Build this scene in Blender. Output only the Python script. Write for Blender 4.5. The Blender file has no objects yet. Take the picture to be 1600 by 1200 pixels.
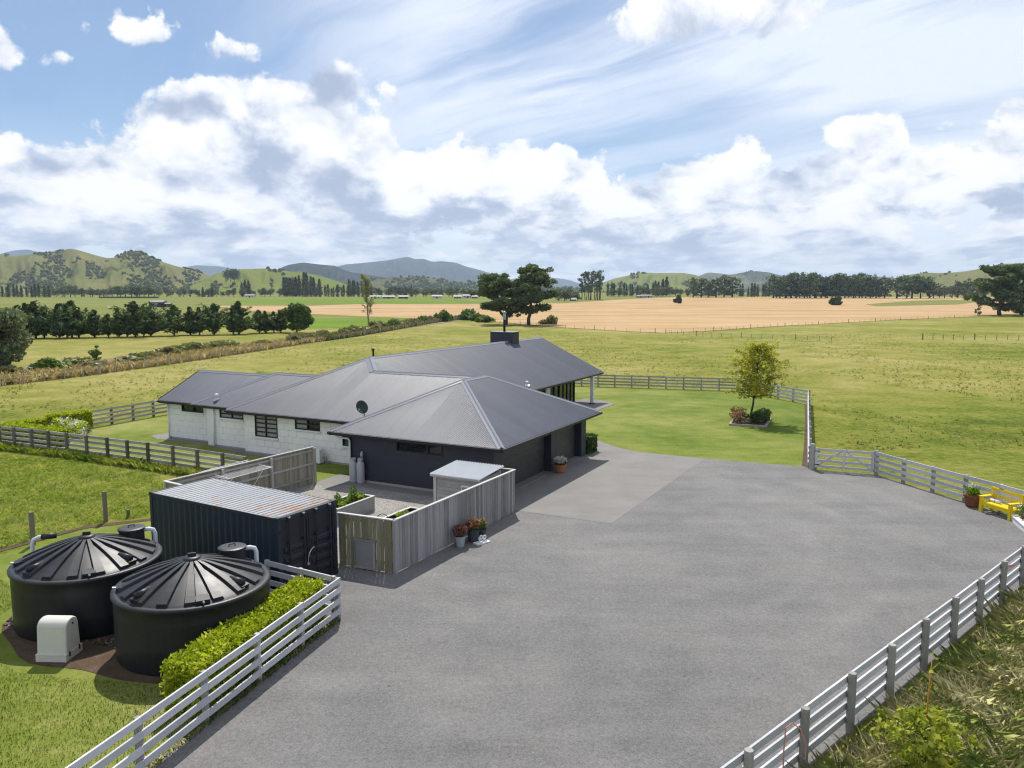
import bpy, math, random
import numpy as np
from mathutils import Vector, Matrix
PI = math.pi
R = math.radians
rng = np.random.default_rng(7)
random.seed(7)
scene = bpy.context.scene
C = scene.collection

# ------------------------------------------------------------------ camera, light, exposure
CAM_H = 9.0
cam_d = bpy.data.cameras.new('camera'); cam = bpy.data.objects.new('camera', cam_d); C.objects.link(cam)
cam.location = (0, 0, CAM_H)
cam.rotation_euler = (R(90) - math.atan(140 / 1200), 0, 0)
cam_d.sensor_fit = 'HORIZONTAL'; cam_d.sensor_width = 36.0; cam_d.lens = 36.0 * 1200 / 1600
cam_d.clip_start = 0.1; cam_d.clip_end = 40000
scene.camera = cam
scene.view_settings.view_transform = 'Standard'; scene.view_settings.look = 'None'
scene.view_settings.gamma = 1.0; scene.view_settings.exposure = 0.66
scene.view_settings.use_curve_mapping = False
cy = scene.cycles
cy.use_denoising = True; cy.denoiser = 'OPENIMAGEDENOISE'; cy.denoising_input_passes = 'RGB_ALBEDO_NORMAL'; cy.denoising_prefilter = 'FAST'; cy.filter_width = 1.2
cy.use_adaptive_sampling = True; cy.adaptive_threshold = 0.012; cy.adaptive_min_samples = 16
cy.max_bounces = 6; cy.diffuse_bounces = 3; cy.glossy_bounces = 3; cy.transmission_bounces = 4; cy.transparent_max_bounces = 6
cy.volume_bounces = 0
cy.sample_clamp_indirect = 6.0

SUN = Vector((-0.09, 0.72, 1.0)).normalized()          # towards the sun
SUN_EL = math.asin(SUN.z); SUN_AZ = math.atan2(SUN.x, SUN.y)
sun_d = bpy.data.lights.new('sun', 'SUN'); sun_d.energy = 3.5; sun_d.angle = R(0.53); sun_d.color = (1.0, 0.955, 0.88)
sun = bpy.data.objects.new('sun', sun_d); C.objects.link(sun)
sun.rotation_euler = (-SUN).to_track_quat('-Z', 'Y').to_euler()

# ------------------------------------------------------------------ node expressions
class E:
    """a node socket with arithmetic"""
    def __init__(s, t, o): s.t, s.o = t, o
    def m(s, op, b=None, c=None, clamp=False):
        n = s.t.nodes.new('ShaderNodeMath'); n.operation = op; n.use_clamp = clamp
        for i, v in enumerate((s, b, c)):
            if v is None: continue
            if isinstance(v, E): s.t.links.new(v.o, n.inputs[i])
            else: n.inputs[i].default_value = v
        return E(s.t, n.outputs[0])
    def __add__(a, b): return a.m('ADD', b)
    __radd__ = __add__
    def __mul__(a, b): return a.m('MULTIPLY', b)
    __rmul__ = __mul__
    def __sub__(a, b): return a.m('SUBTRACT', b)
    def __rsub__(a, b): return a.m('MULTIPLY', -1.0).m('ADD', b)
    def __truediv__(a, b): return a.m('DIVIDE', b)
    def clamp(a): return a.m('ADD', 0.0, clamp=True)
    def pow(a, b): return a.m('POWER', b)
    def mx(a, b): return a.m('MAXIMUM', b)
    def mn(a, b): return a.m('MINIMUM', b)
    def sstep(a, lo, hi, t0=0.0, t1=1.0):
        n = a.t.nodes.new('ShaderNodeMapRange'); n.interpolation_type = 'SMOOTHSTEP'
        a.t.links.new(a.o, n.inputs[0])
        for i, v in zip((1, 2, 3, 4), (lo, hi, t0, t1)): n.inputs[i].default_value = v
        return E(a.t, n.outputs[0])

class Tree:
    def __init__(s, t): s.t = t; t.nodes.clear()
    def n(s, ty, **k):
        n = s.t.nodes.new(ty)
        for a, b in k.items(): setattr(n, a, b)
        return n
    def link(s, a, b): s.t.links.new(a.o if isinstance(a, E) else a, b)
    def val(s, node, i=0): return E(s.t, node.outputs[i])
    def geo(s, what='Position'): return s.val(s.n('ShaderNodeNewGeometry'), what)
    def coord(s, what='Object'): return s.val(s.n('ShaderNodeTexCoord'), what)
    def objrand(s): return s.val(s.n('ShaderNodeObjectInfo'), 'Random')
    def island(s): return s.val(s.n('ShaderNodeNewGeometry'), 'Random Per Island')
    def sep(s, v):
        n = s.n('ShaderNodeSeparateXYZ'); s.link(v, n.inputs[0]); return [E(s.t, o) for o in n.outputs]
    def comb(s, *a):
        n = s.n('ShaderNodeCombineXYZ')
        for i, v in enumerate(a):
            if isinstance(v, E): s.link(v, n.inputs[i])
            else: n.inputs[i].default_value = v
        return s.val(n)
    def mapv(s, v, scale=(1, 1, 1), loc=(0, 0, 0), rot=(0, 0, 0)):
        n = s.n('ShaderNodeMapping'); s.link(v, n.inputs[0])
        n.inputs[1].default_value = loc; n.inputs[2].default_value = rot; n.inputs[3].default_value = scale
        return s.val(n)
    def vadd(s, a, b):
        n = s.n('ShaderNodeVectorMath', operation='ADD'); s.link(a, n.inputs[0])
        if isinstance(b, E): s.link(b, n.inputs[1])
        else: n.inputs[1].default_value = b
        return s.val(n)
    def vscale(s, a, f):
        n = s.n('ShaderNodeVectorMath', operation='SCALE'); s.link(a, n.inputs[0])
        if isinstance(f, E): s.link(f, n.inputs[3])
        else: n.inputs[3].default_value = f
        return s.val(n)
    def noise(s, v, scale, detail=4, rough=0.5, dist=0.0, col=False):
        n = s.n('ShaderNodeTexNoise'); s.link(v, n.inputs['Vector'])
        n.inputs['Scale'].default_value = scale; n.inputs['Detail'].default_value = detail
        n.inputs['Roughness'].default_value = rough; n.inputs['Distortion'].default_value = dist
        return s.val(n, 'Color' if col else 0)
    def voro(s, v, scale, smooth=None, out=0):
        n = s.n('ShaderNodeTexVoronoi')
        if smooth is not None: n.feature = 'SMOOTH_F1'; n.inputs['Smoothness'].default_value = smooth
        s.link(v, n.inputs['Vector']); n.inputs['Scale'].default_value = scale
        return s.val(n, out)
    def mix(s, f, a, b, kind='MIX'):
        n = s.n('ShaderNodeMix', data_type='RGBA', blend_type=kind)
        for i, v in ((0, f), (6, a), (7, b)):
            if isinstance(v, E): s.link(v, n.inputs[i])
            elif i == 0: n.inputs[i].default_value = v
            else: n.inputs[i].default_value = (*v, 1) if len(v) == 3 else v
        return s.val(n, 2)
    def ramp(s, f, stops):
        n = s.n('ShaderNodeValToRGB'); cr = n.color_ramp
        while len(cr.elements) < len(stops): cr.elements.new(0.5)
        for e, (p, c) in zip(cr.elements, stops): e.position = p; e.color = (*c, 1)
        s.link(f, n.inputs[0]); return s.val(n)
    def bump(s, h, strength=0.3, dist=0.02):
        n = s.n('ShaderNodeBump'); n.inputs['Strength'].default_value = strength; n.inputs['Distance'].default_value = dist
        s.link(h, n.inputs['Height']); return s.val(n)

# ------------------------------------------------------------------ the sky: clear blue, cirrus veils, cumulus bank
world = bpy.data.worlds.new('World'); scene.world = world; world.use_nodes = True
def build_sky():
    T = Tree(world.node_tree)
    d = T.coord('Generated'); x, y, z = T.sep(d)
    h = (x * x + y * y).mx(1e-6).m('SQRT')
    el = z.m('ARCTAN2', h)
    az = x.m('ARCTAN2', y)
    elp = el.mx(0.0)
    w = (elp + 0.07).m('LOGARITHM', math.e) * 0.30
    hx, hy = x / h, y / h
    base = T.comb(hx, hy, w)
    warp = T.noise(base, 9.0, 3, 0.5, col=True)
    wv = T.vscale(T.vadd(warp, (-0.5, -0.5, -0.5)), 0.05)
    # named cloud masses: azimuth, elevation, half-width, half-height, gain
    blobs = [(-0.262, 0.205, 0.135, 0.062, 0.30), (-0.36, 0.205, 0.10, 0.035, 0.20), (0.232, 0.330, 0.10, 0.044, 0.31), (0.195, 0.336, 0.06, 0.03, 0.12),
             (-0.385, 0.283, 0.07, 0.015, 0.17), (-0.45, 0.296, 0.045, 0.02, 0.20), (-0.60, 0.29, 0.055, 0.028, 0.23), (-0.60, 0.25, 0.04, 0.02, 0.2),
             (-0.54, 0.243, 0.045, 0.013, 0.22), (-0.50, 0.27, 0.018, 0.02, 0.2), (0.28, 0.185, 0.045, 0.028, 0.22), (0.42, 0.19, 0.04, 0.02, 0.22),
             (0.60, 0.16, 0.09, 0.05, 0.2), (0.33, 0.12, 0.16, 0.05, 0.16), (-0.57, 0.15, 0.16, 0.055, 0.22), (-0.27, 0.15, 0.15, 0.05, 0.20), (0.0, 0.17, 0.11, 0.035, 0.22), (0.14, 0.155, 0.10, 0.025, 0.10),
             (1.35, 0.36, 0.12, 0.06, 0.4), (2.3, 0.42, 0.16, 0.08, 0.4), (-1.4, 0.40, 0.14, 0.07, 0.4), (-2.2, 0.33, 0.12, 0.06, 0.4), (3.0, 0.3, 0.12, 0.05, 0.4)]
    edge = T.noise(T.comb(hx, hy, 0.0), 5.0, 2, 0.5)
    lim = 0.178 + (edge - 0.5) * 0.13 + az.sstep(0.12, 0.35, 0.0, 0.012)
    def field(dz, detail, masses):
        e2 = elp + dz
        w2 = (e2 + 0.07).m('LOGARITHM', math.e) * 0.30
        p = T.vadd(T.comb(hx, hy, w2), wv)
        tot = T.noise(p, 6.6, detail, 0.6, 0.15) + (lim - e2).sstep(-0.025, 0.085, -0.17, 0.15) + (e2 - 0.42).sstep(0.0, 0.25) * 0.10  # last term: unseen overhead cumulus, added to lift the ambient fill
        if detail > 4: tot = tot + (0.42 - T.voro(p, 24.0)) * 0.13 + (fine - 0.5) * 0.46
        for (a0, e0, sa, se, g) in masses:
            u = (az - a0) * (1 / sa); v = (e2 - e0) * (1 / se)
            tot = tot + (u * u + v * v).m('MULTIPLY_ADD', -0.42, 1.0).mx(0.0) * g
        return tot
    fine = T.noise(T.vadd(base, wv), 19.0, 6, 0.6)
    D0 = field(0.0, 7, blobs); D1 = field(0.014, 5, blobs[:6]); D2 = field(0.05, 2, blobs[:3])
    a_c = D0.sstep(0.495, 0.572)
    under = (D1 - 0.50).mx(0.0) * 0.75 + (D2 - 0.50).mx(0.0) * 0.65
    crisp = T.noise(T.vadd(base, wv), 52.0, 4, 0.6)
    high = elp.sstep(0.24, 0.30, 1.0, 0.25)
    puff = T.voro(T.vadd(base, T.vscale(wv, 1.6)), 15.0)
    mass = T.noise(T.vadd(T.comb(hx, hy, w * 1.3), wv), 11.0, 4, 0.55)
    lump = (D0 - D1).mx(-0.16).mn(0.16) * 3.2
    shade = (0.86 + (crisp - 0.5) * 0.45 - under * high * 1.2 + lump * 0.8 + (fine - 0.5) * 0.7 + (0.40 - puff) * 0.75 - (mass - 0.44).mx(0.0) * 3.8 * high)
    # low on the horizon the layers lie edge-on: long flat bars of light and grey
    bars = T.noise(T.vadd(T.comb(hx * 1.0, hy * 1.0, w * 2.6), wv), 9.0, 5, 0.6)
    low = elp.sstep(0.03, 0.13, 1.0, 0.0)
    shade = shade * (1.0 - low * 0.5) + (0.60 + (bars - 0.5) * 3.4 + (crisp - 0.5) * 0.7) * (low * 0.5)
    ccol = T.ramp(shade.clamp(), [(0.0, (0.285, 0.335, 0.44)), (0.28, (0.37, 0.415, 0.51)), (0.55, (0.52, 0.55, 0.61)), (0.78, (0.635, 0.645, 0.665)), (1.0, (0.70, 0.70, 0.70))])
    # cirrus on a high flat layer, streaks fanning out to the right
    zz = z.mx(0.02)
    pl = T.comb(x / (zz + 0.05), y / (zz + 0.05), 0.0)
    pl = T.mapv(pl, scale=(1.0, 1.0, 1.0), rot=(0, 0, R(52)))
    cw = T.noise(pl, 0.5, 3, 0.5, col=True)
    pls = T.mapv(T.vadd(pl, T.vscale(cw, 0.9)), scale=(0.22, 1.25, 1.0))
    c1 = T.noise(pls, 1.1, 6, 0.62, 0.3)
    c2 = T.noise(pl, 0.42, 3, 0.5)
    veil = (c2 - 0.42).sstep(-0.08, 0.2)
    right = az.sstep(-0.40, -0.05, 0.10, 1.0) + az.sstep(-1.4, -0.7, 0.8, 0.0)  # second term: cirrus added out of view behind the camera for more fill light
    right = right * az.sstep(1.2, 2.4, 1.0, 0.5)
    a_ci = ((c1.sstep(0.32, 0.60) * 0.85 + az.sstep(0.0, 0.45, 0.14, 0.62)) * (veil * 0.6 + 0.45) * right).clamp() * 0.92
    hz = elp.sstep(0.0, 0.24, 0.6, 0.0)
    a_v = a_ci.mx(hz)
    sky = T.n('ShaderNodeTexSky', sky_type='NISHITA'); sky.sun_disc = False
    sky.sun_elevation = SUN_EL; sky.sun_rotation = SUN_AZ; sky.air_density = 1.0; sky.dust_density = 0.1; sky.ozone_density = 4.0; sky.altitude = 50
    bg1 = T.n('ShaderNodeBackground'); T.link(T.val(sky), bg1.inputs[0]); bg1.inputs[1].default_value = 0.062
    bg2 = T.n('ShaderNodeBackground'); bg2.inputs[0].default_value = (0.585, 0.625, 0.70, 1); bg2.inputs[1].default_value = 1.0
    bg3 = T.n('ShaderNodeBackground'); T.link(ccol, bg3.inputs[0]); bg3.inputs[1].default_value = 1.0
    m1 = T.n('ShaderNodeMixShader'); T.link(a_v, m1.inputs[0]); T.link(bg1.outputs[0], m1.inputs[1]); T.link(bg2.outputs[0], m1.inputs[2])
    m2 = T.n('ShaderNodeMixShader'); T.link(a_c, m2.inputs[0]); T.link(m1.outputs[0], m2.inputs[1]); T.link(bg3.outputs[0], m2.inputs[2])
    out = T.n('ShaderNodeOutputWorld'); T.link(m2.outputs[0], out.inputs[0])
build_sky()
world.cycles.sampling_method = 'MANUAL'; world.cycles.sample_map_resolution = 512

# ------------------------------------------------------------------ materials
MATS = {}
def material(name, fn):
    m = bpy.data.materials.new(name); m.use_nodes = True
    T = Tree(m.node_tree); fn(T); MATS[name] = m; return m
def principled(T, col, rough=0.8, spec=0.3, metal=0.0, normal=None, **kw):
    b = T.n('ShaderNodeBsdfPrincipled'); o = T.n('ShaderNodeOutputMaterial')
    for key, v in (('Base Color', col), ('Roughness', rough), ('Specular IOR Level', spec), ('Metallic', metal)):
        if isinstance(v, E): T.link(v, b.inputs[key])
        else: b.inputs[key].default_value = (*v, 1) if isinstance(v, tuple) else v
    if normal is not None: T.link(normal, b.inputs['Normal'])
    for k, v in kw.items(): b.inputs[k].default_value = v
    T.link(b.outputs[0], o.inputs[0]); return b
def plain(name, col, rough=0.6, spec=0.3, metal=0.0, var=0.12, scale=3.0, bump=0.0, obj_var=0.0):
    def fn(T):
        p = T.geo(); n = T.noise(p, scale, 5, 0.6)
        f = (n - 0.5) * (2 * var) + 1.0
        if obj_var: f = f + (T.objrand() - 0.5) * (2 * obj_var)
        c = T.mix(1.0, col, T.comb(f, f, f), 'MULTIPLY')
        principled(T, c, rough, spec, metal, T.bump(n, bump, 0.02) if bump else None)
    return material(name, fn)
GAIN = {'hedge_leaf': 2.3, 'tall_grass_blade': 3.2, 'paddock_grass_blade': 1.75, 'green_grass_blade': 1.0, 'tan_grass_blade': 2.1, 'pine_leaf': 2.9, 'cypress_leaf': 2.6, 'greygreen_leaf': 2.2, 'far_leaf': 1.9, 'far_leaf_pale': 1.3,
        'autumn_leaf': 2.1, 'poplar_leaf': 1.3, 'sapling_leaf': 1.9, 'shrub_leaf': 1.5, 'bramble_leaf': 2.1, 'dark_hedge_leaf': 1.3, 'lettuce_leaf': 1.2}
def leafy(name, stops, trans=0.35, patch=0.25, pscale=0.5, rough=0.55):
    g = GAIN.get(name, 1.0); stops = [(p, tuple(min(0.8, v * g) for v in c)) for p, c in stops]; up = 0.75 if 'blade' in name else 0.0
    def fn(T):
        r = T.island(); n = T.noise(T.geo(), pscale, 3, 0.5)
        f = (r * (1 - patch) + (n - 0.5) * (patch * 3.0) + patch * 0.5 + (T.objrand() - 0.5) * 0.16).clamp()
        c = T.ramp(f, stops)
        d = T.n('ShaderNodeBsdfPrincipled'); T.link(c, d.inputs['Base Color']); d.inputs['Roughness'].default_value = rough; d.inputs['Specular IOR Level'].default_value = 0.25
        t = T.n('ShaderNodeBsdfTranslucent'); T.link(T.mix(1.0, c, (1.0, 1.05, 0.6), 'MULTIPLY'), t.inputs[0])
        if up:      # thin blades scatter light like the sward they make up
            nv = T.vadd(T.vscale(T.geo('Normal'), 1 - up), (0, 0, up)); nn = T.n('ShaderNodeVectorMath', operation='NORMALIZE'); T.link(nv, nn.inputs[0]); T.link(nn.outputs[0], d.inputs['Normal'])
        m = T.n('ShaderNodeMixShader'); m.inputs[0].default_value = trans
        T.link(d.outputs[0], m.inputs[1]); T.link(t.outputs[0], m.inputs[2])
        o = T.n('ShaderNodeOutputMaterial'); T.link(m.outputs[0], o.inputs[0])
    return material(name, fn)

def m_paddock(T):
    p = T.geo(); x, y, z = T.sep(p)
    big = T.noise(p, 0.03, 4, 0.55); mid = T.noise(p, 0.22, 5, 0.62); fin = T.noise(p, 2.2, 7, 0.72)
    tuf = T.noise(T.mapv(p, scale=(1.0, 0.6, 1.0)), 0.8, 5, 0.68); spot = T.noise(p, 0.45, 6, 0.75)
    dry = ((big - 0.5) * 1.5 + (mid - 0.5) * 1.3 + (fin - 0.5) * 1.6 + 0.52 + y.sstep(36, 90, -0.12, 0.10) + x.sstep(-60, 40, 0.06, -0.02)).clamp()
    c = T.ramp(dry, [(0.0, (0.062, 0.098, 0.010)), (0.35, (0.150, 0.174, 0.026)), (0.62, (0.220, 0.213, 0.050)), (1.0, (0.320, 0.280, 0.105))])
    c = T.mix(tuf.sstep(0.57, 0.70) * 0.6 * fin.sstep(0.38, 0.6), c, (0.058, 0.082, 0.014))
    c = T.mix(spot.sstep(0.62, 0.70) * 0.5, c, (0.060, 0.080, 0.016))
    c = T.mix(fin.sstep(0.58, 0.75) * 0.4, c, (0.30, 0.27, 0.105))
    principled(T, c, 0.95, 0.05, normal=T.bump(fin * 0.7 + tuf, 1.0, 0.2))
material('paddock', m_paddock)
def m_lawn(T):
    p = T.geo(); x, y, z = T.sep(p)
    big = T.noise(p, 0.16, 4, 0.55); fin = T.noise(p, 7.0, 5, 0.7)
    # rings left by the mower
    dx = x - 13.0; dy = (y - 56.0) * 0.8
    rr = (dx * dx + dy * dy).m('SQRT')
    st = (rr * 3.6 + (T.noise(p, 0.4, 2) * 5.0)).m('SINE')
    f = ((big - 0.5) * 1.9 + (fin - 0.5) * 1.2 + st * 0.055 + (T.noise(T.mapv(p, rot=(0, 0, R(25)), scale=(0.25, 1.6, 1)), 1.3, 4, 0.6) - 0.5) * 0.5 + (T.noise(p, 1.1, 5, 0.65) - 0.5) * 0.8 + 0.52 + x.sstep(9, 20, 0.06, -0.16) + y.sstep(40, 60, 0.0, 0.02)).clamp()
    c = T.ramp(f, [(0.0, (0.066, 0.112, 0.008)), (0.4, (0.126, 0.166, 0.022)), (0.7, (0.176, 0.198, 0.040)), (1.0, (0.240, 0.240, 0.075))])
    principled(T, c, 0.9, 0.1, normal=T.bump(fin, 0.5, 0.05))
material('mown_lawn', m_lawn)
def m_asphalt(T):
    p = T.geo(); x, y, z = T.sep(p)
    big = T.noise(p, 0.22, 5, 0.55); blot = T.noise(p, 0.8, 5, 0.62); gr = T.noise(p, 34.0, 3, 0.75); gr2 = T.noise(p, 9.0, 4, 0.7)
    dx = x - 2.0; dy = y - 29.0
    rr = (dx * dx + dy * dy).m('SQRT')
    tyre = (rr * 2.9 + (big - 0.5) * 3.0).m('SINE').sstep(0.35, 1.0) * T.noise(p, 0.15, 2).sstep(0.45, 0.65)
    st = T.mapv(p, rot=(0, 0, R(38)), scale=(0.12, 1.1, 1.0)); streak = T.noise(st, 0.9, 5, 0.6)
    f = 1.0 + (big - 0.5) * 0.62 + (blot - 0.5) * 0.42 + (gr - 0.5) * 1.7 + (gr2 - 0.5) * 0.8 + tyre * 0.10 + (streak - 0.5) * 0.5 + y.sstep(14, 34, -0.05, 0.05)
    c = T.mix(big.sstep(0.4, 0.65), (0.152, 0.149, 0.147), (0.160, 0.154, 0.148))
    c = T.mix(1.0, c, T.comb(f, f, f), 'MULTIPLY')
    spots = T.voro(p, 0.55).sstep(0.015, 0.035, 0.5, 0.0)
    c = T.mix(spots, c, (0.05, 0.05, 0.05))
    principled(T, c, 0.9, 0.25, normal=T.bump(gr, 0.6, 0.01))
material('asphalt', m_asphalt)
def m_concrete(T):
    p = T.geo(); a = T.noise(p, 0.5, 6, 0.6); g = T.noise(p, 26.0, 3, 0.7)
    st = T.noise(T.mapv(p, scale=(0.3, 1.4, 1)), 1.2, 4, 0.6)
    f = 1.0 + (a - 0.5) * 0.5 + (g - 0.5) * 0.4 + (st - 0.5) * 0.3
    c = T.mix(1.0, (0.190, 0.181, 0.170), T.comb(f, f, f), 'MULTIPLY')
    principled(T, c, 0.85, 0.25, normal=T.bump(g, 0.3, 0.01))
material('concrete', m_concrete)
def m_gravel(T):
    p = T.geo(); v = T.voro(p, 26.0, out=1); g = T.noise(p, 50, 3, 0.7); a = T.noise(p, 0.6, 4, 0.6)
    c = T.mix(0.55, (0.190, 0.165, 0.140), v); hs = T.n('ShaderNodeHueSaturation'); hs.inputs['Saturation'].default_value = 0.16; T.link(c, hs.inputs['Color'])
    f = 0.62 + (a - 0.5) * 0.5 + (g - 0.5) * 0.8
    c = T.mix(1.0, T.val(hs), T.comb(f, f * 0.94, f * 0.86), 'MULTIPLY')
    principled(T, c, 0.95, 0.15, normal=T.bump(T.voro(p, 26.0), 0.9, 0.03))
material('gravel', m_gravel)
def m_gold(T):
    p = T.geo(); x, y, z = T.sep(p)
    st = T.noise(T.mapv(p, scale=(0.010, 0.06, 1.0)), 1.0, 6, 0.6); a = T.noise(p, 0.03, 6, 0.62); g = T.noise(p, 1.4, 4, 0.7)
    f = ((st - 0.5) * 1.6 + (a - 0.5) * 1.1 + (g - 0.5) * 0.7 + 0.5).clamp()
    c = T.ramp(f, [(0.0, (0.290, 0.195, 0.080)), (0.5, (0.410, 0.276, 0.145)), (1.0, (0.495, 0.360, 0.210))])
    c = T.mix(a.sstep(0.60, 0.72) * 0.35, c, (0.16, 0.16, 0.04))
    principled(T, c, 0.95, 0.05)
material('dry_crop', m_gold)
def m_green(T):
    p = T.geo(); a = T.noise(p, 0.05, 5, 0.6); g = T.noise(p, 0.8, 4, 0.7)
    f = ((a - 0.5) * 1.4 + (g - 0.5) * 0.7 + 0.5).clamp()
    principled(T, T.ramp(f, [(0.0, (0.075, 0.140, 0.010)), (1.0, (0.165, 0.240, 0.022))]), 0.95, 0.05)
material('lush_crop', m_green)
def m_pale(T):
    p = T.geo(); a = T.noise(T.mapv(p, scale=(0.5, 1.6, 1)), 0.02, 6, 0.62); g = T.noise(p, 0.5, 4, 0.7)
    f = ((a - 0.5) * 1.9 + (g - 0.5) * 0.5 + 0.5).clamp()
    principled(T, T.ramp(f, [(0.0, (0.100, 0.140, 0.026)), (0.5, (0.160, 0.175, 0.042)), (1.0, (0.250, 0.225, 0.085))]), 0.95, 0.05)
material('far_pasture', m_pale)
def m_verge(T):
    p = T.geo(); a = T.noise(p, 0.3, 5, 0.6); g = T.noise(p, 3.0, 4, 0.7)
    f = ((a - 0.5) * 1.6 + (g - 0.5) * 0.8 + 0.5).clamp()
    principled(T, T.ramp(f, [(0.0, (0.100, 0.110, 0.036)), (0.5, (0.20, 0.175, 0.085)), (1.0, (0.33, 0.26, 0.15))]), 0.95, 0.05)
material('dry_verge', m_verge)
def m_soil(T):
    p = T.geo(); a = T.noise(p, 2.0, 6, 0.65); g = T.noise(p, 18.0, 4, 0.7)
    f = ((a - 0.5) * 1.2 + (g - 0.5) * 0.9 + 0.5).clamp()
    principled(T, T.ramp(f, [(0.0, (0.05, 0.033, 0.022)), (0.6, (0.105, 0.072, 0.048)), (1.0, (0.17, 0.125, 0.09))]), 0.95, 0.1, normal=T.bump(g, 0.6, 0.03))
material('bare_soil', m_soil)
def hill_mat(name, dry, green, wood, wood_amt):
    def fn(T):
        p = T.geo(); a = T.noise(p, 0.0045, 6, 0.6); b = T.noise(p, 0.02, 5, 0.65); g = T.noise(p, 0.11, 4, 0.65)
        f = ((a - 0.5) * 1.8 + (b - 0.5) * 0.9 + 0.5).clamp()
        c = T.mix(f, green, dry)
        w = ((T.noise(p, 0.006, 5, 0.62) - 0.5) * 2.4 + (g - 0.5) * 1.0 + (wood_amt - 0.5)).sstep(0.0, 0.18)
        c = T.mix(w * 0.85, c, wood)
        principled(T, c, 1.0, 0.0, normal=T.bump(b, 0.5, 12.0))
    return material(name, fn)
def m_hilltree(T):
    r = T.island(); n = T.noise(T.geo(), 0.02, 3)
    principled(T, T.ramp((r * 0.7 + n * 0.4).clamp(), [(0.0, (0.045, 0.064, 0.028)), (0.6, (0.085, 0.104, 0.046)), (1.0, (0.140, 0.145, 0.066))]), 1.0, 0.0)
material('hill_tree', m_hilltree)
hill_mat('hill_grass', (0.200, 0.178, 0.074), (0.112, 0.135, 0.038), (0.045, 0.062, 0.022), 0.30)
hill_mat('hill_green', (0.190, 0.190, 0.062), (0.120, 0.165, 0.034), (0.040, 0.060, 0.022), 0.10)
hill_mat('hill_scrub', (0.140, 0.125, 0.062), (0.085, 0.100, 0.040), (0.034, 0.048, 0.024), 0.55)
hill_mat('hill_bush', (0.040, 0.047, 0.036), (0.028, 0.036, 0.027), (0.015, 0.021, 0.019), 0.7)

def m_wood(name, lo, hi, streak=1.0, moss=None, along=2):
    def fn(T):
        r = T.objrand(); p = T.geo()
        sc = [9.0, 9.0, 9.0]; sc[along] = 0.9
        n = T.noise(T.mapv(p, scale=tuple(sc)), 2.2, 5, 0.65)
        f = ((r - 0.5) * 0.9 + (n - 0.5) * 1.1 * streak + 0.5).clamp()
        c = T.mix(f, lo, hi)
        if moss:
            k = T.noise(T.mapv(p, scale=(3, 3, 0.7)), 1.6, 5, 0.65).sstep(0.42, 0.62)
            c = T.mix(k * 0.75, c, moss)
        principled(T, c, 0.85, 0.2, normal=T.bump(n, 0.4, 0.01))
    return material(name, fn)
m_wood('weathered_paling', (0.170, 0.164, 0.162), (0.350, 0.340, 0.334))
m_wood('mossy_paling', (0.185, 0.168, 0.115), (0.330, 0.308, 0.225), moss=(0.195, 0.190, 0.090))
m_wood('yard_paling', (0.200, 0.178, 0.138), (0.360, 0.325, 0.262))
m_wood('cap_timber', (0.40, 0.39, 0.37), (0.55, 0.54, 0.52), 0.6)
def m_rail(T):
    r = T.objrand(); p = T.coord('Generated'); g = T.geo()
    n = T.noise(g, 2.2, 6, 0.7); k = T.noise(T.mapv(p, scale=(3, 8, 14)), 2.0, 5, 0.7); sp = T.noise(g, 9.0, 4, 0.7)
    f = ((r - 0.5) * 0.5 + (n - 0.5) * 0.8 + (k - 0.5) * 0.6 + 0.55).clamp()
    c = T.mix(f, (0.36, 0.365, 0.385), (0.62, 0.625, 0.645))
    c = T.mix(sp.sstep(0.62, 0.74) * 0.5, c, (0.13, 0.12, 0.11))
    principled(T, c, 0.75, 0.25, normal=T.bump(k, 0.3, 0.01))
material('painted_rail', m_rail)
def m_oldrail(T):
    r = T.objrand(); g = T.geo()
    n = T.noise(g, 2.6, 6, 0.7)
    f = ((r - 0.5) * 0.7 + (n - 0.5) * 1.1 + 0.5).clamp()
    c = T.mix(f, (0.24, 0.228, 0.20), (0.47, 0.455, 0.42))
    principled(T, c, 0.85, 0.2)
material('grey_rail', m_oldrail)
m_wood('post_wood', (0.085, 0.080, 0.060), (0.20, 0.19, 0.15))
m_wood('grey_post', (0.24, 0.232, 0.205), (0.42, 0.41, 0.38))
def m_block(T):
    r = T.objrand(); n = T.noise(T.geo(), 1.2, 5, 0.6); g = T.noise(T.geo(), 20, 3, 0.6)
    f = 1.0 + (r - 0.5) * 0.05 + (n - 0.5) * 0.10 + (g - 0.5) * 0.04
    principled(T, T.mix(1.0, (0.80, 0.79, 0.775), T.comb(f, f, f), 'MULTIPLY'), 0.8, 0.2, normal=T.bump(g, 0.25, 0.01))
material('white_block', m_block)
plain('mortar', (0.50, 0.50, 0.50), 0.9, 0.1)
plain('white_paint', (0.72, 0.72, 0.72), 0.5, 0.3, var=0.05)
plain('dark_board', (0.027, 0.031, 0.044), 0.5, 0.4, var=0.15, obj_var=0.08)
plain('dark_trim', (0.016, 0.018, 0.024), 0.45, 0.35)
plain('door_panel', (0.052, 0.052, 0.050), 0.45, 0.35, var=0.15, obj_var=0.1)
plain('post_grey', (0.30, 0.30, 0.31), 0.6, 0.3)
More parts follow.
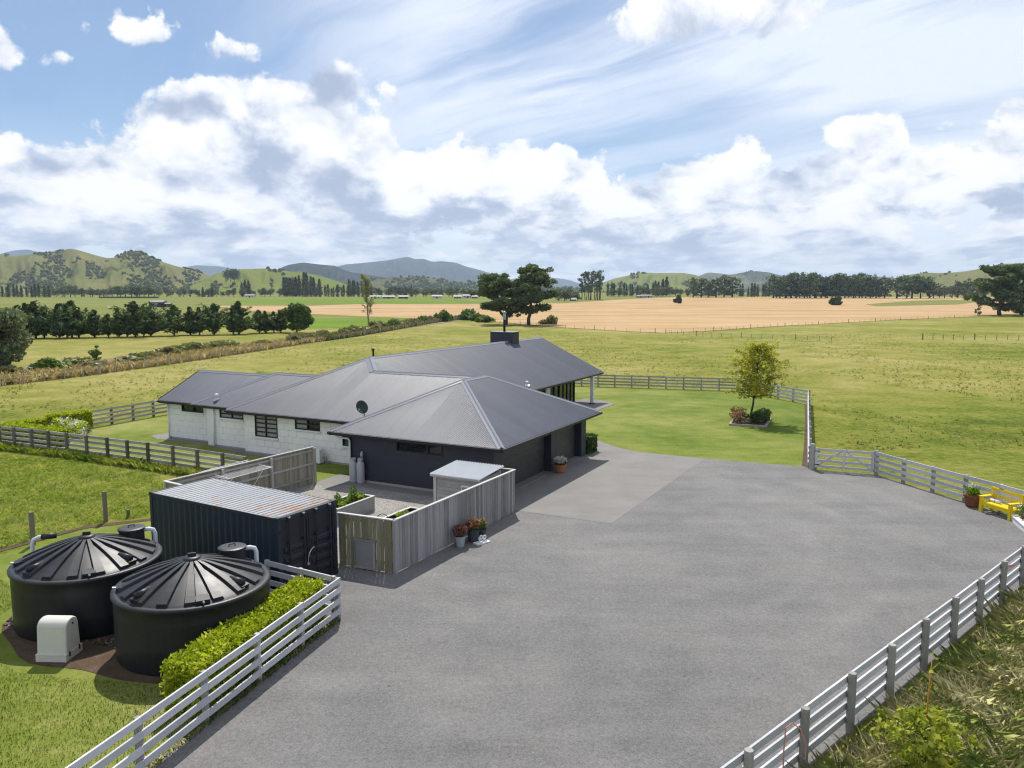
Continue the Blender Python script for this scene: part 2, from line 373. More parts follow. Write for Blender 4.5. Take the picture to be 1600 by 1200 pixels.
def m_roof(T, along):
    p = T.geo(); n = T.noise(p, 0.7, 5, 0.6); o = T.coord('Object'); s = T.noise(T.mapv(o, scale=(1.1, 1.1, 0.2)), 2.0, 4, 0.6)
    f = 1.0 + (n - 0.5) * 0.25 + (s - 0.5) * 0.3
    x, y, z = T.sep(o); u = (x if along == 's' else y) * (1 / 0.76)
    fl = u.m('FLOOR'); wn = T.n('ShaderNodeTexWhiteNoise'); wn.noise_dimensions = '1D'; T.link(fl, wn.inputs['W'])
    lap = (u - fl - 0.5).m('ABSOLUTE').sstep(0.455, 0.495, 0.0, 0.30)
    f = f * (1.0 + (T.val(wn) - 0.5) * 0.20) * (1.0 - lap)
    c = T.mix(1.0, (0.064, 0.075, 0.105), T.comb(f, f, f), 'MULTIPLY')
    principled(T, c, 0.45, 0.42)
material('roof_steel_s', lambda T: m_roof(T, 's')); material('roof_steel_t', lambda T: m_roof(T, 't'))
plain('roof_cap_steel', (0.215, 0.222, 0.245), 0.34, 0.55, var=0.08)
def m_glass(T): principled(T, (0.012, 0.014, 0.016), 0.03, 0.6)
material('dark_glass', m_glass)
def m_blind(T):
    n = T.noise(T.geo(), 6, 3); principled(T, T.mix(n, (0.26, 0.26, 0.25), (0.36, 0.36, 0.35)), 0.12, 0.5)
material('blind_glass', m_blind)
def m_gglass(T):
    g = T.geo(); n = T.noise(T.mapv(g, scale=(2.5, 2.5, 0.05)), 1.5, 3)
    principled(T, T.mix(n.sstep(0.4, 0.6), (0.02, 0.024, 0.026), (0.055, 0.065, 0.03)), 0.04, 0.6)
material('curtain_glass', m_gglass)
def m_container(T):
    p = T.geo(); n = T.noise(T.mapv(p, scale=(1, 1, 0.35)), 1.6, 6, 0.65); r = T.noise(p, 5.0, 6, 0.7)
    x, y, z = T.sep(p)
    c = T.mix(n, (0.010, 0.019, 0.034), (0.019, 0.031, 0.048))
    top = z.sstep(2.34, 2.50)
    c = T.mix(r.sstep(0.60, 0.72) * (top * 0.7 + 0.03), c, (0.16, 0.075, 0.04))
    principled(T, c, 0.5, 0.4)
material('container_paint', m_container)
plain('container_door_paint', (0.018, 0.020, 0.027), 0.55, 0.35, var=0.25, scale=2.5)
def m_croof(T):
    p = T.coord('Object'); n = T.noise(p, 1.1, 6, 0.7); r = T.noise(T.mapv(p, scale=(1.5, 0.55, 1)), 2.2, 7, 0.72)
    x, y, z = T.sep(p)
    c = T.mix(n, (0.20, 0.226, 0.256), (0.30, 0.325, 0.35))
    edge = x.sstep(1.2, 3.0, 0.0, 0.11) + (y * -1.0).sstep(0.9, 1.22, 0.0, 0.05) + x.sstep(-3.03, -2.8, 0.07, 0.0)
    k = (r + edge).sstep(0.53, 0.66)
    c = T.mix(k * 0.85, c, (0.255, 0.135, 0.075))
    principled(T, c, 0.45, 0.45, metal=0.0)
material('container_roof_paint', m_croof)
def m_tank(T):
    p = T.geo(); n = T.noise(T.mapv(p, scale=(1, 1, 0.3)), 1.4, 5, 0.6); s = T.noise(T.mapv(p, scale=(6, 6, 0.25)), 1.5, 4, 0.6); du = T.noise(p, 7.0, 5, 0.7)
    f = ((n - 0.5) * 1.2 + (s - 0.5) * 0.8 + (du - 0.5) * 0.4 + 0.5).clamp()
    principled(T, T.mix(f, (0.010, 0.011, 0.014), (0.026, 0.028, 0.033)), (0.46 + (n - 0.5) * 0.3), 0.35)
material('tank_plastic', m_tank)
plain('pvc_white', (0.62, 0.65, 0.70), 0.4, 0.4, var=0.06)
plain('pvc_grey', (0.22, 0.23, 0.25), 0.45, 0.4)
plain('cream_plastic', (0.60, 0.575, 0.515), 0.45, 0.35, var=0.08, scale=5)
plain('galvanised', (0.42, 0.44, 0.47), 0.4, 0.5, metal=0.35, var=0.12)
plain('gas_bottle_paint', (0.40, 0.41, 0.42), 0.45, 0.4, var=0.1)
plain('shed_board', (0.40, 0.38, 0.355), 0.8, 0.2, var=0.22, obj_var=0.1)
plain('zinc_roof', (0.40, 0.42, 0.44), 0.38, 0.5, metal=0.3, var=0.1)
plain('dish_grey', (0.040, 0.062, 0.066), 0.5, 0.3)
plain('flue_black', (0.012, 0.012, 0.013), 0.5, 0.3)
plain('yellow_paint', (0.80, 0.58, 0.010), 0.5, 0.3, var=0.08, obj_var=0.04)
plain('terracotta', (0.36, 0.145, 0.065), 0.8, 0.2, var=0.15)
plain('brown_pot', (0.18, 0.072, 0.042), 0.8, 0.2, var=0.15)
plain('pale_pot', (0.36, 0.38, 0.41), 0.6, 0.3, var=0.1)
plain('slate_pot', (0.045, 0.052, 0.066), 0.6, 0.3, var=0.15)
plain('planter_grey', (0.33, 0.325, 0.315), 0.8, 0.2, var=0.2)
plain('black_rubber', (0.015, 0.015, 0.016), 0.6, 0.3)
plain('panel_grey', (0.26, 0.265, 0.255), 0.75, 0.2, var=0.15)
plain('fabric_white', (0.66, 0.65, 0.63), 0.9, 0.1)
plain('edging_stone', (0.33, 0.31, 0.285), 0.85, 0.2, var=0.25)
plain('rock', (0.24, 0.215, 0.19), 0.9, 0.15, var=0.35, scale=4, bump=0.6)
plain('pink_cord', (0.50, 0.22, 0.18), 0.7, 0.2)
plain('bark', (0.072, 0.055, 0.042), 0.95, 0.1, var=0.4, scale=2.0, bump=0.8)
plain('pale_bark', (0.20, 0.18, 0.15), 0.9, 0.1, var=0.35, scale=3.0, bump=0.5)
plain('orange_stem', (0.42, 0.19, 0.022), 0.7, 0.2)
plain('far_wall', (0.30, 0.295, 0.285), 0.8, 0.2)
plain('far_white', (0.60, 0.60, 0.60), 0.6, 0.3)
plain('far_dark', (0.035, 0.04, 0.045), 0.7, 0.2)
plain('far_roof', (0.18, 0.17, 0.17), 0.6, 0.3)
def m_mulch(T):
    r = T.island(); principled(T, T.ramp(r, [(0.0, (0.035, 0.026, 0.020)), (0.6, (0.13, 0.10, 0.085)), (1.0, (0.34, 0.29, 0.26))]), 0.9, 0.2)
material('bark_mulch', m_mulch)
leafy('pine_leaf', [(0.0, (0.016, 0.030, 0.013)), (0.5, (0.036, 0.056, 0.020)), (1.0, (0.080, 0.092, 0.032))], 0.22, 0.3, 0.35)
leafy('cypress_leaf', [(0.0, (0.014, 0.028, 0.012)), (0.5, (0.034, 0.052, 0.018)), (1.0, (0.080, 0.098, 0.030))], 0.2, 0.3, 0.4)
leafy('greygreen_leaf', [(0.0, (0.035, 0.050, 0.026)), (0.5, (0.072, 0.092, 0.048)), (1.0, (0.130, 0.148, 0.085))], 0.28, 0.3, 0.35)
leafy('far_leaf', [(0.0, (0.020, 0.034, 0.015)), (0.5, (0.040, 0.058, 0.024)), (1.0, (0.080, 0.095, 0.038))], 0.2, 0.3, 0.05)
leafy('far_leaf_pale', [(0.0, (0.040, 0.052, 0.028)), (0.5, (0.080, 0.095, 0.048)), (1.0, (0.135, 0.140, 0.070))], 0.25, 0.3, 0.05)
leafy('autumn_leaf', [(0.0, (0.085, 0.095, 0.010)), (0.45, (0.190, 0.190, 0.020)), (0.8, (0.290, 0.260, 0.034)), (1.0, (0.380, 0.300, 0.060))], 0.42, 0.25, 0.9)
leafy('poplar_leaf', [(0.0, (0.100, 0.110, 0.035)), (0.5, (0.170, 0.175, 0.062)), (1.0, (0.260, 0.230, 0.10))], 0.4, 0.25, 0.4)
leafy('hedge_leaf', [(0.0, (0.066, 0.090, 0.004)), (0.45, (0.150, 0.182, 0.006)), (0.85, (0.235, 0.250, 0.010)), (1.0, (0.340, 0.345, 0.06))], 0.4, 0.2, 1.6)
leafy('dark_hedge_leaf', [(0.0, (0.020, 0.045, 0.012)), (0.5, (0.048, 0.085, 0.022)), (1.0, (0.100, 0.140, 0.040))], 0.3, 0.2, 2.0)
leafy('sapling_leaf', [(0.0, (0.080, 0.105, 0.010)), (0.5, (0.165, 0.190, 0.018)), (1.0, (0.300, 0.280, 0.050))], 0.45, 0.2, 2.0)
leafy('tall_grass_blade', [(0.0, (0.040, 0.070, 0.014)), (0.4, (0.082, 0.100, 0.030)), (0.65, (0.150, 0.135, 0.070)), (1.0, (0.300, 0.245, 0.180))], 0.4, 0.55, 0.8, 0.8)
leafy('tan_grass_blade', [(0.0, (0.130, 0.115, 0.045)), (0.5, (0.270, 0.200, 0.095)), (1.0, (0.400, 0.300, 0.170))], 0.4, 0.4, 0.4, 0.8)
leafy('green_grass_blade', [(0.0, (0.060, 0.110, 0.008)), (0.5, (0.120, 0.180, 0.014)), (1.0, (0.220, 0.235, 0.045))], 0.4, 0.45, 0.6, 0.8)
leafy('paddock_grass_blade', [(0.0, (0.055, 0.098, 0.010)), (0.5, (0.130, 0.172, 0.020)), (1.0, (0.255, 0.245, 0.060))], 0.4, 0.5, 0.5, 0.8)
leafy('bramble_leaf', [(0.0, (0.050, 0.055, 0.024)), (0.5, (0.105, 0.105, 0.045)), (1.0, (0.190, 0.150, 0.085))], 0.3, 0.4, 0.5)
leafy('shrub_leaf', [(0.0, (0.030, 0.060, 0.012)), (0.5, (0.068, 0.112, 0.022)), (1.0, (0.140, 0.180, 0.040))], 0.35, 0.3, 1.0)
leafy('tuft_blade', [(0.0, (0.110, 0.132, 0.024)), (0.5, (0.165, 0.178, 0.036)), (1.0, (0.300, 0.265, 0.105))], 0.35, 0.35, 0.1, 0.9)
leafy('red_petal', [(0.0, (0.090, 0.025, 0.030)), (0.5, (0.190, 0.045, 0.055)), (1.0, (0.40, 0.20, 0.17))], 0.35, 0.1, 6.0)
leafy('amber_petal', [(0.0, (0.20, 0.06, 0.05)), (0.5, (0.34, 0.18, 0.09)), (1.0, (0.56, 0.43, 0.24))], 0.35, 0.1, 6.0)
leafy('white_petal', [(0.0, (0.50, 0.50, 0.46)), (1.0, (0.78, 0.78, 0.74))], 0.3, 0.1, 6.0)
leafy('lettuce_leaf', [(0.0, (0.090, 0.160, 0.012)), (1.0, (0.240, 0.330, 0.040))], 0.45, 0.1, 4.0)

# ------------------------------------------------------------------ mesh helpers
class MB:
    def __init__(s): s.v = []; s.f = []
    def add(s, v, f):
        o = len(s.v); s.v += [tuple(a) for a in v]; s.f += [tuple(i + o for i in q) for q in f]; return s
    def box(s, x0, x1, y0, y1, z0, z1):
        return s.add([(x0, y0, z0), (x1, y0, z0), (x1, y1, z0), (x0, y1, z0), (x0, y0, z1), (x1, y0, z1), (x1, y1, z1), (x0, y1, z1)],
                     [(0, 3, 2, 1), (4, 5, 6, 7), (0, 1, 5, 4), (1, 2, 6, 5), (2, 3, 7, 6), (3, 0, 4, 7)])
    def hexa(s, lo, hi):           # two quads of corners
        return s.add(list(lo) + list(hi), [(0, 3, 2, 1), (4, 5, 6, 7), (0, 1, 5, 4), (1, 2, 6, 5), (2, 3, 7, 6), (3, 0, 4, 7)])
    def tube(s, pts, r, n=8, cap=True):
        pts = [Vector(p) for p in pts]; rs = r if isinstance(r, (list, tuple)) else [r] * len(pts)
        o = len(s.v); prev = None
        for i, p in enumerate(pts):
            d = (pts[min(i + 1, len(pts) - 1)] - pts[max(i - 1, 0)]).normalized()
            a = prev if prev is not None else Vector((0, 0, 1)) if abs(d.z) < 0.9 else Vector((1, 0, 0))
            u = d.cross(a)
            if u.length < 1e-4: u = d.cross(Vector((0, 1, 0)))
            u.normalize(); w = u.cross(d).normalized(); prev = w
            for k in range(n):
                t = 2 * PI * k / n; s.v.append(tuple(p + u * (math.cos(t) * rs[i]) + w * (math.sin(t) * rs[i])))
        for i in range(len(pts) - 1):
            for k in range(n):
                a = o + i * n + k; b = o + i * n + (k + 1) % n
                s.f.append((a, b, b + n, a + n))
        if cap:
            s.f.append(tuple(o + k for k in range(n))[::-1]); s.f.append(tuple(o + (len(pts) - 1) * n + k for k in range(n)))
        return s
    def lathe(s, prof, n=24, cx=0, cy=0):
        o = len(s.v)
        for r, z in prof:
            for k in range(n):
                t = 2 * PI * k / n; s.v.append((cx + r * math.cos(t), cy + r * math.sin(t), z))
        for i in range(len(prof) - 1):
            for k in range(n):
                a = o + i * n + k; b = o + i * n + (k + 1) % n; s.f.append((a, b, b + n, a + n))
        s.f.append(tuple(o + k for k in range(n))[::-1]); s.f.append(tuple(o + (len(prof) - 1) * n + k for k in range(n)))
        return s
    def prism(s, poly, z0, z1):
        n = len(poly)
        return s.add([(x, y, z0) for x, y in poly] + [(x, y, z1) for x, y in poly],
                     [tuple(range(n))[::-1], tuple(range(n, 2 * n))] + [(i, (i + 1) % n, n + (i + 1) % n, n + i) for i in range(n)])
    def mesh(s, name, smooth=False):
        m = bpy.data.meshes.new(name); m.from_pydata(s.v, [], s.f); m.validate(); m.update()
        if smooth: m.shade_smooth()
        return m
def np_mesh(name, verts, k, smooth=False):
    """verts (N*k,3): N separate faces of k corners"""
    verts = np.asarray(verts, np.float32).reshape(-1, 3); n = len(verts) // k
    m = bpy.data.meshes.new(name); m.vertices.add(len(verts)); m.vertices.foreach_set('co', verts.ravel())
    m.loops.add(n * k); m.loops.foreach_set('vertex_index', np.arange(n * k, dtype=np.int32))
    m.polygons.add(n); m.polygons.foreach_set('loop_start', np.arange(0, n * k, k, dtype=np.int32))
    m.update(calc_edges=True); return m
def grid_mesh(name, P, smooth=True):
    """P (a,b,3) grid"""
    a, b = P.shape[:2]; idx = np.arange(a * b).reshape(a, b)
    f = np.stack([idx[:-1, :-1], idx[:-1, 1:], idx[1:, 1:], idx[1:, :-1]], -1).reshape(-1, 4)
    m = bpy.data.meshes.new(name); m.vertices.add(a * b); m.vertices.foreach_set('co', P.astype(np.float32).ravel())
    m.loops.add(f.size); m.loops.foreach_set('vertex_index', f.astype(np.int32).ravel())
    m.polygons.add(len(f)); m.polygons.foreach_set('loop_start', np.arange(0, f.size, 4, dtype=np.int32))
    m.update(calc_edges=True)
    if smooth: m.shade_smooth()
    return m
def clean(n): return n
def obj(name, mesh, mat=None, parent=None, loc=(0, 0, 0), rot=(0, 0, 0), scale=(1, 1, 1), smooth=False):
    if isinstance(mesh, MB): mesh = mesh.mesh(name, smooth)
    if mat and not mesh.materials: mesh.materials.append(MATS[mat])
    o = bpy.data.objects.new(name, mesh); C.objects.link(o)
    o.location = loc; o.rotation_euler = rot; o.scale = scale
    if parent is not None: o.parent = parent
    return o
def tag(o, label=None, cat=None, group=None, kind=None):
    if label: o['label'] = label
    if cat: o['category'] = cat
    if group: o['group'] = group
    if kind: o['kind'] = kind
    return o
def thing(name, label, cat, loc=(0, 0, 0), rz=0.0, group=None):
    o = bpy.data.objects.new(name, None); C.objects.link(o); o.empty_display_size = 0.2
    o.location = loc; o.rotation_euler = (0, 0, rz); return tag(o, label, cat, group)
def dup(root, loc, rz=0.0, label=None, scale=None):
    r = root.copy(); C.objects.link(r); r.location = loc; r.rotation_euler = (0, 0, rz)
    if scale: r.scale = scale
    if label: r['label'] = label
    for ch in list(root.children):
        c = ch.copy(); C.objects.link(c); c.parent = r
        for g in list(ch.children):
            d = g.copy(); C.objects.link(d); d.parent = c
    return r
UNIT = {}
def unit(mat):
    """a shared unit box (x,y centred, z from 0) for pieces that differ only in size"""
    if mat not in UNIT:
        m = MB().box(-.5, .5, -.5, .5, 0, 1).mesh('piece_' + mat); m.materials.append(MATS[mat]); UNIT[mat] = m
    return UNIT[mat]
def piece(name, mat, parent, loc, size, rot=(0, 0, 0)): return obj(name, unit(mat), None, parent, loc, rot, size)
UROUND = {}
def round_piece(name, mat, parent, loc, r, h):
    if mat not in UROUND:
        m = MB().lathe([(1, 0), (1, 0.97), (0.9, 1.0)], 12).mesh('round_' + mat); m.materials.append(MATS[mat]); UROUND[mat] = m
    return obj(name, UROUND[mat], None, parent, loc, (0, 0, 0), (r, r, h))

# leaves: many small separate faces
def leaf_quads(pts, size, rg, aspect=1.6, flat=0.0, jitter=0.35):
    n = len(pts); a = rg.normal(size=(n, 3)); b = rg.normal(size=(n, 3))
    if flat: a[:, 2] *= (1 - flat); b[:, 2] *= (1 - flat)
    a /= np.linalg.norm(a, axis=1, keepdims=True); b -= (a * b).sum(1, keepdims=True) * a; b /= np.linalg.norm(b, axis=1, keepdims=True)
    s = size * (1 + jitter * rg.normal(size=(n, 1))).clip(0.4, 1.9)
    a = a * s * aspect * 0.5; b = b * s * 0.5
    return np.stack([pts - a, pts - b * 0.9, pts + a, pts + b * 0.9], 1)
def in_ball(n, rg, shell=0.45):
    d = rg.normal(size=(n, 3)); d /= np.linalg.norm(d, axis=1, keepdims=True)
    return d * (shell + (1 - shell) * rg.random((n, 1)) ** 0.6)
def clump_pts(cs, rs, dens, rg, shell=0.45):
    out = []
    for c, r in zip(cs, rs):
        r = np.asarray(r) if np.ndim(r) else np.array([r, r, r * 0.75])
        out.append(in_ball(max(6, int(dens * (r[0] * r[1] * r[2]) ** (2 / 3))), rg, shell) * r + np.asarray(c))
    return np.concatenate(out)
def blades(base, h, wid, lean, rg):
    """bent blades: quads root->mid and mid->tip joined as one pentagon-like face pair (k=5)"""
    n = len(base); t = rg.random(n) * 2 * PI; d = np.stack([np.cos(t), np.sin(t), 0 * t], 1); p = np.stack([-np.sin(t), np.cos(t), 0 * t], 1)
    hh = (h * (0.55 + 0.9 * rg.random(n)))[:, None]; ln = (lean * (0.3 + rg.random(n)))[:, None] * hh
    up = np.array([0, 0, 1.0]); w = (wid * (0.6 + 0.8 * rg.random(n)))[:, None]
    mid = base + up * hh * 0.6 + d * ln * 0.35; tip = base + up * hh * 0.95 + d * ln
    return np.stack([base - p * w, base + p * w, mid + p * w * 0.8, tip, mid - p * w * 0.8], 1)

# ------------------------------------------------------------------ the lie of the land
def rise(y):
    d = np.maximum(0.0, np.asarray(y, float) - 250.0)
    return 0.0105 * (d - 60 * (1 - np.exp(-d / 60)))
def struct(name, mesh, mat, parent=None):
    o = obj(name, mesh, mat, parent); o['kind'] = 'structure'; return o
def flat(name, pts, z, mat):
    m = MB(); m.add([(x, y, z) for x, y in pts], [tuple(range(len(pts)))])
    return struct(name, m, mat)
def smooth_pts(pts, closed=False, k=4):
    out = []
    n = len(pts)
    for i in range(n - 1):
        p0, p1, p2, p3 = (np.array(pts[max(0, i - 1)]), np.array(pts[i]), np.array(pts[i + 1]), np.array(pts[min(n - 1, i + 2)]))
        for j in range(k):
            t = j / k; out.append(tuple(0.5 * ((2 * p1) + (-p0 + p2) * t + (2 * p0 - 5 * p1 + 4 * p2 - p3) * t * t + (-p0 + 3 * p1 - 3 * p2 + p3) * t ** 3)))
    out.append(tuple(pts[-1])); return out
xs = np.concatenate([-np.geomspace(60, 12000, 26)[::-1], np.linspace(-50, 50, 21), np.geomspace(60, 12000, 26)])
ys = np.concatenate([np.linspace(-400, 0, 5), np.linspace(20, 240, 12), np.linspace(250, 500, 26), np.geomspace(520, 14000, 40)])
X, Y = np.meshgrid(xs, ys)
gz = rise(np.minimum(Y, 1500))
struct('ground', grid_mesh('ground', np.stack([X, Y, gz], -1)), 'paddock')

def field(name, left, right, mat, off, step=12.0):
    """a field between two boundary polylines given as (y, x) pairs"""
    ly, lx = zip(*left); ry, rx = zip(*right)
    y0, y1 = max(ly[0], ry[0]), min(ly[-1], ry[-1])
    yy = np.unique(np.concatenate([np.arange(y0, y1, step), [y1], [v for v in ly + ry if y0 <= v <= y1]]))
    a = np.interp(yy, ly, lx); b = np.interp(yy, ry, rx)
    P = np.stack([np.stack([a + (b - a) * t, yy, rise(yy) + off], -1) for t in np.linspace(0, 1, 9)], 1)
    return struct(name, grid_mesh(name, P), mat)
WIRE = [(-50.4, 75), (-47.4, 83.2), (-44.5, 95), (-40.3, 120.6), (-37.7, 141), (-33, 165), (-29, 200), (-23.2, 253), (-13.3, 288)]
wy = [p[1] for p in WIRE]; wx = [p[0] for p in WIRE]
fx = lambda y: float(np.interp(y, wy, wx))
field('far_pasture', [(296, -1800), (1300, -3000)], [(296, 1800), (1300, 3000)], 'far_pasture', 0.03, 25)
field('dry_verge', [(40, -84), (75, fx(75) - 15), (110, fx(110) - 15), (140, fx(140) - 13), (200, fx(200) - 10), (288, fx(288) - 6)],
      [(40, -60), (75, fx(75)), (110, fx(110)), (140, fx(140)), (200, fx(200)), (288, fx(288))], 'dry_verge', 0.03, 8)
field('green_crop_field', [(206, -190), (289, -230)], [(206, -39), (253, -33), (272, -35), (289, -40)], 'lush_crop', 0.05)
field('left_stubble_field', [(284, -36), (336, -88), (382, -128), (420, -150), (484, -190)], [(284, -35), (300, -18.3), (372, -18.3), (484, -18.3)], 'dry_crop', 0.10)
field('far_stubble_strip', [(484.2, -126), (537, -100)], [(484.2, -18.3), (537, -24)], 'dry_crop', 0.10)
field('golden_field', [(180, 35.4), (188, 27.3), (214, 11), (243, -1), (272, -12), (292, -18), (372, -18), (540, -18), (557, 37), (754, 118), (870, 190)],
      [(180, 35.6), (188, 46.9), (214, 71), (272, 135), (313, 192), (345, 229), (420, 300), (870, 640)], 'dry_crop', 0.08)
field('distant_green_field', [(560, -210), (760, -260)], [(560, -15), (760, -60)], 'lush_crop', 0.07)
field('far_green_patch', [(470, 222), (520, 238), (640, 330), (700, 388)], [(470, 224), (520, 300), (640, 395), (700, 392)], 'far_pasture', 0.14)
field('green_headland', [(150, 28.4), (165, 30), (178.5, 35)], [(150, 100), (165, 108), (178.5, 124)], 'lush_crop', 0.04) if False else None

# ------------------------------------------------------------------ hills
def vnoise(x, seed, octv=4, rough=0.5):
    r = np.random.default_rng(seed); x = np.asarray(x, float); out = np.zeros_like(x); a = 1.0; tot = 0
    for o in range(octv):
        t = r.random(4096); i = np.floor(x).astype(int); f = x - i; f = f * f * (3 - 2 * f)
        out += a * (t[i % 4096] * (1 - f) + t[(i + 1) % 4096] * f); tot += a; a *= rough; x = x * 2.03 + 17.3
    return out / tot
def vnoise2(x, y, seed, octv=4, rough=0.5):
    r = np.random.default_rng(seed); out = 0; a = 1.0; tot = 0; x = np.asarray(x, float); y = np.asarray(y, float)
    for o in range(octv):
        t = r.random((256, 256)); i = np.floor(x).astype(int); j = np.floor(y).astype(int); f = x - i; g = y - j
        f = f * f * (3 - 2 * f); g = g * g * (3 - 2 * g); i0, i1, j0, j1 = i % 256, (i + 1) % 256, j % 256, (j + 1) % 256
        out = out + a * ((t[i0, j0] * (1 - f) + t[i1, j0] * f) * (1 - g) + (t[i0, j1] * (1 - f) + t[i1, j1] * f) * g); tot += a; a *= rough; x = x * 2.03 + 5.2; y = y * 2.03 + 9.1
    return out / tot
WOODS = []
def hill(name, D, W, crest, mat, seed, spur=0.35, rough=0.10, wood=0, wood_thr=0.52, wsize=7.0, na=220, nv=64):
    """crest: (bearing as image column, skyline row) seen from the house; the slope falls W metres towards us and away behind"""
    cx, cyv = zip(*crest)
    px = np.linspace(cx[0], cx[-1], na)
    row = np.interp(px, cx, cyv)
    k = np.ones(5) / 5; row = np.convolve(np.pad(row, 2, mode='edge'), k, 'valid')
    v = np.linspace(0, 1.5, nv)
    PX, V = np.meshgrid(px, v)
    ROW = np.interp(PX, px, row)
    Yd = D - W + W * V
    crestz = CAM_H + (460 - ROW) / 1200 * D
    bz = rise(min(D - W, 1500)) - 6
    s1 = vnoise2(PX / 26.0 + 3, V * 1.3, seed, 4, 0.55) - 0.5
    vf = np.clip(V, 0, 1)
    vv = np.clip(vf + s1 * spur * 2.2 * np.sin(PI * vf), 0, 1)
    prof = np.where(V <= 1, vv ** 1.15 * (1 - 0.25 * np.sin(PI * vv)), np.cos((V - 1) * PI) * 0.5 + 0.5)
    prof = np.where(V <= 1, prof, (np.cos((V - 1) * PI) + 1) / 2)
    det = (vnoise2(PX / 6.0, V * 7, seed + 9, 4, 0.55) - 0.5) * rough
    Z = bz + (crestz - bz) * np.clip(prof + det * np.sin(PI * np.clip(vf, 0, 1)) , -0.02, 1.02)
    P = np.stack([(PX - 800) / 1200 * 0.9933 * Yd, Yd, Z], -1)
    struct(name, grid_mesh(name, P), mat)
    if wood:
        r = np.random.default_rng(seed + 3); got = 0; tries = 0
        fp = vnoise2(PX / 30.0, V * 3.0, seed + 5, 4, 0.55)
        while got < wood and tries < 40:
            tries += 1
            i = r.integers(1, nv - 1, 4000); j = r.integers(1, na - 1, 4000)
            ok = (v[i] < 1.03) & (fp[i, j] + 0.12 * (0.55 - v[i]) > wood_thr)
            i, j = i[ok], j[ok]; a = r.random(len(i))[:, None]; b = r.random(len(i))[:, None]
            q = P[i, j] * (1 - a) * (1 - b) + P[i + 1, j] * a * (1 - b) + P[i, j + 1] * (1 - a) * b + P[i + 1, j + 1] * a * b
            q = q[:wood - got]; got += len(q)
            WOODS.append((q, wsize * (0.6 + 0.9 * r.random(len(q)))))
    return P
L1 = hill('left_range_hill', 1900, 560, [(-260, 400), (-100, 404), (-40, 396), (0, 398), (30, 401), (60, 398), (90, 396), (115, 389), (130, 393), (150, 399), (172, 405), (185, 403), (200, 396), (215, 394), (232, 398), (250, 408), (275, 416), (310, 424), (350, 440), (400, 462)], 'hill_grass', 11, 0.32, 0.09, 3600, 0.53, 4.4)
hill('green_spur_hill', 1650, 420, [(255, 464), (300, 446), (340, 428), (362, 422), (385, 421), (415, 420), (440, 423), (470, 426), (495, 430), (520, 437), (550, 447), (585, 462)], 'hill_green', 23, 0.25, 0.08, 90, 0.66, 5.0)
hill('dark_range_hill', 4300, 1300, [(400, 452), (430, 424), (450, 415), (475, 411), (500, 414), (525, 416), (545, 425), (575, 430), (620, 436), (680, 446), (730, 458)], 'hill_bush', 31, 0.35, 0.12)
hill('blue_mountain', 8200, 2600, [(440, 452), (505, 424), (540, 414), (575, 411), (605, 408), (622, 405), (637, 402), (650, 406), (662, 405), (676, 410), (690, 409), (712, 411), (728, 417), (748, 422), (768, 428), (790, 436), (815, 441)], 'hill_bush', 41, 0.35, 0.14)
hill('faint_far_range', 11000, 2000, [(760, 452), (800, 436), (840, 432), (862, 434), (885, 437), (910, 444), (960, 455)], 'hill_bush', 43, 0.3, 0.1)
hill('faint_left_peak', 9500, 1500, [(-60, 420), (0, 399), (25, 393), (48, 391), (70, 396), (120, 412), (280, 420), (310, 415), (345, 417), (420, 430)], 'hill_bush', 45, 0.2, 0.08)
hill('wooded_middle_hill', 2500, 700, [(500, 462), (545, 444), (580, 438), (605, 434), (640, 433), (680, 436), (715, 440), (760, 444), (830, 448), (900, 452), (960, 462)], 'hill_scrub', 53, 0.3, 0.1, 1300, 0.42, 7.0)
hill('right_green_hill', 2700, 700, [(890, 462), (930, 446), (958, 436), (985, 430), (1003, 426), (1022, 427), (1045, 427), (1068, 427), (1085, 430), (1105, 437), (1140, 452), (1170, 462)], 'hill_green', 61, 0.3, 0.1, 300, 0.58, 7.0)
hill('right_far_hill', 4600, 1300, [(1040, 458), (1085, 434), (1105, 426), (1125, 428), (1142, 430), (1160, 426), (1180, 424), (1200, 426), (1215, 430), (1250, 436), (1300, 433), (1340, 430), (1390, 434), (1440, 440), (1500, 450)], 'hill_scrub', 71, 0.35, 0.12, 700, 0.5, 10.0)
hill('right_edge_hill', 1900, 560, [(1330, 464), (1380, 440), (1410, 431), (1440, 427), (1480, 427), (1510, 424), (1535, 419), (1562, 413), (1600, 412), (1660, 405), (1800, 398), (1980, 410)], 'hill_grass', 83, 0.3, 0.1, 300, 0.62, 5.0)
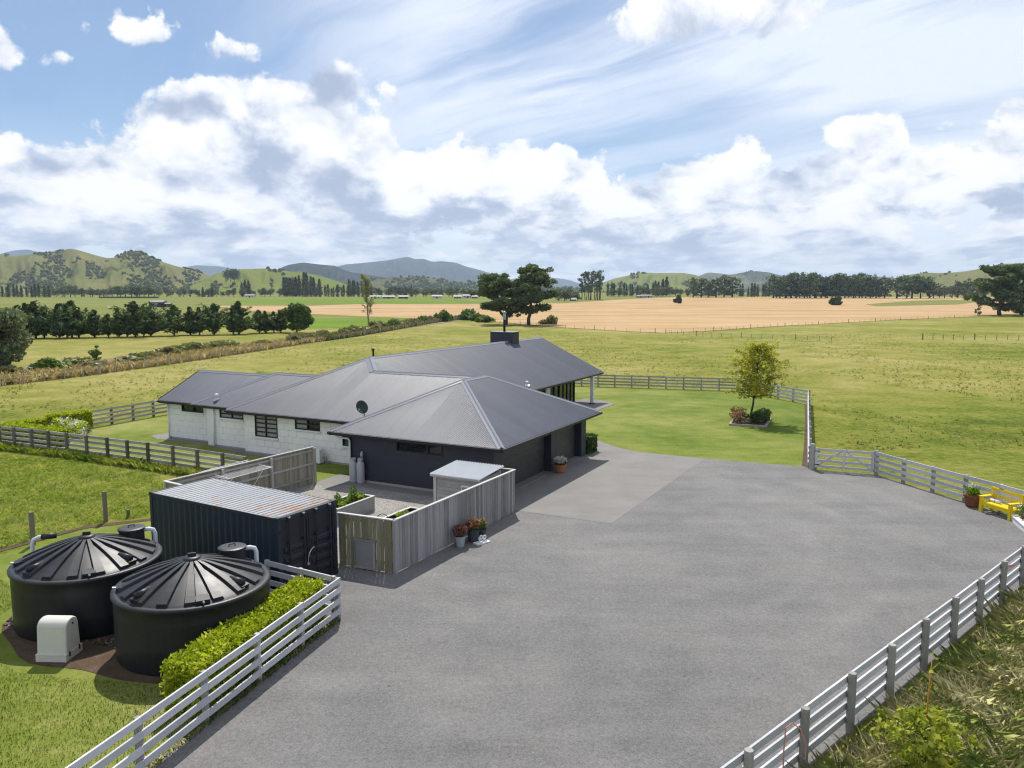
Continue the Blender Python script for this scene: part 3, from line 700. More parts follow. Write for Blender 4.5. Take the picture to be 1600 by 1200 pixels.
def make_woods():
    ico = np.array([(0, 0, 1), (.894, 0, .447), (.276, .851, .447), (-.724, .526, .447), (-.724, -.526, .447), (.276, -.851, .447), (.724, .526, -.447), (-.276, .851, -.447), (-.894, 0, -.447), (-.276, -.851, -.447), (.724, -.526, -.447)])
    fc = np.array([(0, 1, 2), (0, 2, 3), (0, 3, 4), (0, 4, 5), (0, 5, 1), (1, 6, 2), (2, 6, 7), (2, 7, 3), (3, 7, 8), (3, 8, 4), (4, 8, 9), (4, 9, 5), (5, 9, 10), (5, 10, 1), (1, 10, 6)])
    V = []; F = []; o = 0
    for q, s in WOODS:
        for p, r in zip(q, s):
            jit = ico * (0.75 + 0.5 * rng.random((11, 1))) * np.array([r, r, r * (0.7 + 0.7 * rng.random())]) * 0.62
            V.append(jit + p + (0, 0, r * 0.3)); F.append(fc + o); o += 11
    V = np.concatenate(V); F = np.concatenate(F)
    m = bpy.data.meshes.new('hill_woods'); m.vertices.add(len(V)); m.vertices.foreach_set('co', V.astype(np.float32).ravel())
    m.loops.add(F.size); m.loops.foreach_set('vertex_index', F.astype(np.int32).ravel()); m.polygons.add(len(F)); m.polygons.foreach_set('loop_start', np.arange(0, F.size, 3, dtype=np.int32)); m.update(calc_edges=True)
    tag(obj('hill_woods', m, 'hill_tree'), 'dark scattered bush and trees over the distant hillsides', 'woods', kind='stuff')
make_woods()

# ------------------------------------------------------------------ yard, drive and lawns
YAW = R(-27.2)
HO = Vector((-0.4401, 32.471, 0))          # house origin: the garage's near eave corner
def hw(s, t): return (HO.x + s * math.cos(YAW) - t * math.sin(YAW), HO.y + s * math.sin(YAW) + t * math.cos(YAW))
LAWN_EDGE = smooth_pts([(5.0, 47.6), (5.75, 45.8), (6.55, 44.2), (7.75, 43.1), (10.72, 41.55), (13.69, 40.3), (15.36, 39.65)])
flat('driveway', [(-4.85, 20.5), (-5.4, 18.7), (-5.95, 17.0), (-6.5, 15.2), (-7.05, 13.5), (-8.2, 9.5), (-9, 2), (3.0, 2), (3.0, 11.3), (15.5, 22.65), (19.3, 26.2), (20.9, 28.6), (20.55, 30.1), (18.25, 37.8), (15.45, 38.9)] + LAWN_EDGE[::-1] + [(3.0, 47.4), (-1.2, 32.9), (-9.0, 36.9), (-4.5, 24.4), (-5.7, 24.9), (-7.2, 22.0)], 0.014, 'asphalt')
flat('concrete_apron', [(-0.3, 31.55), (3.91, 29.45), (10.6, 41.45)] + LAWN_EDGE[:17][::-1] + [(3.4, 47.2), (1.2, 42.6), (-1.0, 33.2)], 0.020, 'concrete')
flat('lawn', LAWN_EDGE + [(15.5, 38.95), (18.4, 46.5), (22.1, 56), (24.35, 62.4), (21.0, 71.4), (14, 73.8), (6.7, 75.5), (-6, 80), (-30, 90), (-24, 62), (0, 47)], 0.008, 'mown_lawn')
flat('garden_lawn', [(-30.6, 45.15), (-26.6, 43.6), (-22.1, 41.4), (-17.5, 39.0), (-13.2, 36.6), (-10.2, 35.2), (-9.3, 36.6), (-8.0, 38.5), (-26.0, 62), (-25.8, 57.3), (-28.6, 51.3), (-33, 50.8)], 0.010, 'mown_lawn')
flat('tank_lawn', [(-27, 8), (-8.7, 8), (-8.2, 9.5), (-7.05, 13.5), (-5.95, 17.0), (-4.88, 20.45), (-7.2, 22.0), (-5.8, 24.6), (-12.8, 28.8), (-14.2, 30.9), (-16.3, 29.2), (-18.6, 24.0), (-27, 14)], 0.006, 'mown_lawn')
flat('yard_gravel', [(-5.7, 24.85), (-3.78, 24.1), (0.05, 31.1), (-0.6, 32.9), (-8.0, 36.5), (-9.5, 36.1), (-13.4, 29.2), (-12.2, 28.4)], 0.024, 'gravel')
flat('yard_path', [(-9.45, 36.15), (-8.6, 34.9), (-7.2, 36.05), (-7.75, 37.2), (-8.6, 37.9)], 0.030, 'concrete')
flat('wall_path', [hw(-26.2, 3.35), hw(-21.9, 3.3), hw(-18.3, 2.45), hw(-12.9, 2.3), hw(-12.9, 2.95), hw(-26.2, 4.1)], 0.018, 'concrete')
flat('wall_lawn_stain', [hw(-27.6, 3.9), hw(-26.0, 3.2), hw(-25.9, 4.3), hw(-27.3, 5.0)], 0.019, 'concrete')
flat('garage_plinth_path', [hw(-8.6, 0.3), hw(-8.6, -0.55), hw(-1.0, -0.55), hw(-1.0, 0.3)], 0.027, 'concrete')
flat('patio', [hw(-9.4, 33.0), hw(-7.6, 32.6), hw(-5.9, 31.0), hw(-6.0, 12), hw(-9.4, 12)], 0.028, 'concrete')
soil_poly = [(-14.1, 21.6), (-13.95, 20.1), (-13.0, 19.0), (-11.9, 17.95), (-10.4, 17.6), (-9.2, 17.1), (-7.8, 16.85), (-6.45, 16.6), (-5.15, 20.2), (-7.2, 21.9), (-9.4, 22.6), (-12.0, 23.6), (-13.6, 23.0)]
flat('tank_soil', smooth_pts(soil_poly, k=3), 0.016, 'bare_soil')
flat('fence_soil', [(-16.7, 29.15), (-14.4, 30.3), (-14.2, 30.0), (-16.6, 28.75), (-19.0, 24.2), (-19.4, 24.4)], 0.018, 'bare_soil')
flat('lawn_edge_soil', [(15.2, 39.5), (15.5, 38.95), (24.35, 62.4), (24.0, 62.4), (21.7, 56.2), (18.05, 46.7)], 0.013, 'bare_soil')
def in_poly(pts, poly):
    x, y = pts[:, 0], pts[:, 1]; ins = np.zeros(len(pts), bool); n = len(poly); j = n - 1
    for i in range(n):
        xi, yi = poly[i]; xj, yj = poly[j]
        with np.errstate(divide='ignore', invalid='ignore'):
            ins ^= ((yi > y) != (yj > y)) & (x < (xj - xi) * (y - yi) / (yj - yi) + xi)
        j = i
    return ins
def scatter(poly, n, rg):
    a = np.array(poly); lo, hi = a.min(0), a.max(0); out = np.zeros((0, 2))
    while len(out) < n:
        p = lo + (hi - lo) * rg.random((n * 2, 2)); out = np.concatenate([out, p[in_poly(p, poly)]])
    return out[:n]

# ------------------------------------------------------------------ the house
TP = math.tan(R(25.5)); ZE = 2.47
house = thing('house', 'long single storey house with dark grey corrugated roof, white block wing and dark garage', 'house', tuple(HO), YAW)
def rects_minus(r, ops):
    out = [r]
    for (a0, a1, b0, b1) in ops:
        nxt = []
        for (x0, x1, z0, z1) in out:
            if a1 <= x0 or a0 >= x1 or b1 <= z0 or b0 >= z1: nxt.append((x0, x1, z0, z1)); continue
            if x0 < a0: nxt.append((x0, a0, z0, z1))
            if x1 > a1: nxt.append((a1, x1, z0, z1))
            m0, m1 = max(x0, a0), min(x1, a1)
            if z0 < b0: nxt.append((m0, m1, z0, b0))
            if z1 > b1: nxt.append((m0, m1, b1, z1))
        out = nxt
    return out
def wall(name, parent, p0, p1, z0, z1, ops=(), style='block', mat=None, thick=0.18):
    L = math.hypot(p1[0] - p0[0], p1[1] - p0[1]); a = math.atan2(p1[1] - p0[1], p1[0] - p0[0])
    m = MB()
    for (x0, x1, b0, b1) in rects_minus((0, L, z0, z1), ops): m.box(x0, x1, 0.012, thick, b0, b1)
    w = obj(name, m, {'block': 'mortar', 'board': 'dark_trim', 'plain': mat}[style], parent, (p0[0], p0[1], 0), (0, 0, a))
    if style == 'block':
        h, ln = 0.365, 0.60; k = 0; z = z0
        while z < z1 - 0.02:
            zt = min(z + h, z1); x = -ln * 0.5 * (k % 2)
            while x < L:
                for (x0, x1, b0, b1) in rects_minus((max(x, 0), min(x + ln, L), z, zt), ops):
                    if x1 - x0 > 0.05 and b1 - b0 > 0.03:
                        piece('block', 'white_block', w, ((x0 + x1) / 2, 0.004 + 0.003 * random.random(), b0 + 0.006), (x1 - x0 - 0.014, 0.03, b1 - b0 - 0.013))
                x += ln
            z += h; k += 1
    if style == 'board':
        h = 0.165; z = z0
        while z < z1 - 0.02:
            zt = min(z + h, z1)
            for (x0, x1, b0, b1) in rects_minus((0, L, z, zt), ops):
                if x1 - x0 > 0.03 and b1 - b0 > 0.03:
                    piece('weatherboard', 'dark_board', w, ((x0 + x1) / 2, -0.012, b0), (x1 - x0, 0.022, b1 - b0 + 0.012), (-0.13, 0, 0))
            z += h
    return w
def window(parent, w, u0, u1, z0, z1, cols=(0.5,), rows=(), pane='dark_glass', frame='dark_trim', depth=0.07, panes=None):
    """a window set into an opening of wall w (same local frame)"""
    fr = MB(); f = 0.055
    for (a, b, c0, c1) in ((u0, u1, z1 - f, z1), (u0, u1, z0, z0 + f), (u0, u0 + f, z0 + f, z1 - f), (u1 - f, u1, z0 + f, z1 - f)): fr.box(a, b, -0.035, 0.10, c0, c1)
    root = obj('window', fr, frame, parent, w.location, w.rotation_euler)
    us = [u0 + f] + [u0 + (u1 - u0) * c for c in cols] + [u1 - f]
    for c in us[1:-1]: obj('mullion', MB().box(c - 0.03, c + 0.03, -0.025, 0.09, z0 + f, z1 - f), frame, root)
    for i in range(len(us) - 1):
        a, b = us[i] + (0.03 if i else 0), us[i + 1] - (0.03 if i < len(us) - 2 else 0)
        zs = [z0 + f] + [z0 + (z1 - z0) * q for q in rows] + [z1 - f]
        for q in zs[1:-1]: obj('transom', MB().box(a, b, -0.02, 0.085, q - 0.032, q + 0.032), frame, root)
        for j in range(len(zs) - 1):
            kind = pane if panes is None else panes[i % len(panes)]
            obj('pane', MB().box(a, b, depth - 0.02, depth - 0.005, zs[j] + (0.032 if j else 0), zs[j + 1] - (0.032 if j < len(zs) - 2 else 0)), kind, root)
    return root
def sill(root, u0, u1, z): obj('sill', MB().box(u0 - 0.06, u1 + 0.06, -0.10, 0.02, z - 0.09, z - 0.002), 'white_paint', root)

# white block walls stepping along the bedroom wing
opA = (1.21, 3.10, 1.80, 2.28)
wA = wall('block_wall', house, (-25.84, 3.98), (-21.64, 3.98), 0.10, 2.42, [opA])
sill(window(house, wA, *opA, cols=(0.55,), panes=('curtain_glass', 'curtain_glass')), 1.21, 3.10, 1.80)
wall('return_wall', house, (-21.64, 3.99), (-21.64, 3.33), 0.10, 2.42, (), 'plain', 'white_paint')
wall('pilaster', house, (-21.62, 3.25), (-21.14, 3.25), 0.05, 2.40, (), 'plain', 'white_paint', 0.1)
opB = (0.97, 2.87, 1.78, 2.27)
wB = wall('block_wall', house, (-21.62, 3.36), (-18.15, 3.36), 0.10, 2.42, [opB])
sill(window(house, wB, *opB, cols=(0.52,), rows=(0.5,), pane='blind_glass'), 0.97, 2.87, 1.78)
wall('return_wall', house, (-18.15, 3.37), (-18.15, 2.84), 0.10, 2.42, (), 'plain', 'white_paint')
opC = [(0.83, 2.52, 1.03, 2.28), (3.82, 5.58, 1.68, 2.30), (7.10, 8.1, 1.05, 2.28)]
wC = wall('block_wall', house, (-18.15, 2.85), (-8.35, 2.85), 0.10, 2.42, opC)
sill(window(house, wC, *opC[0], cols=(0.48,), rows=(0.22, 0.42, 0.62, 0.81), pane='blind_glass'), 0.83, 2.52, 1.03)
sill(window(house, wC, *opC[1], cols=(0.50,), rows=(0.5,), panes=('blind_glass', 'dark_glass')), 3.82, 5.58, 1.68)
sill(window(house, wC, *opC[2], cols=(), panes=('curtain_glass',)), 7.10, 8.1, 1.05)
wall('end_wall', house, (-25.84, 10.2), (-25.84, 3.98), 0.10, 2.42, (), 'plain', 'white_paint')
obj('gable', MB().add([(-25.8, 3.9, 2.40), (-25.8, 9.9, 2.40), (-25.8, 6.75, 3.92), (-25.6, 3.9, 2.40), (-25.6, 9.9, 2.40), (-25.6, 6.75, 3.92)], [(0, 2, 1), (3, 4, 5), (0, 1, 4, 3), (1, 2, 5, 4), (2, 0, 3, 5)]), 'white_paint', house)
wall('rear_wall', house, (-18.6, 10.2), (-25.84, 10.2), 0.10, 2.42, (), 'plain', 'white_paint')
wall('rear_wall', house, (-18.6, 31.9), (-18.6, 10.2), 0.10, 2.42, (), 'plain', 'white_paint')
obj('footing', MB().box(-25.9, -21.62, 3.95, 4.2, 0.0, 0.10).box(-21.62, -18.13, 3.33, 3.6, 0.0, 0.10).box(-18.13, -8.4, 2.82, 3.1, 0.0, 0.10), 'post_grey', house)
# dark garage
opG = (2.75, 5.30, 1.74, 2.24)
wG = wall('board_wall', house, (-8.45, 0.25), (-0.50, 0.25), 0.14, 2.40, [opG], 'board')
window(house, wG, *opG, cols=(0.68,), panes=('dark_glass', 'dark_glass'))
for a, b in ((-8.47, -8.35), (-0.62, -0.50)): obj('corner_board', MB().box(a, b, 0.19, 0.235, 0.12, 2.38), 'dark_board', house)
obj('footing', MB().box(-8.47, -0.50, 0.215, 0.45, 0.0, 0.135), 'planter_grey', house)
wall('board_wall', house, (-8.45, 2.85), (-8.45, 0.26), 0.14, 2.40, (), 'board')
DR = [(0.95, 6.30), (7.05, 10.35)]
wR = wall('pier_wall', house, (-0.50, 0.27), (-0.50, 11.05), 0.0, 2.40, [(a - 0.25, b - 0.25, -0.1, 2.16) for a, b in DR], 'plain', 'dark_board', 0.42)
for a, b in DR:
    d = obj('garage_door', MB().box(-0.98, -0.94, a - 0.02, b + 0.02, 0.02, 2.2), 'dark_trim', house)
    n = 14
    for k in range(n):
        z0 = 0.03 + 2.13 * k / n
        piece('panel', 'door_panel', d, (-0.928, (a + b) / 2, z0 + 0.006), (0.03, b - a - 0.02, 2.13 / n - 0.012))
    obj('bottom_seal', MB().box(-0.94, -0.90, a, b, 0.0, 0.03), 'black_rubber', d)
    obj('threshold', MB().box(-0.90, -0.42, a, b, 0.0, 0.05), 'concrete', d)
wall('board_wall', house, (-0.52, 11.05), (-8.2, 11.05), 0.1, 2.40, (), 'board')
# living wing seen past the garage roof
opM = [(1.6, 3.1, 0.9, 2.2), (3.9, 5.9, 0.05, 2.2), (5.98, 9.1, 0.05, 2.2)]
wM = wall('living_wall', house, (-9.37, 21.6), (-9.37, 30.76), 0.0, 2.42, opM, 'plain', 'dark_board', 0.15)
window(house, wM, *opM[0], cols=(0.5,), panes=('curtain_glass',))
window(house, wM, *opM[1], cols=(0.5,), panes=('dark_glass',))
window(house, wM, *opM[2], cols=(0.25, 0.5, 0.75), panes=('curtain_glass', 'curtain_glass', 'curtain_glass', 'dark_glass'))
obj('white_pier', MB().box(-9.36, -9.24, 24.75, 25.45, 0.0, 2.35), 'white_paint', house)
wall('living_wall', house, (-9.37, 11.05), (-9.37, 21.6), 0.0, 2.42, (), 'plain', 'dark_board', 0.15)
wall('end_wall', house, (-9.37, 30.76), (-18.6, 31.2), 0.0, 2.42, (), 'plain', 'dark_board', 0.15)
pst = obj('veranda_post', MB().box(-7.78, -7.52, 30.2, 30.46, 0.03, 2.36), 'white_paint', house)
obj('post_base', MB().box(-7.83, -7.47, 30.15, 30.51, 0.028, 0.10), 'dark_trim', pst)
obj('soffit', MB().box(-18.9, -7.75, 2.9, 32.2, 2.33, 2.35), 'post_grey', house)
obj('soffit', MB().box(-9.05, -0.05, -0.02, 11.4, 2.31, 2.33), 'dark_trim', house)
obj('soffit', MB().box(-18.9, -8.6, 2.6, 3.0, 2.335, 2.355), 'dark_trim', house)
obj('soffit', MB().box(-22.5, -18.6, 3.35, 9.8, 2.335, 2.355), 'dark_trim', house)
obj('soffit', MB().box(-26.0, -22.4, 3.65, 9.7, 2.33, 2.35), 'dark_trim', house)

# corrugated roof planes: origin on the eave, u along the eave, v up the slope in plan; top = polyline (u, v) of the upper edge
def roof_plane(org, udir, top, z0=ZE, pitch=TP, step=0.076 / 4, amp=0.013, u_range=None):
    tu, tv = zip(*top); us = np.arange(tu[0], tu[-1] + 1e-6, step)
    vt = np.interp(us, tu, tv)
    u3 = np.array([udir[0], udir[1], 0.0]); v3 = np.array([-udir[1], udir[0], 0.0]); n = np.cross(u3, v3 + np.array([0, 0, pitch])); n /= np.linalg.norm(n)
    wv = amp * np.sin(us * 2 * PI / 0.076)
    o = np.array([org[0], org[1], z0])
    lo = o + us[:, None] * u3 + n * wv[:, None]
    hi = o + us[:, None] * u3 + vt[:, None] * (v3 + np.array([0, 0, pitch])) + n * wv[:, None]
    lo = lo - 0.04 * (v3 + np.array([0, 0, pitch]))
    P = np.stack([lo, hi], 1)
    m = grid_mesh('roof', P); return obj('roof', m, 'roof_steel_s' if abs(udir[0]) > 0.5 else 'roof_steel_t', house)
def cap(parent, a, b, da, db, wid=0.17, lift=0.022, mat='roof_cap_steel'):
    """folded ridge or hip capping along a-b; da, db: directions down the two slopes, square to the line"""
    a, b = Vector(a), Vector(b); ln = (b - a).normalized()
    pts = []
    for d in (da, db):
        d = Vector(d); d = (d - ln * d.dot(ln)).normalized(); pts.append(d)
    up = Vector((0, 0, 1)); m = MB()
    r = 0.035
    prof = [(pts[0] * wid, lift), (pts[0] * r * 1.6, lift + 0.012), (Vector((0, 0, 0)), lift + 0.045), (pts[1] * r * 1.6, lift + 0.012), (pts[1] * wid, lift)]
    for q in (a, b):
        for d, h in prof: m.v.append(tuple(q + d + up * h))
        for d, h in prof: m.v.append(tuple(q + d + up * (h - 0.03)))
    for i in range(4): m.f.append((i, i + 1, 11 + i, 10 + i)); m.f.append((5 + i, 15 + i, 16 + i, 6 + i))
    m.f += [(0, 10, 15, 5), (4, 9, 19, 14), (0, 5, 6, 1), (1, 6, 7, 2), (2, 7, 8, 3), (3, 8, 9, 4), (10, 11, 16, 15), (11, 12, 17, 16), (12, 13, 18, 17), (13, 14, 19, 18)]
    return obj('ridge_cap', m, mat, parent)
def slope(dx, dy): return (dx, dy, -TP)
# garage hip: plan s -9.25..0.1, t -0.2..11.55
gs0, gs1, gt0, gt1 = -9.25, 0.10, -0.20, 11.55; gh = (gs1 - gs0) / 2; gz = ZE + gh * TP; gm = gs0 + gh
g1 = roof_plane((gs0, gt0), (1, 0), [(0, 0), (gh, gh), (2 * gh, 0)])
g2 = roof_plane((gs1, gt0), (0, 1), [(0, 0), (gh, gh), (gt1 - gt0 - gh, gh), (gt1 - gt0, 0)])
g3 = roof_plane((gs1, gt1), (-1, 0), [(0, 0), (gh, gh), (2 * gh, 0)])
g4 = roof_plane((gs0, gt1), (0, -1), [(0, 0), (gh, gh), (gt1 - gt0 - gh, gh), (gt1 - gt0, 0)])
pA, pB = (gm, gt0 + gh, gz), (gm, gt1 - gh, gz)
cap(g1, (gs0, gt0, ZE), pA, slope(0, -1), slope(-1, 0)); cap(g1, (gs1, gt0, ZE), pA, slope(0, -1), slope(1, 0))
cap(g2, (gs1, gt1, ZE), pB, slope(1, 0), slope(0, 1)); cap(g2, pA, pB, slope(1, 0), slope(-1, 0)); cap(g4, (gs0, gt1, ZE), pB, slope(-1, 0), slope(0, 1))
# main body: hip towards us, gable at the far end; a lower link ridge runs across to the garage
ms0, ms1, mt0, mt1 = -19.16, -7.60, 2.50, 32.6; mh = (ms1 - ms0) / 2; mz = ZE + mh * TP; mm = ms0 + mh
lz = 4.58; lv = (lz - ZE) / TP
c1 = roof_plane((ms0, mt0), (1, 0), [(0, 0), (mh, mh), (mh + (mh - lv), lv), (14.2, lv)])
m2 = roof_plane((ms1, mt0), (0, 1), [(0, 0), (mh, mh), (mt1 - mt0, mh)])
m3 = roof_plane((ms0, mt1), (0, -1), [(0, mh), (mt1 - mt0 - mh, mh), (mt1 - mt0, 0)])
c2 = roof_plane((ms0 + 14.2, mt0 + 2 * lv), (-1, 0), [(0, lv), (7.8, lv)])
pk = (mm, mt0 + mh, mz); lk = (mm + (mh - lv), mt0 + lv, lz)
cap(c1, (ms0, mt0, ZE), pk, slope(0, -1), slope(-1, 0)); cap(c1, pk, lk, slope(0, -1), slope(1, 0), 0.26)
cap(c1, lk, (-5.2, mt0 + lv, lz), slope(0, -1), slope(0, 1)); cap(m2, pk, (mm, mt1 + 0.02, mz), slope(1, 0), slope(-1, 0))
# wing B (hipped) and wing A (gabled)
bs, bt, bh = -22.85, 3.22, 3.52
b1 = roof_plane((bs, bt), (1, 0), [(0, 0), (bh, bh), (7.6, bh)])
b2 = roof_plane((bs, bt + 2 * bh), (0, -1), [(0, 0), (bh, bh), (2 * bh, 0)])
b3 = roof_plane((bs + 7.6, bt + 2 * bh), (-1, 0), [(0, bh), (7.6 - bh, bh), (7.6, 0)])
bz = ZE + bh * TP; bp = (bs + bh, bt + bh, bz)
cap(b1, (bs, bt, ZE), bp, slope(0, -1), slope(-1, 0)); cap(b1, bp, (bs + 7.4, bt + bh, bz), slope(0, -1), slope(0, 1)); cap(b2, (bs, bt + 2 * bh, ZE), bp, slope(-1, 0), slope(0, 1))
a_s, a_t, ah = -26.15, 3.52, 3.22
a1 = roof_plane((a_s, a_t), (1, 0), [(0, ah), (6.4, ah)]); a2 = roof_plane((a_s + 6.4, a_t + 2 * ah), (-1, 0), [(0, ah), (6.4, ah)])
cap(a1, (a_s, a_t + ah, ZE + ah * TP), (a_s + 6.4, a_t + ah, ZE + ah * TP), slope(0, -1), slope(0, 1))
# barge boards on the open ends
def barge(parent, p, q, out, mat='dark_trim'):
    p, q, out = Vector(p), Vector(q), Vector(out) * 0.03; dn = Vector((0, 0, -0.17)); up = Vector((0, 0, 0.045))
    obj('barge_board', MB().hexa([p + dn, q + dn, q + dn + out, p + dn + out], [p + up, q + up, q + up + out, p + up + out]), mat, parent)
barge(a1, (a_s, a_t, ZE), (a_s, a_t + ah, ZE + ah * TP), (-1, 0, 0)); barge(a2, (a_s, a_t + 2 * ah, ZE), (a_s, a_t + ah, ZE + ah * TP), (-1, 0, 0))
barge(m2, (ms1, mt1, ZE), (mm, mt1, mz), (0, 1, 0), 'cap_timber'); barge(m3, (ms0, mt1, ZE), (mm, mt1, mz), (0, 1, 0), 'cap_timber')
# gutters and fascias along the eaves
def gutter(parent, p, q):
    p, q = Vector((*p, 0)), Vector((*q, 0)); d = (q - p).normalized(); o = Vector((d.y, -d.x, 0))
    a, b = p + o * 0.0, q + o * 0.0
    lo = [a + o * 0.02, b + o * 0.02, b + o * 0.13, a + o * 0.13]
    obj('gutter', MB().hexa([v + Vector((0, 0, ZE - 0.15)) for v in lo], [v + Vector((0, 0, ZE - 0.035)) for v in lo]), 'dark_trim', parent)
    lo = [a - o * 0.03, b - o * 0.03, b + o * 0.018, a + o * 0.018]
    obj('fascia', MB().hexa([v + Vector((0, 0, ZE - 0.20)) for v in lo], [v + Vector((0, 0, ZE - 0.03)) for v in lo]), 'dark_trim', parent)
gutter(g1, (gs0 - 0.1, gt0), (gs1 + 0.1, gt0)); gutter(g2, (gs1, gt0 - 0.1), (gs1, gt1 + 0.1)); gutter(g4, (gs0, 2.4), (gs0, gt0 - 0.1))
gutter(c1, (ms0 - 0.05, mt0), (-9.0, mt0)); gutter(m2, (ms1, 11.2), (ms1, mt1)); gutter(b1, (bs - 0.05, bt), (ms0, bt)); gutter(a1, (a_s, a_t), (bs, a_t))
gutter(m3, (ms0, mt1), (ms0, 10.3)); gutter(b2, (bs, bt + 0.5), (bs, bt)) if False else None
# white downpipe at the garage corner, grey one on the wing
dp = obj('downpipe', MB().tube([(-9.0, -0.13, 2.34), (-9.0, -0.13, 2.24), (-8.86, -0.02, 2.14), (-8.45, 0.10, 2.12), (-8.36, 0.12, 2.02), (-8.36, 0.12, 0.05)], 0.05, 10), 'white_paint', house, smooth=True)
obj('downpipe', MB().tube([(-21.05, 3.22, 2.35), (-21.05, 3.22, 0.05)], 0.045, 10), 'white_paint', house, smooth=True)
obj('downpipe', MB().tube([(-25.75, 3.86, 2.35), (-25.75, 3.86, 0.05)], 0.045, 10), 'white_paint', house, smooth=True)
# chimney
ch = obj('chimney', MB().box(-15.0, -12.95, 26.3, 27.4, 4.2, 5.95), 'dark_trim', house)
for k in range(8): piece('weatherboard', 'dark_board', ch, (-13.975, 26.285, 4.62 + 0.165 * k), (2.06, 0.02, 0.17), (-0.1, 0, 0))
obj('chimney_cap', MB().box(-15.06, -12.89, 26.22, 27.46, 5.95, 6.0), 'roof_cap_steel', ch)
obj('flue', MB().tube([(-14.0, 26.85, 6.0), (-14.0, 26.85, 6.95)], 0.10, 14), 'flue_black', ch, smooth=True)
obj('flue_cowl', MB().lathe([(0.105, 6.95), (0.13, 6.97), (0.13, 7.35), (0.09, 7.5), (0.15, 7.52), (0.15, 7.56), (0.02, 7.66)], 16, -14.0, 26.85), 'galvanised', ch, smooth=True)
obj('vent_pipe', MB().lathe([(0.06, 4.8), (0.06, 5.55), (0.09, 5.56), (0.09, 5.66), (0.03, 5.7)], 12, -14.1, 9.6), 'flue_black', house)
def roof_cowl(s, t, z):
    v = obj('roof_cowl', MB().lathe([(0.10, z - 0.05), (0.06, z + 0.05), (0.055, z + 0.18), (0.11, z + 0.2), (0.12, z + 0.3), (0.05, z + 0.36)], 14, s, t), 'white_paint', house, smooth=True)
    obj('flashing', MB().add([(s - 0.16, t - 0.18, z - 0.08), (s + 0.16, t - 0.18, z - 0.08), (s + 0.16, t + 0.18, z + 0.09), (s - 0.16, t + 0.18, z + 0.09)], [(0, 1, 2, 3)]), 'roof_cap_steel', v)
roof_cowl(-21.3, 3.75, ZE + 0.53 * TP + 0.03); roof_cowl(-8.0, 18.8, ZE + 0.40 * TP + 0.03)

# ------------------------------------------------------------------ things fixed on or standing by the house
def hthing(name, label, cat, s, t, z, rz=0.0, group=None):
    x, y = hw(s, t); return thing(name, label, cat, (x, y, z), YAW + rz, group)
sd = hthing('satellite_dish', 'dark grey round satellite dish on the corrugated roof beside the garage hip', 'satellite dish', -9.75, 2.95, ZE + 0.45 * TP)
prof = [(0.001, 0.0), (0.12, 0.012), (0.24, 0.045), (0.34, 0.09), (0.36, 0.10), (0.34, 0.10), (0.22, 0.055), (0.1, 0.02), (0.001, 0.012)]
obj('dish', MB().lathe(prof, 28), 'dish_grey', sd, (0, 0.02, 0.52), (R(98), 0, R(6)), smooth=True)
obj('mast', MB().tube([(0, 0.1, -0.1), (0, 0.1, 0.35), (0, 0.06, 0.5)], 0.03, 10), 'galvanised', sd, smooth=True)
obj('feed_arm', MB().tube([(0.0, -0.02, 0.2), (0.02, -0.36, 0.36)], 0.018, 8), 'galvanised', sd)
obj('feed_horn', MB().tube([(0.02, -0.34, 0.34), (0.0, -0.28, 0.46)], 0.04, 10), 'pvc_grey', sd)
def gas_bottle(label, s, t, hgt):
    g = hthing('gas_cylinder', label, 'gas cylinder', s, t, 0.03, group='gas cylinders by the garage wall')
    obj('tank', MB().lathe([(0.19, 0), (0.19, 0.10), (0.185, 0.12), (0.19, 0.14), (0.19, hgt - 0.30), (0.16, hgt - 0.20), (0.09, hgt - 0.14), (0.05, hgt - 0.12)], 20), 'gas_bottle_paint', g, smooth=True)
    co = MB()
    for k in range(20):
        t0, t1 = 2 * PI * k / 24 + 0.6, 2 * PI * (k + 1) / 24 + 0.6
        co.hexa([(0.13 * math.cos(t0), 0.13 * math.sin(t0), hgt - 0.19), (0.13 * math.cos(t1), 0.13 * math.sin(t1), hgt - 0.19), (0.12 * math.cos(t1), 0.12 * math.sin(t1), hgt - 0.19), (0.12 * math.cos(t0), 0.12 * math.sin(t0), hgt - 0.19)],
                [(0.13 * math.cos(t0), 0.13 * math.sin(t0), hgt), (0.13 * math.cos(t1), 0.13 * math.sin(t1), hgt), (0.12 * math.cos(t1), 0.12 * math.sin(t1), hgt), (0.12 * math.cos(t0), 0.12 * math.sin(t0), hgt)])
    obj('collar', co, 'gas_bottle_paint', g)
    obj('valve', MB().tube([(0, 0, hgt - 0.14), (0, 0, hgt - 0.04)], 0.025, 8).tube([(-0.05, 0, hgt - 0.03), (0.05, 0, hgt - 0.03)], 0.02, 8), 'galvanised', g)
    return g
g_a = gas_bottle('grey gas cylinder next to the white downpipe', -8.08, 0.0, 1.18)
g_b = gas_bottle('grey gas cylinder with the regulator and hose above it', -7.64, 0.0, 1.22)
obj('regulator', MB().box(-0.07, 0.06, 0.08, 0.16, 1.28, 1.44).tube([(0, 0.12, 1.44), (0.0, 0.12, 1.52)], 0.05, 10), 'galvanised', g_b)
obj('hose', MB().tube([(0.05, 0.12, 1.34), (0.2, 0.1, 1.26), (0.27, 0.06, 1.12), (0.2, 0.02, 1.04), (0.05, 0, 1.12)], 0.014, 6), 'black_rubber', g_b)
hp = hthing('heat_pump', 'white heat pump unit against the white block wall behind the paling fence', 'heat pump', -12.55, 2.40, 0.08)
obj('case', MB().box(-0.42, 0.42, -0.16, 0.16, 0.0, 0.72), 'white_paint', hp)
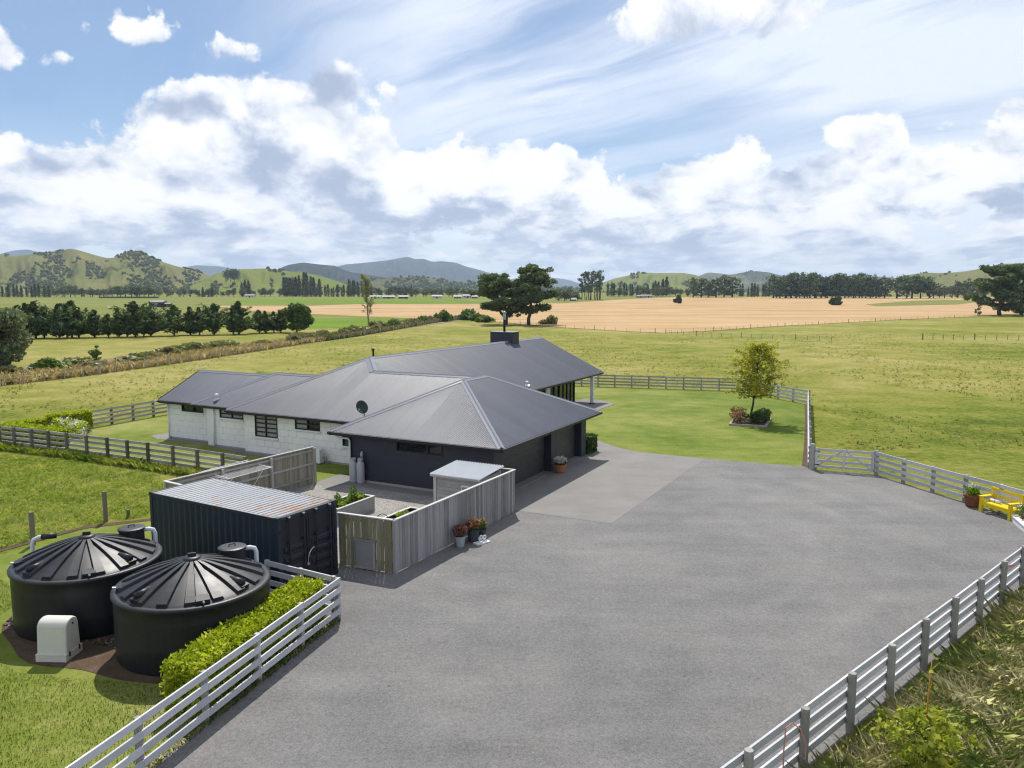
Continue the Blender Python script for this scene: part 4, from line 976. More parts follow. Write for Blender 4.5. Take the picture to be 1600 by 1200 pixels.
obj('fan_grille', MB().lathe([(0.26, 0), (0.26, 0.02), (0.22, 0.025)], 24), 'panel_grey', hp, (-0.1, -0.162, 0.37), (R(90), 0, 0))
obj('top_cover', MB().box(-0.43, 0.43, -0.17, 0.17, 0.72, 0.74), 'white_paint', hp)
obj('foot', MB().box(-0.36, -0.28, -0.2, 0.2, -0.06, 0.0), 'panel_grey', hp); obj('foot', MB().box(0.28, 0.36, -0.2, 0.2, -0.06, 0.0), 'panel_grey', hp)
obj('pipe_cover', MB().tube([(0.42, 0.1, 0.3), (0.62, 0.1, 0.3), (0.66, 0.1, 0.22), (0.66, 0.1, -0.05)], 0.05, 8), 'pvc_grey', hp)

# ------------------------------------------------------------------ post and rail fences
def rail_fence(name, label, posts, zs, rail_h=0.15, rail_t=0.045, side=1, rail_mat='painted_rail', post_mat='grey_post', post_h=1.22, post_w=0.13, round_r=None, group='post and rail fences', loose=0.012, double=False):
    bx, by = posts[0]; f = thing(name, label, 'fence', (bx, by, 0), 0.0, group)
    for i, (x, y) in enumerate(posts):
        j = min(i, len(posts) - 2); dx, dy = posts[j + 1][0] - posts[j][0], posts[j + 1][1] - posts[j][1]; a = math.atan2(dy, dx)
        if round_r: round_piece('post', post_mat, f, (x - bx, y - by, -0.05), round_r, post_h + 0.05 + 0.03 * random.random())
        else: piece('post', post_mat, f, (x - bx, y - by, -0.05), (post_w, post_w, post_h + 0.05 + 0.02 * random.random()), (0, 0, a))
    off = (round_r or post_w / 2) + rail_t / 2 + 0.002
    for i in range(len(posts) - 1):
        (x0, y0), (x1, y1) = posts[i], posts[i + 1]; L = math.hypot(x1 - x0, y1 - y0); a = math.atan2(y1 - y0, x1 - x0)
        nx, ny = math.sin(a) * side, -math.cos(a) * side       # side +1: right of the direction of travel
        for z in zs:
            piece('rail', rail_mat, f, ((x0 + x1) / 2 - bx + nx * off, (y0 + y1) / 2 - by + ny * off, z - rail_h / 2 + random.uniform(-loose, loose)), (L - 0.006, rail_t, rail_h), (0, random.uniform(-loose, loose) * 0.6, a))
    return f
def along(a, b, n): return [(a[0] + (b[0] - a[0]) * k / n, a[1] + (b[1] - a[1]) * k / n) for k in range(n + 1)]
Z4 = (1.125, 0.835, 0.545, 0.26)
rail_fence('rail_fence', 'white four rail fence between the clipped hedge and the driveway', [(-4.86, 20.6), (-5.40, 18.83), (-5.93, 17.06), (-6.46, 15.29), (-6.99, 13.52), (-7.52, 11.75), (-8.05, 9.98), (-8.58, 8.2)], Z4, side=-1, post_h=1.16, post_w=0.11)
rail_fence('rail_fence', 'short white rail fence behind the hedge, next to the front water tank', [(-5.0, 20.72), (-6.1, 21.35), (-7.28, 22.05)], Z4, side=-1, post_h=1.16, post_w=0.11)
rail_fence('rail_fence', 'grey rail fence with round posts beside the long grass bank', [(1.1, 9.62), (2.57, 10.95), (4.04, 12.28), (5.51, 13.61), (6.98, 14.94), (8.45, 16.27), (9.92, 17.6), (11.39, 18.93), (12.86, 20.26), (14.33, 21.59), (15.80, 22.92), (17.27, 24.25), (18.74, 25.58), (20.2, 26.9)], Z4, side=-1, round_r=0.085, post_h=1.27)
rail_fence('rail_fence', 'grey rail fence along the drive edge behind the yellow bench', along((18.28, 37.75), (21.25, 27.7), 6), Z4, side=1, post_h=1.2)
rail_fence('rail_fence', 'weathered rail fence running away beside the lawn from the gate', along((15.48, 39.15), (24.35, 62.4), 12), Z4, side=-1, post_h=1.22)
rail_fence('rail_fence', 'short angled rail fence behind the lone lawn tree', along((24.35, 62.4), (21.1, 71.4), 5), Z4, side=-1)
rail_fence('rail_fence', 'long grey rail fence at the far edge of the lawn', along((21.1, 71.4), (-1.0, 77.8), 14), Z4, side=-1, rail_mat='grey_rail')
rail_fence('rail_fence', 'old grey rail fence between the rough paddock and the garden lawn', [(-36.2, 48.0), (-34.4, 47.1), (-32.2, 46.0), (-30.59, 45.15), (-29.35, 44.6), (-27.98, 44.05), (-26.64, 43.45), (-25.2, 42.78), (-23.67, 42.05), (-22.14, 41.33), (-20.69, 40.62), (-19.27, 39.95), (-17.55, 39.05), (-15.92, 38.15), (-14.3, 37.25), (-12.9, 36.4)], Z4, side=-1, rail_mat='grey_rail', post_mat='post_wood')
rail_fence('rail_fence', 'grey rail fence between the garden hedge and the end of the white wing', along((-28.62, 51.3), (-25.2, 59.6), 5), Z4, side=1, rail_mat='grey_rail', post_mat='post_wood')
# farm gate
gt = thing('farm_gate', 'wooden farm gate with two diagonal braces beside the lawn corner', 'gate', (15.62, 38.92, 0), math.atan2(37.8 - 38.92, 18.22 - 15.62))
GL = 2.78
for z in (1.09, 0.80, 0.50, 0.22): piece('rail', 'painted_rail', gt, (GL / 2, 0, z - 0.06), (GL, 0.035, 0.12))
for x in (0.08, GL / 2, GL - 0.08): piece('stile', 'painted_rail', gt, (x, -0.038, 0.14), (0.13, 0.035, 1.04))
for sx in (-1, 1):
    L = math.hypot(GL / 2 - 0.15, 0.86); piece('brace', 'painted_rail', gt, (GL / 2 + sx * (GL / 4 - 0.03), 0.038, 0.66 - 0.05), (L, 0.035, 0.10), (0, sx * math.atan2(0.86, GL / 2 - 0.15), 0))
for z in (0.3, 1.0): obj('hinge', MB().box(-0.1, 0.25, -0.065, -0.058, z - 0.02, z + 0.02), 'black_rubber', gt)
round_piece('hinge_post', 'grey_post', gt, (-0.12, 0, 0), 0.12, 1.35)
round_piece('latch_post', 'grey_post', gt, (GL + 0.10, 0, 0), 0.10, 1.25)

# ------------------------------------------------------------------ paling fences round the yard
def paling_run(f, a, b, mat, org, h=1.74, front=1, rails=True, rail_mat='yard_paling', z0=0.03, w=0.145):
    """vertical palings from a to b; rails and posts stand on the other side from 'front' (+1: right of travel)"""
    L = math.hypot(b[0] - a[0], b[1] - a[1]); ang = math.atan2(b[1] - a[1], b[0] - a[0]); n = int(L / w)
    ux, uy = math.cos(ang), math.sin(ang); nx, ny = uy * front, -ux * front
    for k in range(n):
        d = (k + 0.5) * L / n
        piece('paling', mat, f, (a[0] + ux * d - org[0] + nx * (0.018 + 0.004 * (k % 2)), a[1] + uy * d - org[1] + ny * (0.018 + 0.004 * (k % 2)), z0 + random.uniform(-0.015, 0.015)), (L / n - 0.013 - 0.008 * random.random(), 0.02, h), (random.uniform(-.004, .004), random.uniform(-.006, .006), ang))
    cx, cy_ = (a[0] + b[0]) / 2 - org[0], (a[1] + b[1]) / 2 - org[1]
    piece('cap_rail', 'cap_timber', f, (cx, cy_, z0 + h + 0.006), (L + 0.08, 0.11, 0.035), (0, 0, ang))
    if rails:
        for z in (0.28, 0.95, 1.58): piece('rail', rail_mat, f, (cx - nx * 0.022, cy_ - ny * 0.022, z), (L - 0.01, 0.045, 0.095), (0, 0, ang))
        m = max(2, round(L / 2.3))
        for k in range(m + 1): piece('post', rail_mat, f, (a[0] + ux * L * k / m - org[0] - nx * 0.10, a[1] + uy * L * k / m - org[1] - ny * 0.10, 0), (0.11, 0.10, h + 0.0), (0, 0, ang))
pa, pb, pc = (-5.76, 24.86), (-3.78, 24.02), (0.10, 31.15)
f1 = thing('paling_fence', 'grey weathered paling fence running along the driveway to the garage corner', 'fence', (*pb, 0), 0, 'paling fences')
paling_run(f1, (pb[0] + 0.03, pb[1] + 0.06), pc, 'weathered_paling', pb, front=1)
piece('corner_post', 'weathered_paling', f1, (0.0, 0.0, 0.0), (0.10, 0.10, 1.78), (0, 0, R(61)))
paling_run(f1, pc, (pc[0] - 1.0, pc[1] + 0.5), 'weathered_paling', pb, front=1, rails=False)
f2 = thing('paling_fence', 'short mossy green paling fence between the container and the fence corner', 'fence', (*pa, 0), 0, 'paling fences')
paling_run(f2, pa, (pb[0] - 0.09, pb[1] + 0.03), 'mossy_paling', pa, front=1)
ang2 = math.atan2(pb[1] - pa[1], pb[0] - pa[0])
pn = obj('access_panel', MB().box(-0.33, 0.33, -0.012, 0.012, 0.06, 0.92), 'panel_grey', f2, (0.95 - 0.02, -0.39 - 0.115, 0.05), (0, 0, ang2))
for (a, b, c0, c1) in ((-0.40, 0.40, 0.0, 0.07), (-0.40, 0.40, 0.91, 0.98), (-0.40, -0.33, 0.07, 0.91), (0.33, 0.40, 0.07, 0.91)): obj('panel_frame', MB().box(a, b, -0.03, 0.02, c0, c1), 'weathered_paling', pn)
f3 = thing('paling_fence', 'yard fence with rails and posts showing, beside the clothes airer', 'fence', (-13.5, 29.2, 0), 0, 'paling fences')
paling_run(f3, (-9.5, 36.0), (-13.5, 29.2), 'yard_paling', (-13.5, 29.2), front=1, z0=0.02, rail_mat='grey_rail')
paling_run(f3, (-13.5, 29.2), (-12.3, 28.4), 'yard_paling', (-13.5, 29.2), front=1)

# ------------------------------------------------------------------ shipping container
ct = thing('shipping_container', 'dark blue black shipping container with a rusty pale grey roof', 'container', (-8.86, 24.5, 0.02), R(-30.6))
CL, CW, CH = 6.06, 2.44, 2.45
def corr_wall(L, H, pitch=0.278, depth=0.036):
    us = [0.0]; ys = [0.0]; x = 0.0; fl, sl = 0.072, 0.067
    while x < L - pitch:
        for du, yy in ((fl, 0.0), (fl + sl, depth), (2 * fl + sl, depth), (pitch, 0.0)): us.append(x + du); ys.append(yy)
        x += pitch
    us.append(L); ys.append(0.0)
    return np.array([[(u, y, 0.0) for u, y in zip(us, ys)], [(u, y, H) for u, y in zip(us, ys)]])
for nm, loc, rz, L in (('side_wall', (-CL / 2 + 0.1, -CW / 2 + 0.02, 0.14), 0, CL - 0.2), ('side_wall', (CL / 2 - 0.1, CW / 2 - 0.02, 0.14), PI, CL - 0.2), ('end_wall', (-CL / 2 + 0.02, CW / 2 - 0.1, 0.14), -PI / 2, CW - 0.2)):
    P = corr_wall(L, CH - 0.22); obj(nm, grid_mesh(nm, P.transpose(1, 0, 2), False), 'container_paint', ct, loc, (0, 0, rz))
for sx in (-1, 1):
    for sy in (-1, 1):
        obj('corner_post', MB().box(min(sx * (CL / 2), sx * (CL / 2 - 0.13)), max(sx * (CL / 2), sx * (CL / 2 - 0.13)), min(sy * CW / 2, sy * (CW / 2 - 0.11)), max(sy * CW / 2, sy * (CW / 2 - 0.11)), 0.12, CH - 0.12), 'container_paint', ct)
        for z in (0.0, CH - 0.118):
            x0, x1 = sorted((sx * (CL / 2 + 0.006), sx * (CL / 2 - 0.178))); y0, y1 = sorted((sy * (CW / 2 + 0.006), sy * (CW / 2 - 0.162)))
            cc = obj('corner_casting', MB().box(x0, x1, y0, y1, z, z + 0.118), 'container_paint', ct)
            obj('twistlock_slot', MB().box((x0 + x1) / 2 - 0.05, (x0 + x1) / 2 + 0.05, y0 - 0.003 if sy < 0 else y1, y0 if sy < 0 else y1 + 0.003, z + 0.04, z + 0.08), 'black_rubber', cc)
for sy in (-1, 1):
    y0, y1 = sorted((sy * CW / 2, sy * (CW / 2 - 0.06)))
    obj('bottom_rail', MB().box(-CL / 2 + 0.13, CL / 2 - 0.13, y0, y1, 0.0, 0.15), 'container_paint', ct)
    obj('top_rail', MB().box(-CL / 2 + 0.13, CL / 2 - 0.13, y0, y1, CH - 0.10, CH - 0.02), 'container_paint', ct)
obj('door_header', MB().box(CL / 2 - 0.10, CL / 2 - 0.005, -CW / 2 + 0.12, CW / 2 - 0.12, CH - 0.13, CH - 0.02), 'container_paint', ct)
obj('door_sill', MB().box(CL / 2 - 0.10, CL / 2 - 0.005, -CW / 2 + 0.12, CW / 2 - 0.12, 0.0, 0.13), 'container_paint', ct)
obj('end_header', MB().box(-CL / 2 + 0.005, -CL / 2 + 0.10, -CW / 2 + 0.12, CW / 2 - 0.12, CH - 0.13, CH - 0.02), 'container_paint', ct)
obj('floor', MB().box(-CL / 2 + 0.1, CL / 2 - 0.1, -CW / 2 + 0.07, CW / 2 - 0.07, 0.10, 0.15), 'bark', ct)
P = corr_wall(CL - 0.16, CW - 0.10, 0.209, 0.022); P = P[..., [0, 2, 1]]; P[..., 0] -= CL / 2 - 0.08; P[..., 1] -= CW / 2 - 0.05; P[..., 2] += CH - 0.028
obj('roof', grid_mesh('container_roof', P.transpose(1, 0, 2), False), 'container_roof_paint', ct)
obj('roof_edge', MB().box(-CL / 2 + 0.18, CL / 2 - 0.18, -CW / 2 + 0.001, -CW / 2 + 0.055, CH - 0.0195, CH - 0.008), 'container_roof_paint', ct)
for k, (y0, y1) in enumerate(((-CW / 2 + 0.125, -0.012), (0.012, CW / 2 - 0.125))):
    dr = obj('door', MB().box(CL / 2 - 0.07, CL / 2 - 0.035, y0, y1, 0.14, CH - 0.14), 'container_door_paint', ct)
    for (a, b, c0, c1) in ((y0, y0 + 0.06, 0.14, CH - 0.14), (y1 - 0.06, y1, 0.14, CH - 0.14), (y0 + 0.06, y1 - 0.06, CH - 0.22, CH - 0.14), (y0 + 0.06, y1 - 0.06, 0.14, 0.22)): obj('door_frame', MB().box(CL / 2 - 0.035, CL / 2 - 0.008, a, b, c0, c1), 'container_door_paint', dr)
    for z in (0.34, 0.66, 0.98, 1.30):
        X0, X1 = CL / 2 - 0.035, CL / 2 + 0.012
        obj('pressed_rib', MB().hexa([(X0, y0 + 0.09, z), (X0, y1 - 0.09, z), (X1, y1 - 0.12, z + 0.05), (X1, y0 + 0.12, z + 0.05)], [(X0, y0 + 0.09, z + 0.20), (X0, y1 - 0.09, z + 0.20), (X1, y1 - 0.12, z + 0.15), (X1, y0 + 0.12, z + 0.15)]), 'container_door_paint', dr)
    for q in (0.26, 0.80):
        y = y0 + (y1 - y0) * q
        obj('lock_rod', MB().tube([(CL / 2 + 0.035, y, 0.05), (CL / 2 + 0.035, y, CH - 0.04)], 0.02, 8), 'container_door_paint', dr)
        for z in (0.10, 0.8, 1.6, CH - 0.10): obj('rod_bracket', MB().box(CL / 2 - 0.01, CL / 2 + 0.055, y - 0.05, y + 0.05, z - 0.03, z + 0.03), 'container_door_paint', dr)
        obj('cam_lug', MB().box(CL / 2 - 0.005, CL / 2 + 0.065, y - 0.035, y + 0.035, CH - 0.085, CH - 0.045), 'galvanised', dr)
    for z in (0.3, 0.8, 1.4, 2.0):
        yh = y0 - 0.02 if k == 0 else y1 + 0.02
        obj('hinge', MB().box(CL / 2 - 0.006, CL / 2 + 0.02, yh - 0.06, yh + 0.06, z - 0.03, z + 0.03), 'container_door_paint', dr)
    if k == 0:
        obj('lock_handle', MB().tube([(CL / 2 + 0.06, 0.14, 1.22), (CL / 2 + 0.09, 0.02, 1.20), (CL / 2 + 0.10, -0.10, 1.10), (CL / 2 + 0.09, -0.13, 0.98)], 0.018, 8), 'galvanised', dr)
        obj('padlock', MB().box(CL / 2 + 0.05, CL / 2 + 0.09, -0.16, -0.10, 0.72, 0.80).tube([(CL / 2 + 0.07, -0.13, 0.80), (CL / 2 + 0.07, -0.13, 0.98)], 0.012, 6), 'galvanised', dr)

# ------------------------------------------------------------------ water tanks
def water_tank(label, x, y, rz, hatch_ang):
    w = thing('water_tank', label, 'water tank', (x, y, 0.02), 0.0, 'black plastic water tanks')
    Rr, zr, za = 1.86, 1.60, 2.22
    zf = lambda r: za - (za - zr) * (0.62 * (r / Rr) + 0.38 * (r / Rr) ** 2.2)
    obj('tank_wall', MB().lathe([(Rr - 0.03, 0), (Rr, 0.05), (Rr, 0.55), (Rr + 0.006, 0.6), (Rr, 0.65), (Rr, 1.15), (Rr + 0.006, 1.2), (Rr, 1.25), (Rr, 1.52), (Rr + 0.05, 1.56), (Rr + 0.055, 1.61), (Rr + 0.02, 1.645), (Rr - 0.06, 1.645)], 96), 'tank_plastic', w, smooth=True)
    dome = obj('dome', MB().lathe([(Rr - 0.02, 1.60)] + [(Rr * q, zf(Rr * q)) for q in (0.97, 0.9, 0.8, 0.65, 0.5, 0.35, 0.2, 0.1, 0.04)], 96), 'tank_plastic', w, smooth=True)
    n = 17
    for k in range(n):
        a = rz + 2 * PI * k / n; rs = np.linspace(0.17, Rr * 0.93, 9); m = MB(); lift = 0.072
        for i, r in enumerate(rs):
            hwid = 0.030 + 0.125 * (r / Rr); tw = hwid * 0.80
            for (o, hgt) in ((-hwid, -0.01), (-tw, lift), (tw, lift), (hwid, -0.01)):
                m.v.append((r * math.cos(a) - o * math.sin(a), r * math.sin(a) + o * math.cos(a), zf(r) + hgt))
        for i in range(len(rs) - 1):
            for j in range(3): q = i * 4 + j; m.f.append((q, q + 4, q + 5, q + 1))
        e = (len(rs) - 1) * 4; m.f += [(0, 1, 2, 3), (e, e + 3, e + 2, e + 1)]
        obj('rib', m, 'tank_plastic', dome)
    obj('centre_boss', MB().lathe([(0.24, za - 0.10), (0.22, za + 0.055), (0.16, za + 0.085), (0.02, za + 0.09)], 20), 'tank_plastic', dome, smooth=True)
    obj('lifting_lug', MB().box(-0.10, 0.10, -0.03, 0.03, za + 0.06, za + 0.17), 'tank_plastic', dome, rot=(0, 0, 0.3))
    hx, hy = 1.32 * math.cos(hatch_ang), 1.32 * math.sin(hatch_ang)
    h = obj('hatch', MB().lathe([(0.34, 1.75), (0.34, 2.10), (0.37, 2.11), (0.37, 2.16), (0.30, 2.18), (0.02, 2.185)], 28, hx, hy), 'tank_plastic', w, smooth=False)
    obj('lid_handle', MB().tube([(hx - 0.07, hy - 0.05, 2.18), (hx - 0.06, hy - 0.045, 2.235), (hx + 0.06, hy + 0.045, 2.235), (hx + 0.07, hy + 0.05, 2.18)], 0.016, 6), 'tank_plastic', h)
    da = hatch_ang - 0.62; px, py = math.cos(da), math.sin(da)
    obj('inlet_pipe', MB().tube([(hx + 0.30 * px, hy + 0.30 * py, 2.06), (hx + 0.46 * px, hy + 0.46 * py, 2.07), (hx + 0.58 * px, hy + 0.58 * py, 2.03), (hx + 0.62 * px, hy + 0.62 * py, 1.92), (hx + 0.62 * px, hy + 0.62 * py, 0.05)], 0.062, 12), 'pvc_white', w, smooth=True)
    for a, r0 in ((-2.05, 1.58), (-0.38, 1.55)):
        c, s_ = math.cos(a), math.sin(a)
        st = obj('overflow_stub', MB().tube([(c * (r0 - 0.34), s_ * (r0 - 0.34), zf(r0) + 0.13), (c * (r0 + 0.08), s_ * (r0 + 0.08), zf(r0) + 0.10)], 0.085, 14), 'tank_plastic', w, smooth=True)
        obj('stub_block', MB().box(-0.22, 0.14, -0.13, 0.13, -0.05, 0.07), 'tank_plastic', st, (c * r0, s_ * r0, zf(r0)), (0, 0.25, a))
    for a in (-1.05, -2.75):
        c, s_ = math.cos(a), math.sin(a)
        br = obj('rim_bracket', MB().box(-0.20, 0.10, -0.16, 0.16, -0.02, 0.075), 'tank_plastic', w, (c * 1.66, s_ * 1.66, zf(1.66)), (0, 0.15, a))
        obj('bolt', MB().tube([(0.06, 0, 0.03), (0.19, 0, 0.07)], 0.026, 8), 'galvanised', br)
    return w
water_tank('black water tank nearest the driveway fence, beside the clipped hedge', -8.22, 19.08, 0.26, 1.10)
water_tank('black water tank farther from the driveway, behind the cream pump cover', -11.9, 20.85, 0.20, 1.02)
obj_l = thing('pipe_riser', 'white plastic pipe elbow on the lawn behind the far water tank', 'pipe', (-14.25, 22.1, 0.02))
obj('riser', MB().tube([(0.0, 0.0, 0), (0, 0, 1.62), (0.04, 0.02, 1.74), (0.16, 0.08, 1.80), (0.34, 0.12, 1.80)], 0.06, 12), 'pvc_white', obj_l, smooth=True)
obj('black_joint', MB().tube([(0.24, 0.10, 1.80), (0.62, 0.18, 1.82)], 0.085, 12), 'tank_plastic', obj_l, smooth=True)

# pump cover: arched moulded box
p0, p1, p2 = Vector((-11.76, 18.16, 0)), Vector((-11.12, 17.92, 0)), Vector((-10.87, 18.43, 0))
pc_ = thing('pump_cover', 'cream plastic pump cover with a rounded top on the soil by the tanks', 'pump cover', tuple((p0 + p2) / 2 + Vector((0, 0, 0.02))), math.atan2((p2 - p1).y, (p2 - p1).x) + R(24))
def arch(w, h, d, z0=0.0, taper=0.05, n=12):
    prof = [(-w / 2, z0), (w / 2, z0)]; r = w * 0.42
    for k in range(n + 1):
        a = PI / 2 * k / n; prof.append((w / 2 - taper - r + r * math.cos(a) , h - r * 0.8 + r * 0.8 * math.sin(a)))
    for k in range(n + 1):
        a = PI / 2 + PI / 2 * k / n; prof.append((-w / 2 + taper + r + r * math.cos(a), h - r * 0.8 + r * 0.8 * math.sin(a)))
    m = MB(); N = len(prof); ins = 0.045
    rings = [(-d / 2, 0.90, 0.03), (-d / 2 + ins * 0.5, 0.97, 0.012), (-d / 2 + ins * 1.6, 1.0, 0.0), (d / 2 - ins * 1.6, 1.0, 0.0), (d / 2 - ins * 0.5, 0.97, 0.012), (d / 2, 0.90, 0.03)]
    for (y, sc, dz) in rings:
        for (x, z) in prof: m.v.append((x * sc, y, z if z <= z0 else z - dz * (z / h)))
    for i in range(len(rings) - 1):
        for k in range(N): a, b = i * N + k, i * N + (k + 1) % N; m.f.append((a, b, b + N, a + N))
    m.f.append(tuple(range(N))); m.f.append(tuple(range((len(rings) - 1) * N, len(rings) * N))[::-1]); return m
obj('hood', arch(0.62, 1.03, 0.74, 0.16), 'cream_plastic', pc_, (0, 0, 0), smooth=False)
obj('base_tray', MB().box(-0.335, 0.335, -0.385, 0.385, 0.0, 0.19), 'cream_plastic', pc_)
obj('seam', MB().box(-0.342, 0.342, -0.392, 0.392, 0.165, 0.185), 'cream_plastic', pc_)
obj('vent_hole', MB().lathe([(0.028, 0), (0.028, 0.012)], 12), 'black_rubber', pc_, (0.02, -0.372, 0.86), (R(90), 0, 0))
for x in (-0.2, 0.2): obj('clip', MB().box(x - 0.02, x + 0.02, -0.405, -0.388, 0.1, 0.22), 'black_rubber', pc_)
obj('tap', MB().tube([(0.30, -0.1, 0.3), (0.46, -0.1, 0.3)], 0.03, 8).tube([(0.43, -0.1, 0.26), (0.43, -0.1, 0.40)], 0.016, 6), 'pvc_grey', pc_)
obj('outlet_pipe', MB().tube([(0.32, 0.08, 0.22), (0.48, 0.08, 0.22), (0.55, 0.08, 0.15), (0.55, 0.08, 0.0)], 0.03, 8), 'pvc_white', pc_, smooth=True)

# ------------------------------------------------------------------ garden shed, planters and other yard things
sh = hthing('garden_shed', 'small white slatted shed with a zinc roof behind the paling fence', 'shed', -0.50, -2.05, 0.03)
SX, SY = 1.05, 0.92
obj('frame', MB().box(-SX + 0.03, SX - 0.03, -SY + 0.03, SY - 0.03, 0.0, 1.66), 'panel_grey', sh)
for k in range(11):
    z = 0.04 + 0.152 * k; hgt = 0.138
    piece('board', 'shed_board', sh, (0, -SY + 0.012, z), (2 * SX - 0.26, 0.022, hgt), (-0.07, 0, 0))
    piece('board', 'shed_board', sh, (SX - 0.012, 0, z), (0.022, 2 * SY - 0.2, hgt), (0, 0.07, 0))
for x, y in ((-SX + 0.05, -SY + 0.05), (SX - 0.05, -SY + 0.05), (SX - 0.05, SY - 0.05), (-SX + 0.05, SY - 0.05)): piece('corner_post', 'cap_timber', sh, (x, y, 0), (0.13, 0.13, 1.72))
us = np.arange(-SX - 0.12, SX + 0.121, 0.02); zr_ = 0.024 * np.sin(us * 2 * PI / 0.13)
P = np.stack([np.stack([us, np.full_like(us, -SY - 0.16), 1.76 + zr_], -1), np.stack([us, np.full_like(us, SY + 0.14), 1.90 + zr_], -1)], 1)
obj('roof', grid_mesh('shed_roof', P), 'zinc_roof', sh)
obj('roof_edge', MB().box(-SX - 0.1, SX + 0.1, -SY - 0.13, -SY - 0.06, 1.66, 1.74), 'cap_timber', sh)
ld = hthing('step_ladder', 'white folding step ladder leaning on the small shed', 'ladder', 0.02, -3.16, 0.03)
for x in (-0.2, 0.2): obj('stile', MB().tube([(x * 1.15, -0.22, 0), (x * 0.8, 0.05, 1.42)], 0.02, 6), 'white_paint', ld)
for k in range(4): t = 0.2 + 0.22 * k; obj('tread', MB().box(-0.19, 0.19, -0.22 + 0.27 * t - 0.05, -0.22 + 0.27 * t + 0.05, 1.42 * t, 1.42 * t + 0.03), 'white_paint', ld)
obj('top_plate', MB().box(-0.18, 0.18, -0.02, 0.14, 1.40, 1.44), 'white_paint', ld)

def planter(label, x, y, rz, L, W, H, mat, soil=True):
    p = thing('planter_box', label, 'planter', (x, y, 0.03), rz, 'raised planters in the gravel yard'); t = 0.05
    for (a, b, c, d) in ((-L / 2, L / 2, -W / 2, -W / 2 + t), (-L / 2, L / 2, W / 2 - t, W / 2), (-L / 2, -L / 2 + t, -W / 2 + t, W / 2 - t), (L / 2 - t, L / 2, -W / 2 + t, W / 2 - t)): obj('side', MB().box(a, b, c, d, 0, H), mat, p)
    for (a, b, c, d) in ((-L / 2 - 0.02, L / 2 + 0.02, -W / 2 - 0.02, -W / 2 + 0.09), (-L / 2 - 0.02, L / 2 + 0.02, W / 2 - 0.09, W / 2 + 0.02), (-L / 2 - 0.02, -L / 2 + 0.09, -W / 2 + 0.09, W / 2 - 0.09), (L / 2 - 0.09, L / 2 + 0.02, -W / 2 + 0.09, W / 2 - 0.09)): obj('rim', MB().box(a, b, c, d, H, H + 0.03), 'cap_timber', p)
    obj('soil', MB().box(-L / 2 + t, L / 2 - t, -W / 2 + t, W / 2 - t, 0.0, H - 0.12), 'bare_soil', p)
    return p
pl1 = planter('grey planter box full of lettuce and herbs behind the container', -6.75, 30.6, R(62), 2.3, 1.05, 0.58, 'planter_grey')
pl2 = planter('dark planter box of bare soil just inside the paling fence corner', -4.02, 27.95, R(61), 2.0, 0.95, 0.76, 'slate_pot')
rg5 = np.random.default_rng(55)
def veg(parent, n, L, W, z, mat, size, name='lettuce', hgt=0.16):
    for k in range(n):
        c = np.array([rg5.uniform(-L / 2, L / 2), rg5.uniform(-W / 2, W / 2), z])
        q = in_ball(60, rg5, 0.3) * np.array([0.17, 0.17, hgt]) + c + (0, 0, hgt * 0.6)
        obj(name, np_mesh(name, leaf_quads(q, size, rg5, 1.5), 4), mat, parent)
veg(pl1, 14, 1.9, 0.75, 0.48, 'lettuce_leaf', 0.11); veg(pl1, 4, 1.9, 0.75, 0.5, 'shrub_leaf', 0.09, 'herb', 0.3); veg(pl2, 2, 0.5, 0.3, 0.66, 'lettuce_leaf', 0.10)
hoop = thing('hose_hoop', 'thin black hose hoop standing between the planters', 'hose', (-4.75, 27.0, 0.03))
obj('loop', MB().tube([(-0.2 + 0.25 * (1 - math.cos(PI * k / 10)), 0.12 * k / 10, 0.0 + (0.75 if 0 < k < 10 else 0.0) + 0.33 * math.sin(PI * k / 10)) for k in range(11)], 0.014, 6), 'black_rubber', hoop)
# wall-mounted clothes airer on the yard fence
ar = thing('clothes_airer', 'white wire clothes airer folded out from the yard fence', 'clothes line', (-12.45, 31.1, 0), math.atan2(33.35 - 31.1, -11.3 + 12.45))
AL, AW, AZ = 2.5, 0.95, 1.53
obj('frame', MB().tube([(0, 0, AZ), (AL, 0, AZ), (AL, -AW, AZ - 0.02), (0, -AW, AZ - 0.02), (0, 0, AZ)], 0.017, 6), 'white_paint', ar)
obj('wall_bar', MB().tube([(-0.05, 0.52, AZ + 0.14), (AL + 0.05, 0.52, AZ + 0.14)], 0.018, 6), 'white_paint', ar)
for x in (0.1, AL - 0.1): obj('arm', MB().tube([(x, 0.52, AZ + 0.12), (x, -AW, AZ - 0.02)], 0.014, 6), 'white_paint', ar)
for k in range(9): y = -AW * (k + 1) / 10; obj('line_wire', MB().tube([(0, y, AZ - 0.01), (AL, y, AZ - 0.01)], 0.006, 4), 'white_paint', ar)
for x in (0.4, AL - 0.4): obj('stand', MB().tube([(x, -AW + 0.1, AZ - 0.02), (x, 0.30, 0.02)], 0.018, 6), 'white_paint', ar)

